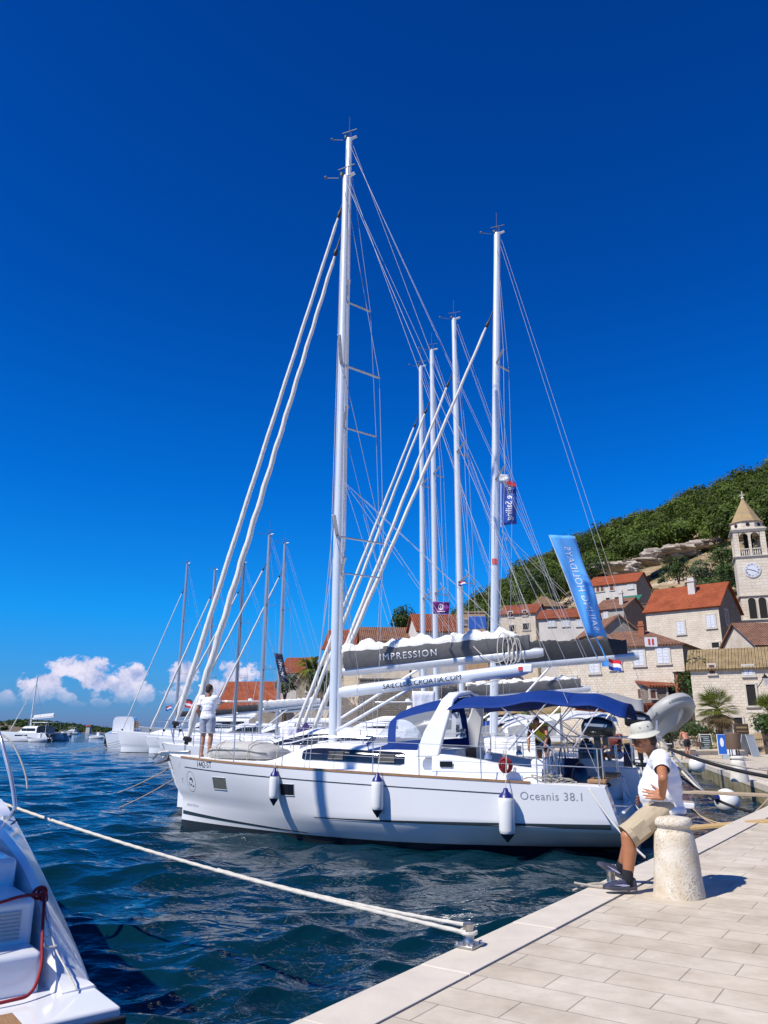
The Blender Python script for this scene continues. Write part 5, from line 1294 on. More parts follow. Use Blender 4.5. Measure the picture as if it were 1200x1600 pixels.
# ================================================================ quay
def paving_mat():
    m = D.materials.new('paving'); N, Lk = nodes_of(m); b = N['Principled BSDF']; tc = N.new('ShaderNodeTexCoord')
    mp = N.new('ShaderNodeMapping'); mp.inputs['Rotation'].default_value = (0, 0, R(34.5)); Lk.new(tc.outputs['Object'], mp.inputs[0])
    br = N.new('ShaderNodeTexBrick'); br.offset = .42; br.inputs['Scale'].default_value = 1; br.inputs['Brick Width'].default_value = .66; br.inputs['Row Height'].default_value = .315
    br.inputs['Mortar Size'].default_value = .005; br.inputs['Mortar Smooth'].default_value = .4; br.inputs['Bias'].default_value = 0
    br.inputs['Color1'].default_value = (.595, .52, .41, 1); br.inputs['Color2'].default_value = (.67, .60, .485, 1); br.inputs['Mortar'].default_value = (.34, .30, .245, 1); Lk.new(mp.outputs[0], br.inputs[0])
    n = N.new('ShaderNodeTexNoise'); n.inputs['Scale'].default_value = 2.3; n.inputs['Detail'].default_value = 8; n.inputs['Roughness'].default_value = .65; Lk.new(tc.outputs['Object'], n.inputs[0])
    r = N.new('ShaderNodeValToRGB'); r.color_ramp.elements[0].position = .3; r.color_ramp.elements[0].color = (.60, .57, .53, 1); r.color_ramp.elements[1].position = .68; r.color_ramp.elements[1].color = (1.0, 1.0, 1.0, 1); Lk.new(n.outputs['Fac'], r.inputs[0])
    mx = N.new('ShaderNodeMix'); mx.data_type = 'RGBA'; mx.blend_type = 'MULTIPLY'; mx.inputs[0].default_value = .8; Lk.new(br.outputs['Color'], mx.inputs[6]); Lk.new(r.outputs[0], mx.inputs[7])
    # a few darker spots (gum, drips)
    vo = N.new('ShaderNodeTexVoronoi'); vo.inputs['Scale'].default_value = .9; Lk.new(tc.outputs['Object'], vo.inputs[0])
    s = N.new('ShaderNodeValToRGB'); s.color_ramp.elements[0].position = .012; s.color_ramp.elements[0].color = (.35, .33, .3, 1); s.color_ramp.elements[1].position = .03; s.color_ramp.elements[1].color = (1, 1, 1, 1); Lk.new(vo.outputs['Distance'], s.inputs[0])
    m2 = N.new('ShaderNodeMix'); m2.data_type = 'RGBA'; m2.blend_type = 'MULTIPLY'; m2.inputs[0].default_value = 1; Lk.new(mx.outputs[2], m2.inputs[6]); Lk.new(s.outputs[0], m2.inputs[7])
    Lk.new(m2.outputs[2], b.inputs['Base Color']); setin(b, 'Roughness', .72); setin(b, 'Specular IOR Level', .25)
    bp = N.new('ShaderNodeBump'); bp.inputs['Strength'].default_value = .6; bp.inputs['Distance'].default_value = .006; Lk.new(br.outputs['Fac'], bp.inputs['Height']); bp.invert = True
    n3 = N.new('ShaderNodeTexNoise'); n3.inputs['Scale'].default_value = 40; n3.inputs['Detail'].default_value = 6; Lk.new(tc.outputs['Object'], n3.inputs[0])
    b2 = N.new('ShaderNodeBump'); b2.inputs['Strength'].default_value = .15; b2.inputs['Distance'].default_value = .005; Lk.new(n3.outputs['Fac'], b2.inputs['Height']); Lk.new(bp.outputs[0], b2.inputs['Normal']); Lk.new(b2.outputs[0], b.inputs['Normal'])
    MATS['paving'] = m
paving_mat()
mat('kerb_stone', (.67, .60, .49), .6, var=.14, vs=3.5, bump=.15, bs=45)
mat('kerb_joint', (.30, .27, .23), .9)
mat('quay_wall', (.35, .31, .20), .85, var=.55, vs=1.6, bump=.5, bs=6, var_col=(.10, .085, .02), bd=.05)
dE = V(math.cos(R(55.4)), math.sin(R(55.4)), 0); nE = V(-dE.y, dE.x, 0)   # edge direction; nE points to the water
E0 = atz(455, 1600, QZ); E0.z = 0
E_pts = [E0-dE*16, E0+dE*18.9]
far_e = [V(16.6, 43.8, 0), V(15.5, 50, 0), V(10, 57, 0), V(5, 63, 0), V(0, 72, 0), V(-6, 84, 0), V(-14, 97, 0), V(-23, 105, 0), V(-33, 126, 0), V(-33, 420, 0)]
line = E_pts+far_e
back = [V(430, 420, 0), V(430, -60, 0), V(-2, -60, 0)]
mb = MB(); P = line+back; mb.add([(p.x, p.y, -.6) for p in P]+[(p.x, p.y, QZ-.17) for p in P], [(i, i+1, len(P)+i+1, len(P)+i) for i in range(len(line)-1)])
mb.build('quay_wall', 'quay_wall', None, smooth=0)['kind'] = 'structure'
# kerb: real stones with open joints
kw = .37; mb = MB(); s = -8.0; random.seed(3)
def kerb(mb, a, b, n_in, h0=QZ-.20, top=QZ):
    L_ = (b-a).length; d = (b-a).normalized(); s = 0
    while s < L_-.05:
        l = min(random.uniform(1.15, 1.5), L_-s); p, q = a+d*(s+.003), a+d*(s+l-.003); z = top+random.uniform(-.002, .002)
        e_ = -n_in*.012
        mb.add([(*(x+o)[:2], zz) for zz in (h0, z) for x, o in ((p, -n_in*.0+e_), (q, e_), (q, n_in*kw), (p, n_in*kw))], [(0,1,2,3)[::-1], (4,5,6,7), (0,1,5,4), (1,2,6,5), (2,3,7,6), (3,0,4,7)]); s += l
kerb(mb, E_pts[0], E_pts[1], -nE)
for i in range(1, 4): a, b = line[i], line[i+1]; d = (b-a).normalized(); kerb(mb, a, b, V(d.y, -d.x, 0))
k = mb.build('kerb', 'kerb_stone', None, smooth=0, bevel=.006); k['kind'] = 'structure'
mb = MB(); mb.add([(p.x, p.y, QZ-.03) for p in P], [tuple(range(len(P)))]); mb.build('kerb_bed', 'kerb_joint', None, smooth=0)['kind'] = 'structure'
ins = [E_pts[0]-nE*kw, E_pts[1]-nE*(kw-.02)+V(.06, -.03, 0)]+[p+V(.38, -.05, 0) for p in far_e]
mb = MB(); Q = ins+back; mb.add([(p.x, p.y, QZ-.004) for p in Q], [tuple(range(len(Q)))]); mb.build('pavement', 'paving', None, smooth=0)['kind'] = 'structure'
# stone bollards
def stone_mat(name, c1, c2, spots):
    m = D.materials.new(name); N, Lk = nodes_of(m); b = N['Principled BSDF']; tc = N.new('ShaderNodeTexCoord')
    n = N.new('ShaderNodeTexNoise'); n.inputs['Scale'].default_value = 5; n.inputs['Detail'].default_value = 8; Lk.new(tc.outputs['Object'], n.inputs[0])
    r = N.new('ShaderNodeValToRGB'); r.color_ramp.elements[0].position = .35; r.color_ramp.elements[0].color = (*c2, 1); r.color_ramp.elements[1].position = .6; r.color_ramp.elements[1].color = (*c1, 1); Lk.new(n.outputs['Fac'], r.inputs[0])
    n2 = N.new('ShaderNodeTexNoise'); n2.inputs['Scale'].default_value = 60; n2.inputs['Detail'].default_value = 7; Lk.new(tc.outputs['Object'], n2.inputs[0])
    n3 = N.new('ShaderNodeTexNoise'); n3.inputs['Scale'].default_value = 3.1; n3.inputs['Detail'].default_value = 2; Lk.new(tc.outputs['Object'], n3.inputs[0])
    s = math_node(N, Lk, 'ADD', n2.outputs['Fac'], math_node(N, Lk, 'MULTIPLY', n3.outputs['Fac'], .55))
    r2 = N.new('ShaderNodeValToRGB'); r2.color_ramp.elements[0].position = .78; r2.color_ramp.elements[0].color = (1, 1, 1, 1); r2.color_ramp.elements[1].position = 1.02; r2.color_ramp.elements[1].color = (spots, spots*.95, spots*.88, 1); Lk.new(s, r2.inputs[0])
    mx = N.new('ShaderNodeMix'); mx.data_type = 'RGBA'; mx.blend_type = 'MULTIPLY'; mx.inputs[0].default_value = 1; Lk.new(r.outputs[0], mx.inputs[6]); Lk.new(r2.outputs[0], mx.inputs[7]); Lk.new(mx.outputs[2], b.inputs['Base Color'])
    setin(b, 'Roughness', .85); bp = N.new('ShaderNodeBump'); bp.inputs['Strength'].default_value = .5; bp.inputs['Distance'].default_value = .012; Lk.new(n2.outputs['Fac'], bp.inputs['Height']); Lk.new(bp.outputs[0], b.inputs['Normal']); MATS[name] = m
stone_mat('limestone', (.66, .60, .50), (.54, .45, .32), .55)
stone_mat('limestone_white', (.70, .67, .61), (.58, .54, .47), .7)
def bollard(p, s, label, m, rk=1, hk=1):
    e = empty('stone_bollard', p, 0, label, 'bollard', 'stone bollards on the quay')
    prof = [(.285, -.02), (.283, .0), (.276, .06), (.262, .2), (.246, .36), (.232, .50), (.224, .56), (.205, .595), (.186, .612), (.182, .63), (.186, .645), (.205, .655), (.213, .675), (.212, .70), (.198, .728), (.16, .742), (.08, .748), (.002, .749)]
    mb = MB(); n = 40; rows = []
    for r, z in prof:
        r *= rk; z *= hk
        rows.append([V(r*s*math.cos(TAU*j/n), r*s*math.sin(TAU*j/n), z*s) for j in range(n)])
    for row in rows:
        for v_ in row: v_ += V(v_.x, v_.y, 0).normalized()*(.009*mnoise.noise(v_*4)+.004*mnoise.noise(v_*13)) if v_.xy.length > .01 else V(0, 0, 0)
    mb.grid(rows, wrap=True); mb.build('shaft', m, e, smooth=55)
    return e
bollard(atz(1062, 1399, QZ), 1.0, 'weathered cream stone bollard under the seated man', 'limestone', .85, .97)
bollard(atz(1156, 1220, QZ), 1.0, 'clean white stone bollard on the far quay before the leaning panels', 'limestone_white')
# ================================================================ terrain
def e_sky(az):
    """elevation slope of the wooded skyline at an azimuth in degrees"""
    xs = [-14, -9, -4, 0, 3, 5.5, 8, 11, 14, 18, 22, 26, 30, 40, 60]; ys = [0, .015, .05, .082, .112, .14, .18, .212, .240, .265, .286, .314, .335, .34, .34]
    return float(np.interp(az, xs, ys))
def d_shore(az): return float(np.interp(az, [-30, -22, -15, -8, 0, 5, 10, 14, 18, 22, 27, 60], [140, 128, 112, 96, 78, 68, 60, 54, 52, 46, 40, 30]))
RID = 265.0
def terr(az, d):
    s = d_shore(az)+15; t = max(0, (d-s)/(RID-s)); E_ = e_sky(az)*.93
    h = QZ-.02+E_*RID*(t**1.25 if t < 1 else 1+.1*(t-1))
    return -4 if d < s-14 else h-.35 if t <= 0 else h
def terr_xy(x, y): return terr(math.degrees(math.atan2(x, y)), math.hypot(x, y))
def terr_mat():
    m = D.materials.new('hillside'); N, Lk = nodes_of(m); b = N['Principled BSDF']; tc = N.new('ShaderNodeTexCoord'); setin(b, 'Roughness', .95); setin(b, 'Specular IOR Level', .1)
    n = N.new('ShaderNodeTexNoise'); n.inputs['Scale'].default_value = .09; n.inputs['Detail'].default_value = 10; n.inputs['Roughness'].default_value = .7; Lk.new(tc.outputs['Object'], n.inputs[0])
    r = N.new('ShaderNodeValToRGB'); el = r.color_ramp.elements; el[0].position = .33; el[0].color = (.045, .055, .018, 1); el[1].position = .62; el[1].color = (.50, .41, .31, 1)
    for p, c in ((.42, (.20, .16, .075, 1)), (.52, (.33, .24, .14, 1))): x = el.new(p); x.color = c
    Lk.new(n.outputs['Fac'], r.inputs[0]); Lk.new(r.outputs[0], b.inputs['Base Color'])
    n2 = N.new('ShaderNodeTexNoise'); n2.inputs['Scale'].default_value = .8; n2.inputs['Detail'].default_value = 8; Lk.new(tc.outputs['Object'], n2.inputs[0])
    bp = N.new('ShaderNodeBump'); bp.inputs['Strength'].default_value = 1; bp.inputs['Distance'].default_value = 1.2; Lk.new(n2.outputs['Fac'], bp.inputs['Height']); Lk.new(bp.outputs[0], b.inputs['Normal']); MATS['hillside'] = m
terr_mat()
rows = []
for d in [36+i*3.2 for i in range(90)]:
    row = []
    for a in [-13.2+i*.68 for i in range(100)]:
        z = terr(a, d); x, y = d*math.sin(R(a)), d*math.cos(R(a)); nz = mnoise.noise(V(x*.06, y*.06, 0))*1.6*sm(60, 130, d-d_shore(a)) if d < RID else 0
        row.append((x, y, z+nz))
    rows.append(row)
MB().grid(rows).build('hill', 'hillside', None, smooth=180)['kind'] = 'structure'
# pale rock bands on the slope
mat('rock', (.50, .44, .37), .9, var=.45, vs=.45, bump=1, bs=.9, bd=.5, var_col=(.22, .17, .12))
def outcrop(pix, label):
    """pix: (u, v, distance, half width m, height m)"""
    mb = MB()
    for u, v_, y, w, h in pix:
        c = at(u, v_, y); ph = random.random()*9; rows = []
        for i in range(13):
            th = PI*i/12
            rows.append([c+V(w*math.sin(th)*math.cos(TAU*j/22), 2.5*math.sin(th)*math.sin(TAU*j/22), h*math.cos(th))*(1+.35*mnoise.noise(V(th*1.6+ph, math.cos(TAU*j/22)*2, math.sin(TAU*j/22)*2))+.18*mnoise.noise(V(th*4+ph, math.cos(TAU*j/22)*5, math.sin(TAU*j/22)*5))) for j in range(22)])
        mb.grid(rows, wrap=True)
    return tag(mb.build('rock_outcrop', 'rock', None, smooth=30), label, 'rock')
random.seed(5)
outcrop([(972+13*k+random.uniform(-5, 5), 880-2.3*k*1.1+random.uniform(-7, 7)+(9 if k % 3 == 0 else 0), 168+k, random.uniform(1.8, 4.2), random.uniform(.5, 1.3)) for k in range(13)], 'long broken band of pale limestone across the slope below the pines')
outcrop([(1060+9*k+random.uniform(-4, 4), 862-2.0*k+random.uniform(-6, 6), 176, random.uniform(1.2, 2.8), random.uniform(.5, 1.2)) for k in range(8)], 'pale rock ledge just left of the bell tower')
outcrop([(930+9*k, 889-2*k+random.uniform(-4, 4), 163, random.uniform(1.4, 2.6), random.uniform(.5, 1.1)) for k in range(5)], 'greyish rock knoll right of the light blue flag')
outcrop([(1112, 932, 140, 2.2, .8), (1120, 925, 138, 1.6, .7), (1105, 938, 140, 1.2, .6)], 'small rock patch below the olive bushes')
# ================================================================ vegetation
def leaf_mat(name, c1, c2, trans=.25):
    m = D.materials.new(name); N, Lk = nodes_of(m); b = N['Principled BSDF']; setin(b, 'Roughness', .6); setin(b, 'Specular IOR Level', .25)
    g = N.new('ShaderNodeNewGeometry'); r = N.new('ShaderNodeValToRGB'); r.color_ramp.elements[0].color = (*c1, 1); r.color_ramp.elements[1].color = (*c2, 1); Lk.new(g.outputs['Random Per Island'], r.inputs[0])
    
    if name == 'pine_leaf':
        at_ = N.new('ShaderNodeAttribute'); at_.attribute_name = 'tint'; mm = N.new('ShaderNodeMix'); mm.data_type = 'RGBA'; mm.blend_type = 'MULTIPLY'; mm.inputs[0].default_value = 1; Lk.new(r.outputs[0], mm.inputs[6]); Lk.new(at_.outputs['Fac'], mm.inputs[7])
        class q_: outputs = [mm.outputs[2]]
        r = q_
    Lk.new(r.outputs[0], b.inputs['Base Color']); t = N.new('ShaderNodeBsdfTranslucent'); Lk.new(r.outputs[0], t.inputs[0]); mx = N.new('ShaderNodeMixShader'); mx.inputs[0].default_value = trans
    Lk.new(b.outputs[0], mx.inputs[1]); Lk.new(t.outputs[0], mx.inputs[2]); Lk.new(mx.outputs[0], N['Material Output'].inputs[0]); MATS[name] = m
leaf_mat('pine_leaf', (.038, .068, .009), (.115, .155, .020))
leaf_mat('olive_leaf', (.05, .075, .032), (.10, .13, .065))
leaf_mat('bush_leaf', (.022, .05, .012), (.06, .105, .02))
leaf_mat('palm_leaf', (.06, .11, .012), (.26, .27, .04))
leaf_mat('palm_dry', (.16, .11, .05), (.26, .19, .09))
mat('bark', (.10, .075, .055), .9, var=.4, vs=6, bump=.8, bs=12, bd=.05)
def leaves(c, n, size, r_):
    """n leaf quads with centres c (n,3): random orientation biased to face up"""
    nn = (c-c.mean(0))*np.array([1, 1, 1.5]); nn /= np.linalg.norm(nn, axis=1)[:, None]+1e-6; nn = nn+np.array([0, 0, .45])+.38*r_.normal(size=(n, 3)); nn /= np.linalg.norm(nn, axis=1)[:, None]
    u = r_.normal(size=(n, 3)); u -= (u*nn).sum(1)[:, None]*nn; u /= np.linalg.norm(u, axis=1)[:, None]; w = np.cross(nn, u)
    s = size*(.6+.8*r_.random((n, 1))); a, b = u*s, w*s*.55
    return np.stack([c-a, c+b*.9, c+a, c-b*.9], 1)
def leaf_mesh(name, Q, m, parent=None):
    n = len(Q); me = D.meshes.new(name); me.vertices.add(n*4); me.vertices.foreach_set('co', Q.reshape(-1).astype(np.float32)); me.loops.add(n*4); me.loops.foreach_set('vertex_index', np.arange(n*4, dtype=np.int32))
    me.polygons.add(n); me.polygons.foreach_set('loop_start', np.arange(0, n*4, 4, dtype=np.int32)); me.update(); me.validate(); me.materials.append(M[m]); o = D.objects.new(name, me); COL.objects.link(o); o.parent = parent; return o
def crown_pts(n, rx, rz, r_, lumps=7, flat=.4):
    """points in the outer shells of several lumps, so that the crown has clumps and gaps"""
    L_ = r_.normal(size=(lumps, 3)); L_ /= np.linalg.norm(L_, axis=1)[:, None]; L_ *= np.array([rx*.62, rx*.62, rz*.6])*(.5+.5*r_.random((lumps, 1)))
    k = r_.integers(0, lumps, n); p = r_.normal(size=(n, 3)); p /= np.linalg.norm(p, axis=1)[:, None]; p *= (.55+.45*r_.random((n, 1))**.5)
    rad = (.36+.26*r_.random(lumps))[k][:, None]; return L_[k]+p*rad*np.array([rx, rx, rz*1.05])
def wood():
    r_ = np.random.default_rng(3); out = []; tint = []; cols = []; tr = MB(); cnt = 0
    for i in range(5200):
        a = r_.uniform(2.5, 31); d = RID*math.sqrt(r_.uniform(.20, 1.12)); s = d_shore(a); x, y = d*math.sin(R(a)), d*math.cos(R(a)); z = terr(a, d)
        el = (z-CH)/d; sk = e_sky(a); p = el/sk
        # keep the houses, terraces and the rocky strip open
        lim = np.interp(a, [2, 6, 9, 12, 15, 18, 22, 25, 27, 31], [.30, .42, .50, .62, .70, .73, .73, .70, .66, .6])
        if p < lim or d > 285: continue
        cnt += 1; R_ = r_.uniform(2.8, 5.4); H_ = R_*r_.uniform(.5, .72); c = np.array([x, y, z+R_*.75+r_.uniform(0, 1.6)])
        tint.append((len(tint), r_.uniform(.55, 1.25))); n = int(190*(R_/3.2)**2*np.interp(d, [130, 280], [1.5, .8])); q = crown_pts(n, R_, H_, r_, 8)+c; out.append(leaves(q, n, .42, r_)); cols.append(np.full(n*4, tint[-1][1], np.float32))
        if cnt % 3 == 0: tr.tube([(x, y, z-.5), (x+.2, y, c[2]-H_*.3)], [.2, .12], 5)
        if cnt > 900: break
    o = leaf_mesh('pine_wood', np.concatenate(out), 'pine_leaf'); o.data.attributes.new('tint', 'FLOAT', 'POINT').data.foreach_set('value', np.concatenate(cols)); o['kind'] = 'stuff'; tag(o, 'dense green pine wood covering the hill behind the village', 'wood')
wood()
def scrub():
    r_ = np.random.default_rng(21); out = []
    for i in range(420):
        a = r_.uniform(5, 31); d = RID*math.sqrt(r_.uniform(.12, .62)); p = (terr(a, d)-CH)/d/e_sky(a)
        if d < d_shore(a)+25 or p > .8: continue
        rx = r_.uniform(.5, 1.7); n = int(60+50*rx); out.append(leaves(crown_pts(n, rx, rx*.6, r_, 4)+np.array([d*math.sin(R(a)), d*math.cos(R(a)), terr(a, d)+rx*.2]), n, .26, r_))
    o = leaf_mesh('hill_scrub', np.concatenate(out), 'olive_leaf'); o['kind'] = 'stuff'; tag(o, 'low grey-green scrub dotted over the dry slope', 'scrub')
scrub()
def bush(p, rx, rz, label, m='bush_leaf', name='bush', group=None, n=1500, size=.22):
    e = empty(name, p, 0, label, 'bush' if name == 'bush' else 'tree', group); r_ = np.random.default_rng(int(abs(p[0]*37+p[1]*11)))
    leaf_mesh('crown', leaves(crown_pts(n, rx, rz, r_, 9)+np.array([0, 0, rz*.8]), n, size, r_), m, e); mb = MB()
    for k in range(4): a = k*1.7; mb.tube([(0, 0, -1), (.15*rx*math.cos(a), .15*rx*math.sin(a), rz*.4), (.5*rx*math.cos(a), .5*rx*math.sin(a), rz*.9)], [.12, .09, .03], 6)
    mb.build('stem', 'bark', e); return e
bush(at(1060, 905, 150), 3.6, 3.0, 'dark round bush on the slope, left of the pale olive bush', 'bush_leaf', group='bushes on the slope')
bush(at(1093, 912, 142), 4.2, 3.2, 'pale grey-green olive bush on the slope left of the bell tower', 'olive_leaf', group='bushes on the slope')
bush(at(1134, 888, 150), 4.5, 3.4, 'bright green bush touching the bell tower by its clock', 'bush_leaf', group='bushes on the slope')
bush(at(1110, 935, 128), 4.6, 2.2, 'low spreading green bush behind the orange roof by the tower', 'bush_leaf', group='bushes on the slope', n=2000)
bush(at(1142, 912, 135), 3.2, 2.6, 'green bush at the foot of the clock, low beside the tower wall', 'bush_leaf', group='bushes on the slope')
bush(at(925, 905, 150), 4.2, 2.8, 'green bush between the light blue flag and the upper orange-roofed house', 'bush_leaf', group='bushes on the slope')
bush(at(862, 925, 150), 5.2, 4, 'light green rounded tree above the tan hipped roof', 'bush_leaf', 'tree', group='trees by the houses')
bush(at(905, 862, 185), 5, 3.6, 'bright green shrub below the pines at the flag top', 'bush_leaf', group='bushes on the slope')
bush(at(835, 925, 160), 4, 3.2, 'olive-green tree left of the light blue flag', 'olive_leaf', 'tree', group='trees by the houses')
bush(at(632, 985, 120), 2.6, 2.4, 'green tree beside the purple flag', 'bush_leaf', 'tree', group='trees by the houses')
bush(at(508, 1078, 96), 2.2, 1.8, 'low green shrub under the date palm', 'bush_leaf', group='shrubs by the waterfront')
bush(at(445, 1085, 118), 2.6, 1.8, 'dark shrub under the long orange roof', 'bush_leaf', group='shrubs by the waterfront')
bush(at(1084, 1112, 63), 1.6, 2.8, 'climbing green shrub on the wall left of the fan palm', 'bush_leaf', group='shrubs by the waterfront', n=1600, size=.14)
bush(at(1098, 1150, 61), 2.6, .8, 'low green hedge behind the chalkboard', 'bush_leaf', group='shrubs by the waterfront', n=900, size=.12)
bush(at(1045, 1158, 58), 1.5, .7, 'grey-green shrub right of the bucket hat', 'olive_leaf', group='shrubs by the waterfront', n=700, size=.12)
bush(at(1196, 1150, 46), .9, .8, 'dark green potted shrub at the right edge', 'bush_leaf', group='shrubs by the waterfront', n=700, size=.1)
def palm(p, h, rad, label, n=46, fan=True, tr=.22, dry=14, droop=.5, group='palms by the waterfront'):
    e = empty('palm_tree', p, 0, label, 'palm', group); r_ = random.Random(int(p[0]*10)); mb = MB()
    prof = [(tr*(1.15 if i % 2 else 1)*(1-.15*i/18), h*i/18) for i in range(19)]; mb.lathe(prof, 12); mb.build('trunk', 'bark', e, smooth=30)
    for nm, mm, cnt, lo, hi in (('crown', 'palm_leaf', n, -.35, 1.35), ('dry_fronds', 'palm_dry', dry, -1.2, -.5)):
        mb = MB()
        for k in range(cnt):
            a = r_.uniform(0, TAU); el = r_.uniform(lo, hi); L_ = rad*r_.uniform(.75, 1.05); u = V(math.cos(a)*math.cos(el), math.sin(a)*math.cos(el), math.sin(el)); s = u.cross(V(0, 0, 1)).normalized(); up = s.cross(u)
            o = V(0, 0, h)
            if fan:
                st = o+u*L_*.45; mb.tube([o, st], .012, 4)
                for j in range(15):
                    q = -1.25+2.5*j/14; d = (u*math.cos(q)+s*math.sin(q)).normalized(); tip = st+d*L_*.58*(.75+.25*math.cos(q))+V(0, 0, -droop*.22*L_*(.5+abs(q)*.4)); w = up.cross(d)*.013*rad
                    md = st.lerp(tip, .55)+V(0, 0, .03*L_); mb.add([st, md+w+up*.01, tip, md-w], [(0, 1, 2, 3)])
            else:
                P_ = []
                for i in range(9): t = i/8; P_.append(o+u*L_*t+V(0, 0, -droop*L_*.75*t*t))
                mb.tube(P_, .02, 4)
                for i in range(1, 9):
                    for j in range(3):
                        b0 = P_[i].lerp(P_[i-1], j/3); d = (P_[i]-P_[i-1]).normalized()
                        for sd in (1, -1): tip = b0+(s*sd+d*.7).normalized()*L_*.24*(1-.5*(i/8))+V(0, 0, -.06*L_); w = d*.025*rad; mb.add([b0-w, b0+w, tip], [(0, 1, 2)])
        mb.build(nm, mm, e, smooth=0, fix=False)
    return e
p = atz(1123, 1182, QZ); p = V(p.x, p.y, QZ); palm(V(at(1122, 1120, 53).x, 53, QZ), 2.9, 1.8, 'fan palm with bright green crown and dry skirt before the stone house', 60, dry=26)
palm(V(at(1200, 1100, 49).x, 49, QZ), 2.5, 1.45, 'fan palm at the right edge, only its left fronds in view', 40)
palm(V(at(1126, 1150, 49).x, 49, QZ), .5, 1.1, 'low spiky yellow-green palm in front of the tall fan palm', 36, tr=.12, dry=4)
pd = at(486, 1100, 100); palm(V(pd.x, pd.y, pd.z), at(483, 1045, 100).z-pd.z, 3.0, 'tall date palm with shaggy trunk beside the gabled houses', 46, fan=False, tr=.42, dry=14, droop=.6)
# ================================================================ houses
def wall_mat(name, c1, c2, mort, bw=.55, rh=.24, ms=.018):
    m = D.materials.new(name); N, Lk = nodes_of(m); b = N['Principled BSDF']; tc = N.new('ShaderNodeTexCoord'); sx = N.new('ShaderNodeSeparateXYZ'); Lk.new(tc.outputs['Object'], sx.inputs[0])
    cb = N.new('ShaderNodeCombineXYZ'); Lk.new(math_node(N, Lk, 'ADD', sx.outputs[0], sx.outputs[1]), cb.inputs[0]); Lk.new(sx.outputs[2], cb.inputs[1])
    br = N.new('ShaderNodeTexBrick'); br.inputs['Scale'].default_value = 1; br.inputs['Brick Width'].default_value = bw; br.inputs['Row Height'].default_value = rh; br.inputs['Mortar Size'].default_value = ms; br.offset = .44
    br.inputs['Color1'].default_value = (*c1, 1); br.inputs['Color2'].default_value = (*c2, 1); br.inputs['Mortar'].default_value = (*mort, 1); Lk.new(cb.outputs[0], br.inputs[0])
    n = N.new('ShaderNodeTexNoise'); n.inputs['Scale'].default_value = .9; n.inputs['Detail'].default_value = 9; n.inputs['Roughness'].default_value = .7; Lk.new(tc.outputs['Object'], n.inputs[0])
    r = N.new('ShaderNodeValToRGB'); r.color_ramp.elements[0].position = .32; r.color_ramp.elements[0].color = (.74, .69, .61, 1); r.color_ramp.elements[1].position = .62; r.color_ramp.elements[1].color = (1, 1, 1, 1); Lk.new(n.outputs['Fac'], r.inputs[0])
    mx = N.new('ShaderNodeMix'); mx.data_type = 'RGBA'; mx.blend_type = 'MULTIPLY'; mx.inputs[0].default_value = .75; Lk.new(br.outputs['Color'], mx.inputs[6]); Lk.new(r.outputs[0], mx.inputs[7]); Lk.new(mx.outputs[2], b.inputs['Base Color']); setin(b, 'Roughness', .9); setin(b, 'Specular IOR Level', .2)
    bp = N.new('ShaderNodeBump'); bp.inputs['Strength'].default_value = .7; bp.inputs['Distance'].default_value = .04; bp.invert = True; Lk.new(br.outputs['Fac'], bp.inputs['Height']); Lk.new(bp.outputs[0], b.inputs['Normal']); MATS[name] = m
wall_mat('stone_light', (.72, .64, .53), (.65, .575, .465), (.58, .51, .41), .42, .21, .014)
wall_mat('stone_grey', (.40, .36, .31), (.33, .29, .24), (.25, .22, .18), .40, .20, .016)
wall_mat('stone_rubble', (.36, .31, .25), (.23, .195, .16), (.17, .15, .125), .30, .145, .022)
wall_mat('tower_stone', (.72, .645, .535), (.66, .585, .475), (.56, .49, .40), .9, .36, .012)
mat('plaster_grey', (.42, .40, .36), .9, var=.3, vs=.6); mat('plaster_white', (.62, .58, .52), .9, var=.2, vs=.8); mat('plaster_tan', (.55, .36, .20), .9, var=.2, vs=.8)
mat('wood_plank_wall', (.30, .25, .19), .85, var=.4, vs=2, stretch=(6, 6, .4)); mat('brick_red', (.36, .12, .06), .85, var=.25, vs=4, bump=.3, bs=9)
mat('shutter_white', (.66, .68, .72), .6, var=.12, vs=3); mat('shutter_grey', (.30, .28, .27), .7, var=.3, vs=3); mat('shutter_brown', (.16, .07, .05), .7); mat('opening_dark', (.012, .011, .010), .9); mat('frame_stone', (.58, .53, .45), .85, var=.15, vs=3)
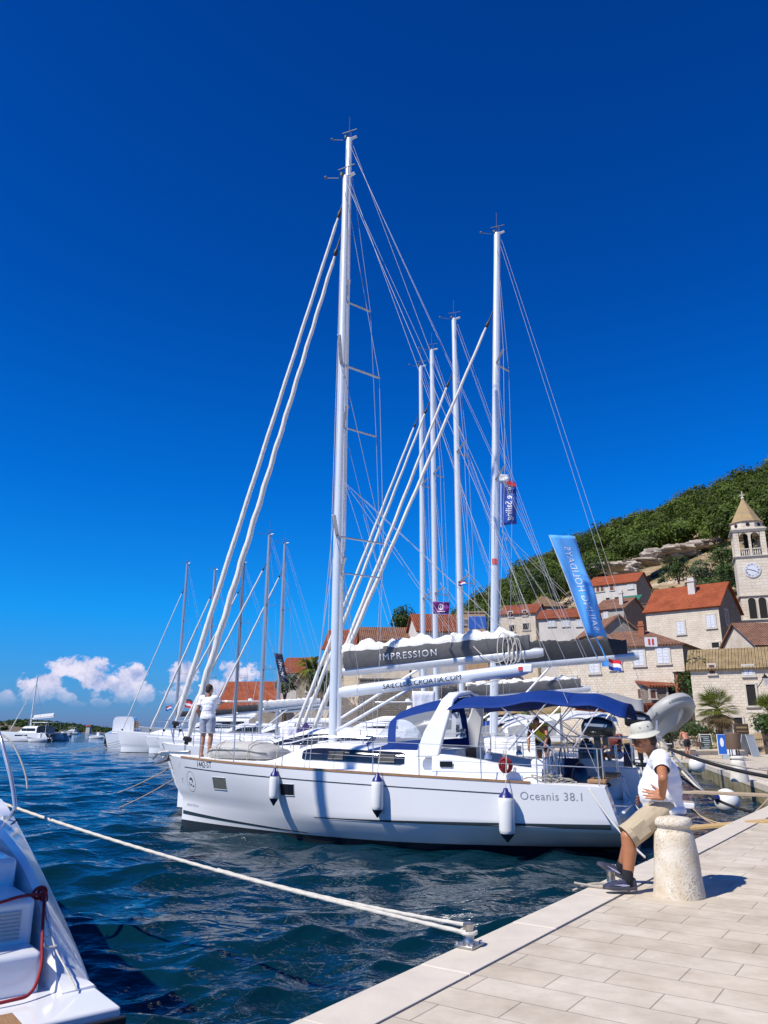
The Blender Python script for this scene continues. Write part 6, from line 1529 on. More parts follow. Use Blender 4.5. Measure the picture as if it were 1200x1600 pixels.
def tile_mat(name, c1, c2):
    m = D.materials.new(name); N, Lk = nodes_of(m); b = N['Principled BSDF']; uv = N.new('ShaderNodeTexCoord'); setin(b, 'Roughness', .85); setin(b, 'Specular IOR Level', .2)
    br = N.new('ShaderNodeTexBrick'); br.inputs['Scale'].default_value = 1; br.inputs['Brick Width'].default_value = .24; br.inputs['Row Height'].default_value = .38; br.inputs['Mortar Size'].default_value = .02; br.inputs['Mortar Smooth'].default_value = .6; br.offset = 0
    br.inputs['Color1'].default_value = (*c1, 1); br.inputs['Color2'].default_value = (*c2, 1); br.inputs['Mortar'].default_value = tuple(x*.45 for x in c2)+(1,); Lk.new(uv.outputs['UV'], br.inputs[0])
    n = N.new('ShaderNodeTexNoise'); n.inputs['Scale'].default_value = .8; n.inputs['Detail'].default_value = 7; Lk.new(uv.outputs['Object'], n.inputs[0]); r = N.new('ShaderNodeValToRGB'); r.color_ramp.elements[0].position = .3; r.color_ramp.elements[0].color = (.66, .62, .6, 1); r.color_ramp.elements[1].position = .6; r.color_ramp.elements[1].color = (1, 1, 1, 1); Lk.new(n.outputs['Fac'], r.inputs[0])
    mx = N.new('ShaderNodeMix'); mx.data_type = 'RGBA'; mx.blend_type = 'MULTIPLY'; mx.inputs[0].default_value = .8; Lk.new(br.outputs['Color'], mx.inputs[6]); Lk.new(r.outputs[0], mx.inputs[7]); Lk.new(mx.outputs[2], b.inputs['Base Color'])
    sp = N.new('ShaderNodeSeparateXYZ'); Lk.new(uv.outputs['UV'], sp.inputs[0]); w = math_node(N, Lk, 'SINE', math_node(N, Lk, 'MULTIPLY', sp.outputs[0], TAU/.24)); bp = N.new('ShaderNodeBump'); bp.inputs['Strength'].default_value = .9; bp.inputs['Distance'].default_value = .06; Lk.new(w, bp.inputs['Height']); Lk.new(bp.outputs[0], b.inputs['Normal']); MATS[name] = m
tile_mat('tiles_orange', (.46, .125, .05), (.38, .095, .04)); tile_mat('tiles_red', (.40, .12, .055), (.30, .085, .045)); tile_mat('tiles_tan', (.40, .26, .14), (.27, .17, .10)); tile_mat('tiles_brown', (.36, .19, .12), (.25, .13, .085)); tile_mat('tiles_yellow', (.46, .34, .17), (.33, .24, .13))
def roof_obj(polys, m, e, th=.14):
    """sloped planes as thick slabs with UV along eaves / slope"""
    mb = MB()
    for P_ in polys: mb.add(P_, [tuple(range(len(P_)))])
    o = mb.build('roof', m, e, smooth=0, fix=False); me = o.data; uv = me.uv_layers.new(name='UV')
    for pl in me.polygons:
        n = pl.normal; 
        if n.z < 0: n = -n
        ax = V(-n.y, n.x, 0); ax = V(1, 0, 0) if ax.length < .01 else ax.normalized(); sl = n.cross(ax)
        for li in pl.loop_indices: c = me.vertices[me.loops[li].vertex_index].co; uv.data[li].uv = (c.dot(ax), c.dot(sl))
    s = o.modifiers.new('t', 'SOLIDIFY'); s.thickness = th; s.offset = -1 if me.polygons[0].normal.z > 0 else 1
    return o
def house(p, rz, w, d, h, label, wall='stone_light', roof='tiles_orange', kind='gable', rh=None, wins=(), chim=None, down=14, ov=.3, name='stone_house', cat='house', group='houses of the village', sidewall=None):
    """local x along the facade, facade at y=0 facing -y, body to y=d; p = base point of the facade centre; wins: (x, z, w, h, style)"""
    e = empty(name, p, rz, label, cat, group); rh = rh or d*.28
    x0, x1 = -w/2, w/2; mb = MB()
    if kind == 'gable': body = [[(x, 0, -down), (x, 0, h), (x, d/2, h+rh-.05), (x, d, h), (x, d, -down)] for x in (x0, x1)]; mb.loft(body)
    elif kind == 'cross': mb.loft([[(x0, y, -down), (x0, y, h), (0, y, h+rh-.05), (x1, y, h), (x1, y, -down)] for y in (0, d)])
    else: mb.loft([[(x0, 0, z), (x1, 0, z), (x1, d, z), (x0, d, z)] for z in (-down, h)])
    wl = mb.build('wall', wall, e, smooth=0)
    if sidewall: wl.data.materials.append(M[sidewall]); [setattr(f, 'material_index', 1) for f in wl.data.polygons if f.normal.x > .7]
    k = ov*rh/(d/2); q = h+.04
    if kind == 'gable': R_ = [[(x0-ov, -ov, q-k), (x1+ov, -ov, q-k), (x1+ov, d/2, q+rh), (x0-ov, d/2, q+rh)], [(x1+ov, d+ov, q-k), (x0-ov, d+ov, q-k), (x0-ov, d/2, q+rh), (x1+ov, d/2, q+rh)]]
    elif kind == 'cross':
        k = ov*rh/(w/2); R_ = [[(x0-ov, d+ov, q-k), (x0-ov, -ov, q-k), (0, -ov, q+rh), (0, d+ov, q+rh)], [(x1+ov, -ov, q-k), (x1+ov, d+ov, q-k), (0, d+ov, q+rh), (0, -ov, q+rh)]]
    elif kind == 'hip':
        i = min(d/2, w/2)*.95; a, b_, c, f = (x0-ov, -ov, q), (x1+ov, -ov, q), (x1+ov, d+ov, q), (x0-ov, d+ov, q); r0, r1 = (x0+i, d/2, q+rh), (x1-i, d/2, q+rh); R_ = [[a, b_, r1, r0], [b_, c, r1], [c, f, r0, r1], [f, a, r0]]
    elif kind == 'shed': R_ = [[(x0-ov, -ov, q), (x1+ov, -ov, q), (x1+ov, d+ov, q+rh), (x0-ov, d+ov, q+rh)]]
    else: R_ = [[(x0-.1, -.1, q), (x1+.1, -.1, q), (x1+.1, d+.1, q), (x0-.1, d+.1, q)]]
    ro = roof_obj(R_, roof, e)
    for wdef in wins:
        x, z, ww, hh, st = wdef[:5]; side = len(wdef) > 5
        T = (lambda X, Y, Z: (x1+(-Y), X, Z)) if side else (lambda X, Y, Z: (X, Y, Z))
        def bx(mb, cx, cy, cz, sx_, sy_, sz_): mb.box(T(cx, cy, cz), (sy_, sx_, sz_) if side else (sx_, sy_, sz_))
        mb = MB(); t_ = .13
        bx(mb, x-ww/2-t_/2, -.02, z, t_, .12, hh); bx(mb, x+ww/2+t_/2, -.02, z, t_, .12, hh); bx(mb, x, -.02, z+hh/2+t_/2, ww+2*t_, .14, t_); bx(mb, x, -.04, z-hh/2-t_/2, ww+2*t_+.1, .2, t_)
        f = mb.build('window' if hh < 2.4 else 'door', 'frame_stone', e, smooth=0)
        mb = MB(); bx(mb, x, -.004, z, ww, .02, hh); mb.build('pane', 'opening_dark', f, smooth=0)
        if st in ('white', 'grey', 'brown'):
            mb = MB()
            for sd in (-1, 1):
                bx(mb, x+sd*ww/4, -.05, z, ww/2-.02, .05, hh-.04)
                for i in range(5): bx(mb, x+sd*ww/4, -.085, z-hh/2+hh*(i+.5)/5, ww/2-.12, .02, hh/5*.7)
            mb.build('shutter', 'shutter_'+st, f, smooth=0)
        elif st == 'pane':
            mb = MB(); bx(mb, x, -.03, z, .06, .04, hh); bx(mb, x, -.03, z+hh*.12, ww, .04, .06); mb.build('glazing_bar', 'shutter_white', f, smooth=0)
    if chim:
        cx, cy, cw_, chh, cm = chim; mb = MB(); mb.box((cx, cy, h+rh*.5+chh/2-.5), (cw_, cw_*.8, chh+1)); mb.box((cx, cy, h+rh*.5+chh+.05), (cw_*1.25, cw_*1.05, .14)); mb.box((cx, cy, h+rh*.5+chh+.3), (cw_*.9, cw_*.7, .3)); mb.build('chimney', cm, ro, smooth=0)
    return e
def hp(u, v, y): return at(u, v, y)
def mpp(y): return y*.975/1200     # metres per pixel, roughly
def house_px(u0, u1, v_base, v_eave, y, label, d=8, rz=0, **k):
    """facade spanning pixels u0..u1 between the base and the eave, at distance y"""
    a = at((u0+u1)/2, v_base, y); ta = a.x/a.y; kf = math.cos(rz)-math.sin(rz)*ta; w = (at(u1, v_base, y)-at(u0, v_base, y)).length/kf; h = at((u0+u1)/2, v_eave, y).z-a.z
    wins = []
    for q in k.pop('win', ()):
        u, v_, pw, ph, st = q[:5]; c = at(u, v_, y); xl = (c.x-a.x)/kf; fz = (y+xl*math.sin(rz))/y; wins.append((xl, (c.z-CH)*fz+CH-a.z, pw*mpp(y)/kf, ph*mpp(y), st))
    wins += list(k.pop('swin', ()))
    return house(a, rz, w, d, h, label, wins=wins, **k)
S_ = 'side'
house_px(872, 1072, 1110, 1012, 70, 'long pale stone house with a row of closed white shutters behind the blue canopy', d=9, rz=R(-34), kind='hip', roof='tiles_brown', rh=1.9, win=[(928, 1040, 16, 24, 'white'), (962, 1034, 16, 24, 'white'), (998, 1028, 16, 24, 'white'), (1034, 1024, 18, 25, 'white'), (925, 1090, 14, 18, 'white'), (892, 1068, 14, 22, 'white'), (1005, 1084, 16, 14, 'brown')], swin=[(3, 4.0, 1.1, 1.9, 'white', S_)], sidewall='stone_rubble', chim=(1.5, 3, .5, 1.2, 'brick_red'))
house_px(1090, 1235, 1172, 1042, 60, 'tall stone house at the right with a mossy yellow tiled roof and narrow black doorway', d=7, rz=R(-26), kind='gable', roof='tiles_yellow', rh=1.7, wall='stone_light', win=[(1169, 1048, 15, 15, 'white'), (1174, 1086, 14, 32, 'open'), (1112, 1046, 9, 14, 'brown'), (1155, 1140, 13, 36, 'open'), (1187, 1142, 14, 34, 'white')])
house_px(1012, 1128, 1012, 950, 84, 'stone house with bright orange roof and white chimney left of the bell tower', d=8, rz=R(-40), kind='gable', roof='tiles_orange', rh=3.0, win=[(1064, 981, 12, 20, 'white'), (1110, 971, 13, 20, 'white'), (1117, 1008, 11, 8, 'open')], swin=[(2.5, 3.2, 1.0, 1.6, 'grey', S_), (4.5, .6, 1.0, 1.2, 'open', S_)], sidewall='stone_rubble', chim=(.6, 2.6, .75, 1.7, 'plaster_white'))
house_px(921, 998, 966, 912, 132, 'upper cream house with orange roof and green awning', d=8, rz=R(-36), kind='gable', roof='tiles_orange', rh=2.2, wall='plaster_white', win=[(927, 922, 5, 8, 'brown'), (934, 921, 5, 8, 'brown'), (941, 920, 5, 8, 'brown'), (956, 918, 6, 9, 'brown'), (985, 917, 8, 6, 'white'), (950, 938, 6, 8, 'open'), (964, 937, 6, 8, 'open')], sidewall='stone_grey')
a = at(985, 934, 127); e = empty('awning', a, R(-36), 'dark green awning over the terrace of the upper cream house', 'awning')
MB().prism([(-1.6, -1.6, -1.0), (1.6, -1.6, -1.0), (1.9, .6, .4), (-1.3, .6, .4)], (0, 0, 0), (0, 0, .06)).build('canopy', 'awning_green', e); MB().tube([(-1.5, -1.5, -1), (-1.5, -1.5, -3)], .05, 6).tube([(1.5, -1.5, -1), (1.5, -1.5, -3)], .05, 6).build('post', 'iron_dark', e)
house_px(931, 978, 1000, 951, 108, 'grey plastered house with a dark gable wall, below the green awning', d=9, rz=R(-38), kind='gable', roof='tiles_brown', rh=2.0, wall='plaster_grey', win=[(947, 961, 6, 9, 'white')], sidewall='stone_rubble', chim=(1.4, 1.5, .5, 1.2, 'plaster_white'))
house_px(782, 838, 1000, 958, 112, 'stone house with red roof and arched openings behind the third mast', d=8, rz=R(-24), kind='gable', roof='tiles_red', rh=1.8, win=[(798, 960, 6, 8, 'open'), (820, 958, 6, 8, 'open'), (800, 982, 8, 10, 'open'), (822, 979, 10, 10, 'open')])
house_px(842, 930, 990, 964, 104, 'low white house with a long red roof left of the grey plastered one', d=7, rz=R(-22), kind='gable', roof='tiles_red', rh=1.6, wall='plaster_white', win=[(862, 974, 10, 9, 'white'), (884, 974, 10, 9, 'white'), (905, 974, 8, 9, 'white')])
house_px(830, 884, 965, 948, 122, 'stone house with a tan hipped roof under the trees', d=8, kind='hip', roof='tiles_tan', rh=2.4, wall='stone_grey', win=[(858, 956, 5, 6, 'open')])
house_px(716, 760, 1000, 956, 105, 'tan apartment house with a blue tarpaulin on its balcony', d=8, kind='flat', roof='plaster_tan', wall='plaster_tan', win=[(728, 972, 8, 8, 'grey'), (745, 990, 10, 8, 'grey')])
tag(MB().box(at(746, 973, 103), (2.4, .2, 1.7)).build('tarpaulin', 'tarp_blue', None, bevel=.05), 'blue tarpaulin hung on the tan apartment house', 'tarpaulin')
house_px(566, 640, 1040, 1000, 92, 'low stone house whose brown roof shows over the white folded sail', d=8, rz=R(5), kind='gable', roof='tiles_brown', rh=2.0, wall='stone_light')
house_px(655, 722, 1060, 985, 88, 'cream house with a red roof partly hidden by the purple flag', d=8, rz=R(8), kind='gable', roof='tiles_red', rh=2.4, wall='plaster_white', win=[(668, 1020, 8, 12, 'white'), (690, 1018, 8, 12, 'white')])
house_px(640, 668, 1062, 1008, 94, 'narrow stone house between the white masts', d=8, kind='cross', roof='tiles_brown', rh=2.0)
house_px(505, 560, 1085, 1012, 98, 'tall stone house with an orange roof edge right of the date palm', d=9, rz=R(-6), kind='gable', roof='tiles_red', rh=2.8, wall='stone_light', win=[(518, 1060, 6, 12, 'white'), (540, 1045, 7, 11, 'white')])
house_px(462, 500, 1095, 1066, 108, 'gabled stone house with a dark window left of the date palm', d=8, rz=R(-14), kind='cross', roof='tiles_brown', rh=2.6, wall='stone_grey', win=[(483, 1076, 9, 9, 'open')])
house_px(438, 478, 1098, 1050, 125, 'orange-roofed house behind the navy feather flag', d=8, rz=R(-8), kind='gable', roof='tiles_red', rh=2.6, wall='plaster_white', win=[(462, 1058, 6, 6, 'open')])
house_px(338, 505, 1128, 1094, 134, 'long low building with a bright orange roof at the left end of the village', d=11, rz=R(-4), kind='gable', roof='tiles_orange', rh=3.4, wall='stone_grey', win=[(360, 1112, 10, 10, 'open'), (400, 1112, 10, 10, 'open')])
house_px(340, 440, 1130, 1108, 122, 'low annex with an orange roof in front of the long building', d=4, rz=R(-4), kind='shed', roof='tiles_orange', rh=1.2, wall='stone_grey')
house_px(1186, 1250, 1030, 1006, 70, 'house cut by the right edge with a brown tiled roof', d=8, kind='gable', roof='tiles_brown', rh=2.4, wall='stone_light', win=[(1196, 1020, 7, 8, 'grey')])
house_px(1048, 1100, 952, 945, 112, 'small shed with an orange roof above the white chimney house', d=5, kind='shed', roof='tiles_orange', rh=1.2, wall='stone_grey')
house_px(940, 1000, 1010, 985, 88, 'low house with a brown gabled roof over the dark sail cover', d=8, rz=R(6), kind='cross', roof='tiles_brown', rh=1.8, wall='stone_grey', win=[(958, 998, 10, 9, 'white')])
house_px(1022, 1102, 1120, 1072, 66, 'restaurant annex with rusty lean-to roof, dark opening and brick chimney', d=4, kind='shed', roof='tiles_red', rh=.8, wall='stone_rubble', win=[(1053, 1081, 19, 17, 'open'), (1020, 1085, 8, 12, 'brown')])
e = empty('brick_chimney', at(1070, 1125, 64), 0, 'square red brick chimney standing before the restaurant annex', 'chimney'); hh = at(1070, 1052, 64).z-at(1070, 1125, 64).z
MB().box((0, 0, hh/2), (.75, .7, hh)).build('stack', 'brick_red', e, smooth=0); MB().box((0, 0, hh+.06), (.9, .85, .12)).build('cap', 'iron_dark', e)
house_px(1095, 1133, 1120, 1072, 65, 'weathered wooden lean-to with white window frames', d=4, kind='shed', roof='tiles_red', rh=.9, wall='wood_plank_wall', win=[(1098, 1082, 5, 17, 'white'), (1109, 1082, 5, 17, 'pane')])
e = tag(MB().box(at(990, 1106, 66), (9.4, 2.2, .18), Matrix.Rotation(R(-14), 3, 'X')).build('canopy_roof', 'tiles_orange', None, smooth=0), 'orange canopy roof left of the hoisted inflatable', 'canopy')
def wallseg(u0, u1, vb, vt, y, m, label, th=.5):
    a, b = at(u0, vb, y), at(u1, vb, y); h = at((u0+u1)/2, vt, y).z-a.z; mb = MB().box((0, th/2, h/2-1.5), ((b-a).length, th, h+3)); mb.box((0, th/2-.03, h+.06), ((b-a).length+.1, th+.1, .12)); o = mb.build('stone_wall', m, None, smooth=0); o.location = (a+b)/2; return tag(o, label, 'wall')
wallseg(560, 720, 1140, 1062, 66, 'stone_rubble', 'dark rubble stone retaining wall behind the boom lettering')
wallseg(1080, 1130, 1160, 1096, 64.5, 'stone_rubble', 'dark rubble wall behind the fan palm')
wallseg(985, 1066, 972, 944, 122, 'stone_rubble', 'terrace wall right of the green awning')
wallseg(1036, 1110, 1172, 1152, 62, 'stone_light', 'low garden wall behind the shirtless man')
# bell tower --------------------------------------------------------------
yT = 88; aT = at(1207, 1016, yT); eT = empty('bell_tower', V(aT.x, aT.y+2.3, aT.z), R(-20), 'square stone bell tower with clock, arcaded belfry and ochre spire', 'tower')
def zt(v): return at(1165, v, yT).z-aT.z
Wt = 1.78
def lvl(v0, v1, w, m='tower_stone', name='shaft'):
    z0, z1 = zt(v0), zt(v1); mb = MB(); mb.box((0, 0, (z0+z1)/2), (2*w, 2*w, z1-z0)); return mb.build(name, m, eT, smooth=0)
lvl(1060, 868, Wt)
def cornice(v, w, t=.3):
    mb = MB()
    for k in range(3): mb.box((0, 0, zt(v)+t*(k-1)/3), (2*w+.12*(k+1), 2*w+.12*(k+1), t/3))
    mb.build('cornice', 'frame_stone', eT, smooth=0)
# belfry: four corner piers and a mid pier on each side
zb0, zb1 = zt(868), zt(826); w = Wt*.98; mb = MB()
for sx in (1, -1):
    for sy in (1, -1): mb.box((sx*(w-.29), sy*(w-.29), (zb0+zb1)/2), (.58, .58, zb1-zb0))
for k in range(4):
    Rk = Matrix.Rotation(k*PI/2, 3, 'Z'); mb.box(Rk @ V(0, -(w-.2), (zb0+zb1)/2), (.26, .4, zb1-zb0) if k % 2 == 0 else (.4, .26, zb1-zb0))
    for cx in (-.60, .60):   # round-headed arches
        r0 = .47; zc = zb1-.78; P_ = [(cx-r0, -(w-.01), zb1), (cx-r0, -(w-.01), zc)]+[(cx-r0*math.cos(PI*i/10), -(w-.01), zc+r0*math.sin(PI*i/10)) for i in range(11)]+[(cx+r0, -(w-.01), zc), (cx+r0, -(w-.01), zb1)]
        top = [V(cx-r0*math.cos(PI*i/10), 0, zb1) for i in range(11)]; rows = [[Rk @ V(p.x, -(w-.01)+dd, p.z) for p in top] for dd in (0, .36)]; arc = [V(cx-r0*math.cos(PI*i/10), 0, zc+r0*math.sin(PI*i/10)) for i in range(11)]
        mb.grid([[Rk @ V(a.x, -(w-.01), a.z) for a in top], [Rk @ V(a.x, -(w-.01), a.z) for a in arc], [Rk @ V(a.x, -(w-.37), a.z) for a in arc], [Rk @ V(a.x, -(w-.37), a.z) for a in top]])
mb.build('belfry', 'tower_stone', eT, smooth=0)
mb = MB()
for k in range(4):
    Rk = Matrix.Rotation(k*PI/2, 3, 'Z')
    for cx in (-.60, .60):
        for j in range(4): mb.lathe([(.08, zb0), (.05, zb0+.3), (.08, zb0+.55), (.05, zb0+.95)], 8, Rk @ V(cx-.34+.23*j, -(w-.2), 0))
        mb.box(Rk @ V(cx, -(w-.2), zb0+1.0), (.95, .25, .12) if k % 2 == 0 else (.25, .95, .12))
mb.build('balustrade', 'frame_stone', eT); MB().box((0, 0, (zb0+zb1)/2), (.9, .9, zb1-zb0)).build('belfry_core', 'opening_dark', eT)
cornice(868, Wt); cornice(826, Wt, .34); cornice(930, Wt, .2); cornice(968, Wt, .25); cornice(1040, Wt, .2)
lvl(826, 822, Wt*1.0, name='parapet')
mb = MB(); n = 8; r8 = Wt*.98/math.cos(PI/8)
mb.loft([[V(r8*math.cos(TAU*(j+.5)/8), r8*math.sin(TAU*(j+.5)/8), z) for j in range(8)] for z in (zt(822), zt(812))]); mb.build('drum', 'tower_stone', eT, smooth=0)
mb = MB(); 
for j in range(8): a = TAU*j/8; mb.lathe([(.22, 0), (.22, .03)], 12, V(Wt*.99*math.cos(a), Wt*.99*math.sin(a), zt(817)), Matrix.Rotation(a, 3, 'Z') @ Matrix.Rotation(PI/2, 3, 'Y'))
mb.build('oculus', 'opening_dark', eT); mb = MB()
rows = [[V(rr*math.cos(TAU*(j+.5)/8), rr*math.sin(TAU*(j+.5)/8), z) for j in range(8)] for rr, z in ((r8*1.08, zt(812)), (r8*1.08, zt(811)), (r8*.93, zt(809)), (.10, zt(771)))]; mat('spire_ochre', (.40, .27, .11), .85, var=.4, vs=1.2, bump=.3, bs=5, var_col=(.24, .19, .13)); mb.loft(rows).build('spire', 'spire_ochre', eT, smooth=0)
mb = MB(); mb.sphere((0, 0, zt(770)), .2, 10, 8); mb.box((0, 0, zt(766)), (.1, .1, 1.1)); mb.box((0, 0, zt(765)), (.55, .1, .1)); mb.build('cross', 'frame_stone', eT)
# clock
zc = zt(889); ax = Matrix.Rotation(PI/2, 3, 'X'); ck = MB().lathe([(.93, 0), (.93, .08), (.86, .1), (.001, .1)], 40, (-.15, -Wt, zc), ax).build('clock', 'plaster_white', eT); mb = MB()
MB().lathe([(.84, .105), (.001, .108)], 40, (-.15, -Wt, zc), ax).build('dial', 'shutter_white', ck)
for j, s in enumerate(('XII', 'I', 'II', 'III', 'IIII', 'V', 'VI', 'VII', 'VIII', 'IX', 'X', 'XI')):
    a = PI/2-TAU*j/12; cx, cz = -.15+.66*math.cos(a), zc+.66*math.sin(a); ca, sa = math.cos(a-PI/2), math.sin(a-PI/2)
    lettering(s, .27, 'letter_navy', ck, lambda x, y: V(cx+x*ca-y*sa, -Wt-.125, cz+x*sa+y*ca), name='numeral')
mb = MB(); c = V(-.15, -Wt-.14, zc)
for ang, L_, w_ in ((PI/2-TAU*(3.75/12), .46, .08), (PI/2-TAU*(45/60)-.28, .62, .05)): d_ = V(math.cos(ang), 0, math.sin(ang)); mb.bar(c-d_*.12, c+d_*L_, .02, w_, (0, -1, 0))
mb.build('clock_hands', 'letter_navy', ck)
def arch_win(cx, z0, z1, hw, face=0):
    mb = MB(); Rk = Matrix.Rotation(face*PI/2, 3, 'Z'); P_ = [(cx-hw, z0)]+[(cx+hw, z0)]+[(cx+hw*math.cos(PI*i/10), z1-hw+hw*math.sin(PI*i/10)) for i in range(11)]
    fr = [((x-cx)*1.22+cx, (z-z0)*1.05+z0-.1) for x, z in P_]
    f = mb.prism([Rk @ V(x, -Wt-.06, z) for x, z in fr], V(0, 0, 0), Rk @ V(0, .1, 0)).build('window', 'frame_stone', eT, smooth=0); MB().prism([Rk @ V(x, -Wt-.075, z) for x, z in P_], V(0, 0, 0), Rk @ V(0, .03, 0)).build('opening', 'opening_dark', f, smooth=0)
for fc in (0, 1):
    for cx in (-.55, .55): arch_win(cx-.1*(fc == 0), zt(965), zt(932), .40, fc)
arch_win(.35, zt(1005), zt(985), .33, 0)
# ================================================================ things on the far quay
def far(u, v, y): p = at(u, v, y); return V(p.x, p.y, QZ)
def gq(u, v): return atz(u, v, QZ)
def aboard(p, w, h, az, m, label, name='a_board', lines=0, frame='wood_dark'):
    e = empty(name, p, az, label, 'sign board')
    for sd in (-1, 1):
        Rt = Matrix.Rotation(sd*R(14), 3, 'X'); o = V(0, sd*h*.24, h/2); mb = MB(); mb.box(o, (w, .02, h*.98), Rt); f = mb.build('panel', m, e, smooth=0)
        mb = MB(); mb.box(o+Rt @ V(-w/2, 0, 0), (.05, .045, h*1.08), Rt); mb.box(o+Rt @ V(w/2, 0, 0), (.05, .045, h*1.08), Rt); mb.box(o+Rt @ V(0, 0, h*.49), (w, .04, .05), Rt); mb.build('frame', frame, e, smooth=0)
        if sd < 0:
            mb = MB()
            for i in range(lines): mb.box(o+Rt @ V(.04*((i*7) % 3-1), -.014, h*(.36-.72*i/max(1, lines-1))), (w*(.72-.12*((i*5) % 3)), .006, h*.035), Rt)
            if lines: mb.build('chalk_line', 'panel_grey', f, smooth=0)
    return e
aboard(gq(1104, 1176), .75, 1.25, R(-8), 'chalkboard', 'black chalkboard menu on an A-frame left of the blue-fronted board', lines=8, frame='frame_stone')
aboard(gq(1172, 1182), .62, 1.25, R(25), 'panel_grey', 'grey A-frame panel leaning right of the brown bin', lines=0, frame='panel_grey')
e = empty('sign_board', gq(1134, 1186), R(-10), 'blue and white upright sign board beside the brown bin', 'sign board')
MB().box((.1, 0, .75), (.9, .10, 1.1)).build('panel', 'sign_white', e, bevel=.03); pn = MB().box((-.12, -.058, .78), (.42, .012, 1.02)).build('poster', 'sign_blue', e)
MB().prism([(-.12+.10*math.cos(a), -.068, .88+.24*math.sin(a)) for a in [TAU*i/20 for i in range(20)]], V(0, 0, 0), V(0, .004, 0)).build('emblem', 'sign_white', pn); MB().box((.1, 0, .1), (.5, .3, .2)).build('foot', 'panel_grey', e)
e = empty('litter_bin', gq(1149, 1188), 0, 'brown cylindrical litter bin on thin legs', 'bin'); MB().lathe([(.34, .55), (.37, .6), (.37, 1.35), (.34, 1.38), (.30, 1.38)], 24).build('drum', 'bin_brown', e)
for a in range(4): MB().tube([(.25*math.cos(a*PI/2+.7), .25*math.sin(a*PI/2+.7), 0), (.25*math.cos(a*PI/2+.7), .25*math.sin(a*PI/2+.7), .6)], .025, 6).build('leg', 'iron_dark', e)
e = empty('menu_stand', gq(1163, 1180), R(5), 'tall dark wooden menu stand behind the brown bin', 'menu stand'); MB().box((0, 0, 1.35), (.95, .12, 1.1)).build('cabinet', 'wood_dark', e, bevel=.02); mb = MB(); mb.box((0, -.065, 1.68), (.7, .01, .12)); mb.box((0, -.065, 1.45), (.7, .01, .05)); mb.build('menu_line', 'spire_ochre', e)
for x in (-.4, .4): MB().box((x, 0, .4), (.08, .1, .8)).build('leg', 'wood_dark', e)
e = empty('menu_stand', gq(1140, 1178), 0, 'grey paper-covered notice stand under the fan palm', 'menu stand'); MB().box((0, 0, 1.5), (.75, .1, .8)).build('board', 'panel_grey', e, bevel=.02); mb = MB()
for i in range(2):
    for j in range(2): mb.box((-.17+.34*i, -.056, 1.32+.36*j), (.26, .01, .28))
mb.build('notice', 'sign_white', e); MB().box((0, 0, .55), (.08, .08, 1.1)).build('post', 'iron_dark', e)
e = tag(MB().box((0, 0, .2), (3.2, 1.4, .42)).box((0, 0, .43), (3.4, 1.6, .07)).build('planter_wall', 'stone_light', None, smooth=0, bevel=.01), 'low stone planter wall in front of the chalkboard', 'planter'); e.location = gq(1122, 1186)+V(0, 1.2, 0)
e = empty('railing', gq(1178, 1176), 0, 'low dark iron railing at the foot of the right stone house', 'railing'); mb = MB()
for i in range(16): mb.tube([(i*.16, 0, 0), (i*.16, 0, .9)], .012, 5)
mb.tube([(0, 0, .9), (2.4, 0, .9)], .02, 6).tube([(0, 0, .12), (2.4, 0, .12)], .015, 6); mb.build('bars', 'iron_dark', e)
def chair(p, az, label):
    e = empty('chair', p, az, label, 'chair', 'cafe chairs on the far quay'); MB().box((0, 0, .45), (.42, .42, .03)).build('seat', 'wood_dark', e); MB().box((0, .2, .75), (.40, .025, .28)).build('backrest', 'wood_dark', e)
    for sx in (-1, 1):
        MB().tube([(sx*.19, -.19, 0), (sx*.19, -.19, .45)], .014, 5).build('leg', 'iron_dark', e); MB().tube([(sx*.19, .22, 0), (sx*.19, .2, .88)], .014, 5).build('leg', 'iron_dark', e)
    return e
chair(gq(1060, 1187), R(60), 'metal cafe chair left of the shirtless man'); chair(gq(1090, 1185), R(-70), 'metal cafe chair right of the shirtless man')
e = empty('cafe_table', gq(1058, 1183)+V(0, .8, 0), 0, 'small round white-topped table beside the shirtless man', 'table'); MB().lathe([(.36, .72), (.36, .75), (.001, .75)], 20).build('tabletop', 'sign_white', e); MB().lathe([(.25, 0), (.03, .04), (.03, .72)], 10).build('pedestal', 'iron_dark', e)
e = empty('street_lamp', at(1196, 1062, 57), 0, 'black lantern on a wall bracket at the right edge', 'street lamp'); MB().tube([(0, 1.4, -.5), (0, .6, -.1), (0, 0, .45), (0, 0, .35)], .03, 6).build('bracket', 'iron_dark', e)
MB().lathe([(.02, .38), (.24, .18), (.25, .14), (.21, .12)], 6).build('lantern_cap', 'iron_dark', e, smooth=0); MB().lathe([(.2, .12), (.13, -.35), (.05, -.42)], 6).build('glass', 'clear_vinyl', e, smooth=0)
e = empty('wall_sign', at(1017, 1003, 63), 0, 'small white sign with two red marks on the roof edge of the long stone house', 'sign'); MB().box((0, 0, 0), (1.0, .05, .75)).build('panel', 'sign_white', e); mb = MB(); mb.box((-.15, -.03, 0), (.16, .02, .5)); mb.box((.15, -.03, 0), (.16, .02, .5)); mb.build('mark', 'label_red', e)
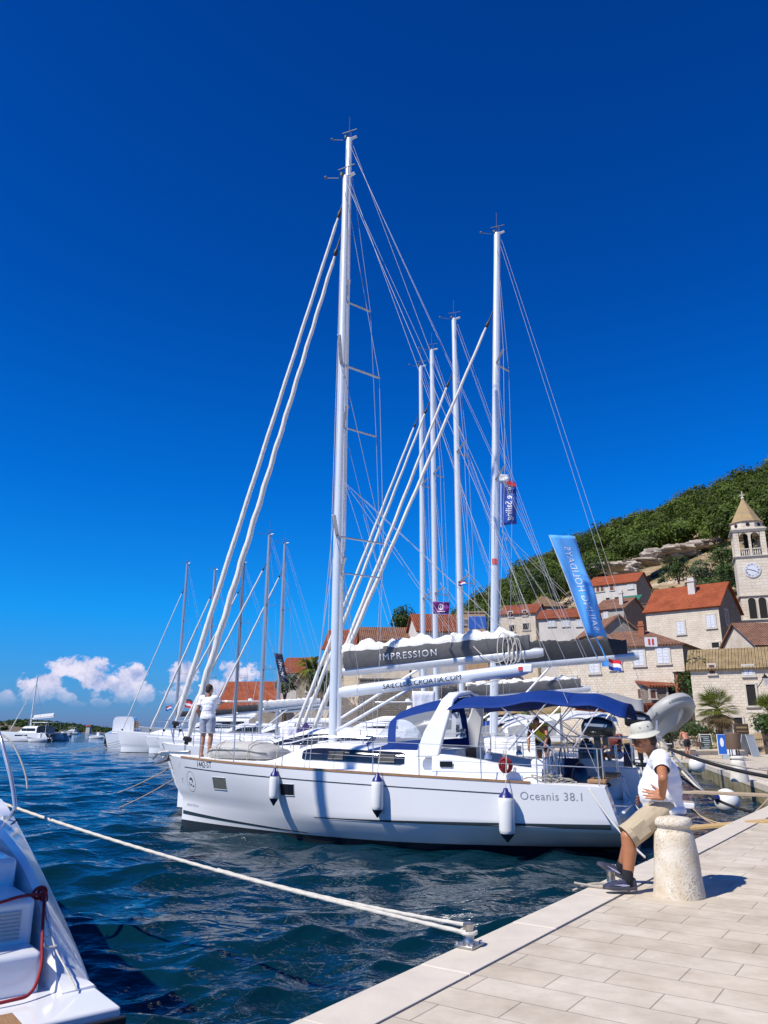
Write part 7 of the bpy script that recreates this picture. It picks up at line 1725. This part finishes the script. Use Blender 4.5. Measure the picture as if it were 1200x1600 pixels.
# ================================================================ islet on the horizon
mb = MB(); rows = []
for i in range(40):
    t = i/39; x = lerp(-292, -182, t); hgt = 9.0*(math.sin(PI*t)**.6)*(1+.22*math.sin(t*5+.6))*(1-.35*t); row = []
    for j in range(13): q = j/12; row.append((x, 560+lerp(-25, 35, q), -.6+max(0, math.sin(PI*q))**.7*hgt+.8*mnoise.noise(V(x*.08, q*3, 1))*(0 < j < 12)))
    rows.append(row)
mat('islet_rock', (.16, .13, .09), .9, var=.4, vs=.1); MB().grid(rows).build('islet', 'islet_rock', None, smooth=60)['kind'] = 'structure'
r_ = np.random.default_rng(9); out = []
for i in range(420):
    t = r_.uniform(.02, .98); x = lerp(-292, -182, t); q = r_.uniform(.05, .85); hgt = 9.0*(math.sin(PI*t)**.6)*(1+.22*math.sin(t*5+.6))*(1-.35*t); z = -.6+max(0, math.sin(PI*q))**.7*hgt
    if z < .4: continue
    n = 60; out.append(leaves(crown_pts(n, 2.6, 1.7, r_, 5)+np.array([x, 560+lerp(-25, 35, q), z+.2]), n, .75, r_))
o = leaf_mesh('islet_wood', np.concatenate(out), 'bush_leaf'); o['kind'] = 'stuff'; tag(o, 'dark low wood covering the small islet on the horizon', 'wood')
house_px(192, 200, 1141, 1132, 540, 'tiny house with a red roof on the right tip of the islet', d=8, kind='gable', roof='tiles_red', rh=2.5, wall='plaster_white', down=3); house_px(134, 140, 1140, 1135, 533, 'tiny white hut on the shore of the islet', d=4, kind='gable', roof='tiles_red', rh=1, wall='plaster_white', down=3)
# ================================================================ light and sky
SUN_EL = R(50); to_sun = V(-.82*math.cos(SUN_EL), -.572*math.cos(SUN_EL), math.sin(SUN_EL))
L = D.lights.new('sun', 'SUN'); L.energy = 4.6; L.angle = R(.53); L.color = (1, .94, .84); so = D.objects.new('sun', L); COL.objects.link(so); so.rotation_euler = to_sun.to_track_quat('Z', 'Y').to_euler()
W_ = D.worlds.new('World'); SC.world = W_; W_.use_nodes = True; N = W_.node_tree.nodes; Lk = W_.node_tree.links; bg = N['Background']
sk = N.new('ShaderNodeTexSky'); sk.sky_type = 'NISHITA'; sk.sun_disc = False; sk.sun_elevation = SUN_EL; sk.sun_rotation = math.atan2(to_sun.x, to_sun.y); sk.air_density = 1.0; sk.dust_density = .3; sk.ozone_density = 2.5; sk.altitude = 0
tc = N.new('ShaderNodeTexCoord'); sx = N.new('ShaderNodeSeparateXYZ'); Lk.new(tc.outputs['Generated'], sx.inputs[0])
mn = lambda op, a, b=None: math_node(N, Lk, op, a, b)
el = sx.outputs[2]
# polarised-looking deep blue: tint by elevation
tr = N.new('ShaderNodeValToRGB'); e0 = tr.color_ramp.elements; Lk.new(el, tr.inputs[0])
stops = [(0.0, (.20, .34, .90)), (.05, (.13, .46, 1.02)), (.14, (.03, .60, 1.26)), (.30, (.006, .485, 1.25)), (.50, (.003, .355, 1.06)), (.78, (.003, .275, .90))]
e0[0].position = 0; e0[0].color = (*stops[0][1], 1); e0[1].position = stops[-1][0]; e0[1].color = (*stops[-1][1], 1)
for p, c in stops[1:-1]: x = e0.new(p); x.color = (*c, 1)
mx = N.new('ShaderNodeMix'); mx.data_type = 'RGBA'; mx.blend_type = 'MULTIPLY'; mx.inputs[0].default_value = 1; Lk.new(sk.outputs[0], mx.inputs[6]); Lk.new(tr.outputs[0], mx.inputs[7])
# cumulus low over the sea, in azimuth / elevation
az = mn('ARCTAN2', sx.outputs[0], sx.outputs[1]); 
cb = N.new('ShaderNodeCombineXYZ'); Lk.new(az, cb.inputs[0]); Lk.new(el, cb.inputs[1])
def noise(sc, det, rough=.55, off=0):
    n = N.new('ShaderNodeTexNoise'); n.inputs['Scale'].default_value = sc; n.inputs['Detail'].default_value = det; n.inputs['Roughness'].default_value = rough
    m = N.new('ShaderNodeMapping'); m.inputs['Location'].default_value = (off, off*.7, off); m.inputs['Scale'].default_value = (1, 1.15, 1); Lk.new(cb.outputs[0], m.inputs[0]); Lk.new(m.outputs[0], n.inputs[0]); return n.outputs['Fac']
blobs = [(70, 1072, 38, 26), (48, 1090, 30, 20), (125, 1044, 52, 22), (150, 1060, 40, 26), (205, 1062, 26, 30), (195, 1090, 26, 22), (225, 1085, 20, 18), (285, 1062, 28, 30), (268, 1088, 26, 16), (375, 1052, 36, 24), (345, 1075, 26, 18), (10, 1092, 20, 14), (105, 1090, 16, 12), (122, 1101, 18, 7), (160, 1098, 18, 8), (-60, 1085, 60, 22), (-150, 1060, 50, 35), (430, 1085, 30, 14)]
def field(shift=0):
    f = None
    for u, v_, w, h in blobs:
        r = ray(u, v_-shift).normalized(); a = math.atan2(r.x, r.y); e_ = r.z; kw = w/1280; kh = h/1280
        d = mn('ADD', mn('POWER', mn('MULTIPLY', mn('SUBTRACT', az, a), 1/kw), 2), mn('POWER', mn('ABSOLUTE', mn('MULTIPLY', mn('SUBTRACT', el, e_), 1/kh)), 2)); d = mn('SUBTRACT', 1, d)
        f = d if f is None else mn('MAXIMUM', f, d)
    return mn('MAXIMUM', f, -1.5)
f = mn('ADD', field(), mn('MULTIPLY', mn('SUBTRACT', noise(42, 9, .64), .5), 4.4))
def mapr(x, a, b): 
    m = N.new('ShaderNodeMapRange'); m.interpolation_type = 'SMOOTHSTEP'; m.inputs[1].default_value = a; m.inputs[2].default_value = b; Lk.new(x, m.inputs[0]); return m.outputs[0]
dens = mapr(f, .15, .75); base = mapr(el, .022, .055); dens = mn('MULTIPLY', mn('MULTIPLY', dens, base), .88)
cc = N.new('ShaderNodeValToRGB'); cc.color_ramp.elements[0].color = (3.2, 3.7, 6.0, 1); cc.color_ramp.elements[1].color = (7.6, 7.0, 8.0, 1); cc.color_ramp.elements[0].position = .32; cc.color_ramp.elements[1].position = .62
Lk.new(noise(52, 8, .6, .013), cc.inputs[0])
m2 = N.new('ShaderNodeMix'); m2.data_type = 'RGBA'; Lk.new(dens, m2.inputs[0]); Lk.new(mx.outputs[2], m2.inputs[6]); Lk.new(cc.outputs[0], m2.inputs[7])
Lk.new(m2.outputs[2], bg.inputs[0]); bg.inputs[1].default_value = .10
SC.view_settings.view_transform = 'Standard'; SC.view_settings.look = 'None'; SC.view_settings.exposure = .30; SC.view_settings.gamma = 1; SC.view_settings.use_curve_mapping = False
SC.cycles.max_bounces = 6; SC.cycles.transparent_max_bounces = 16
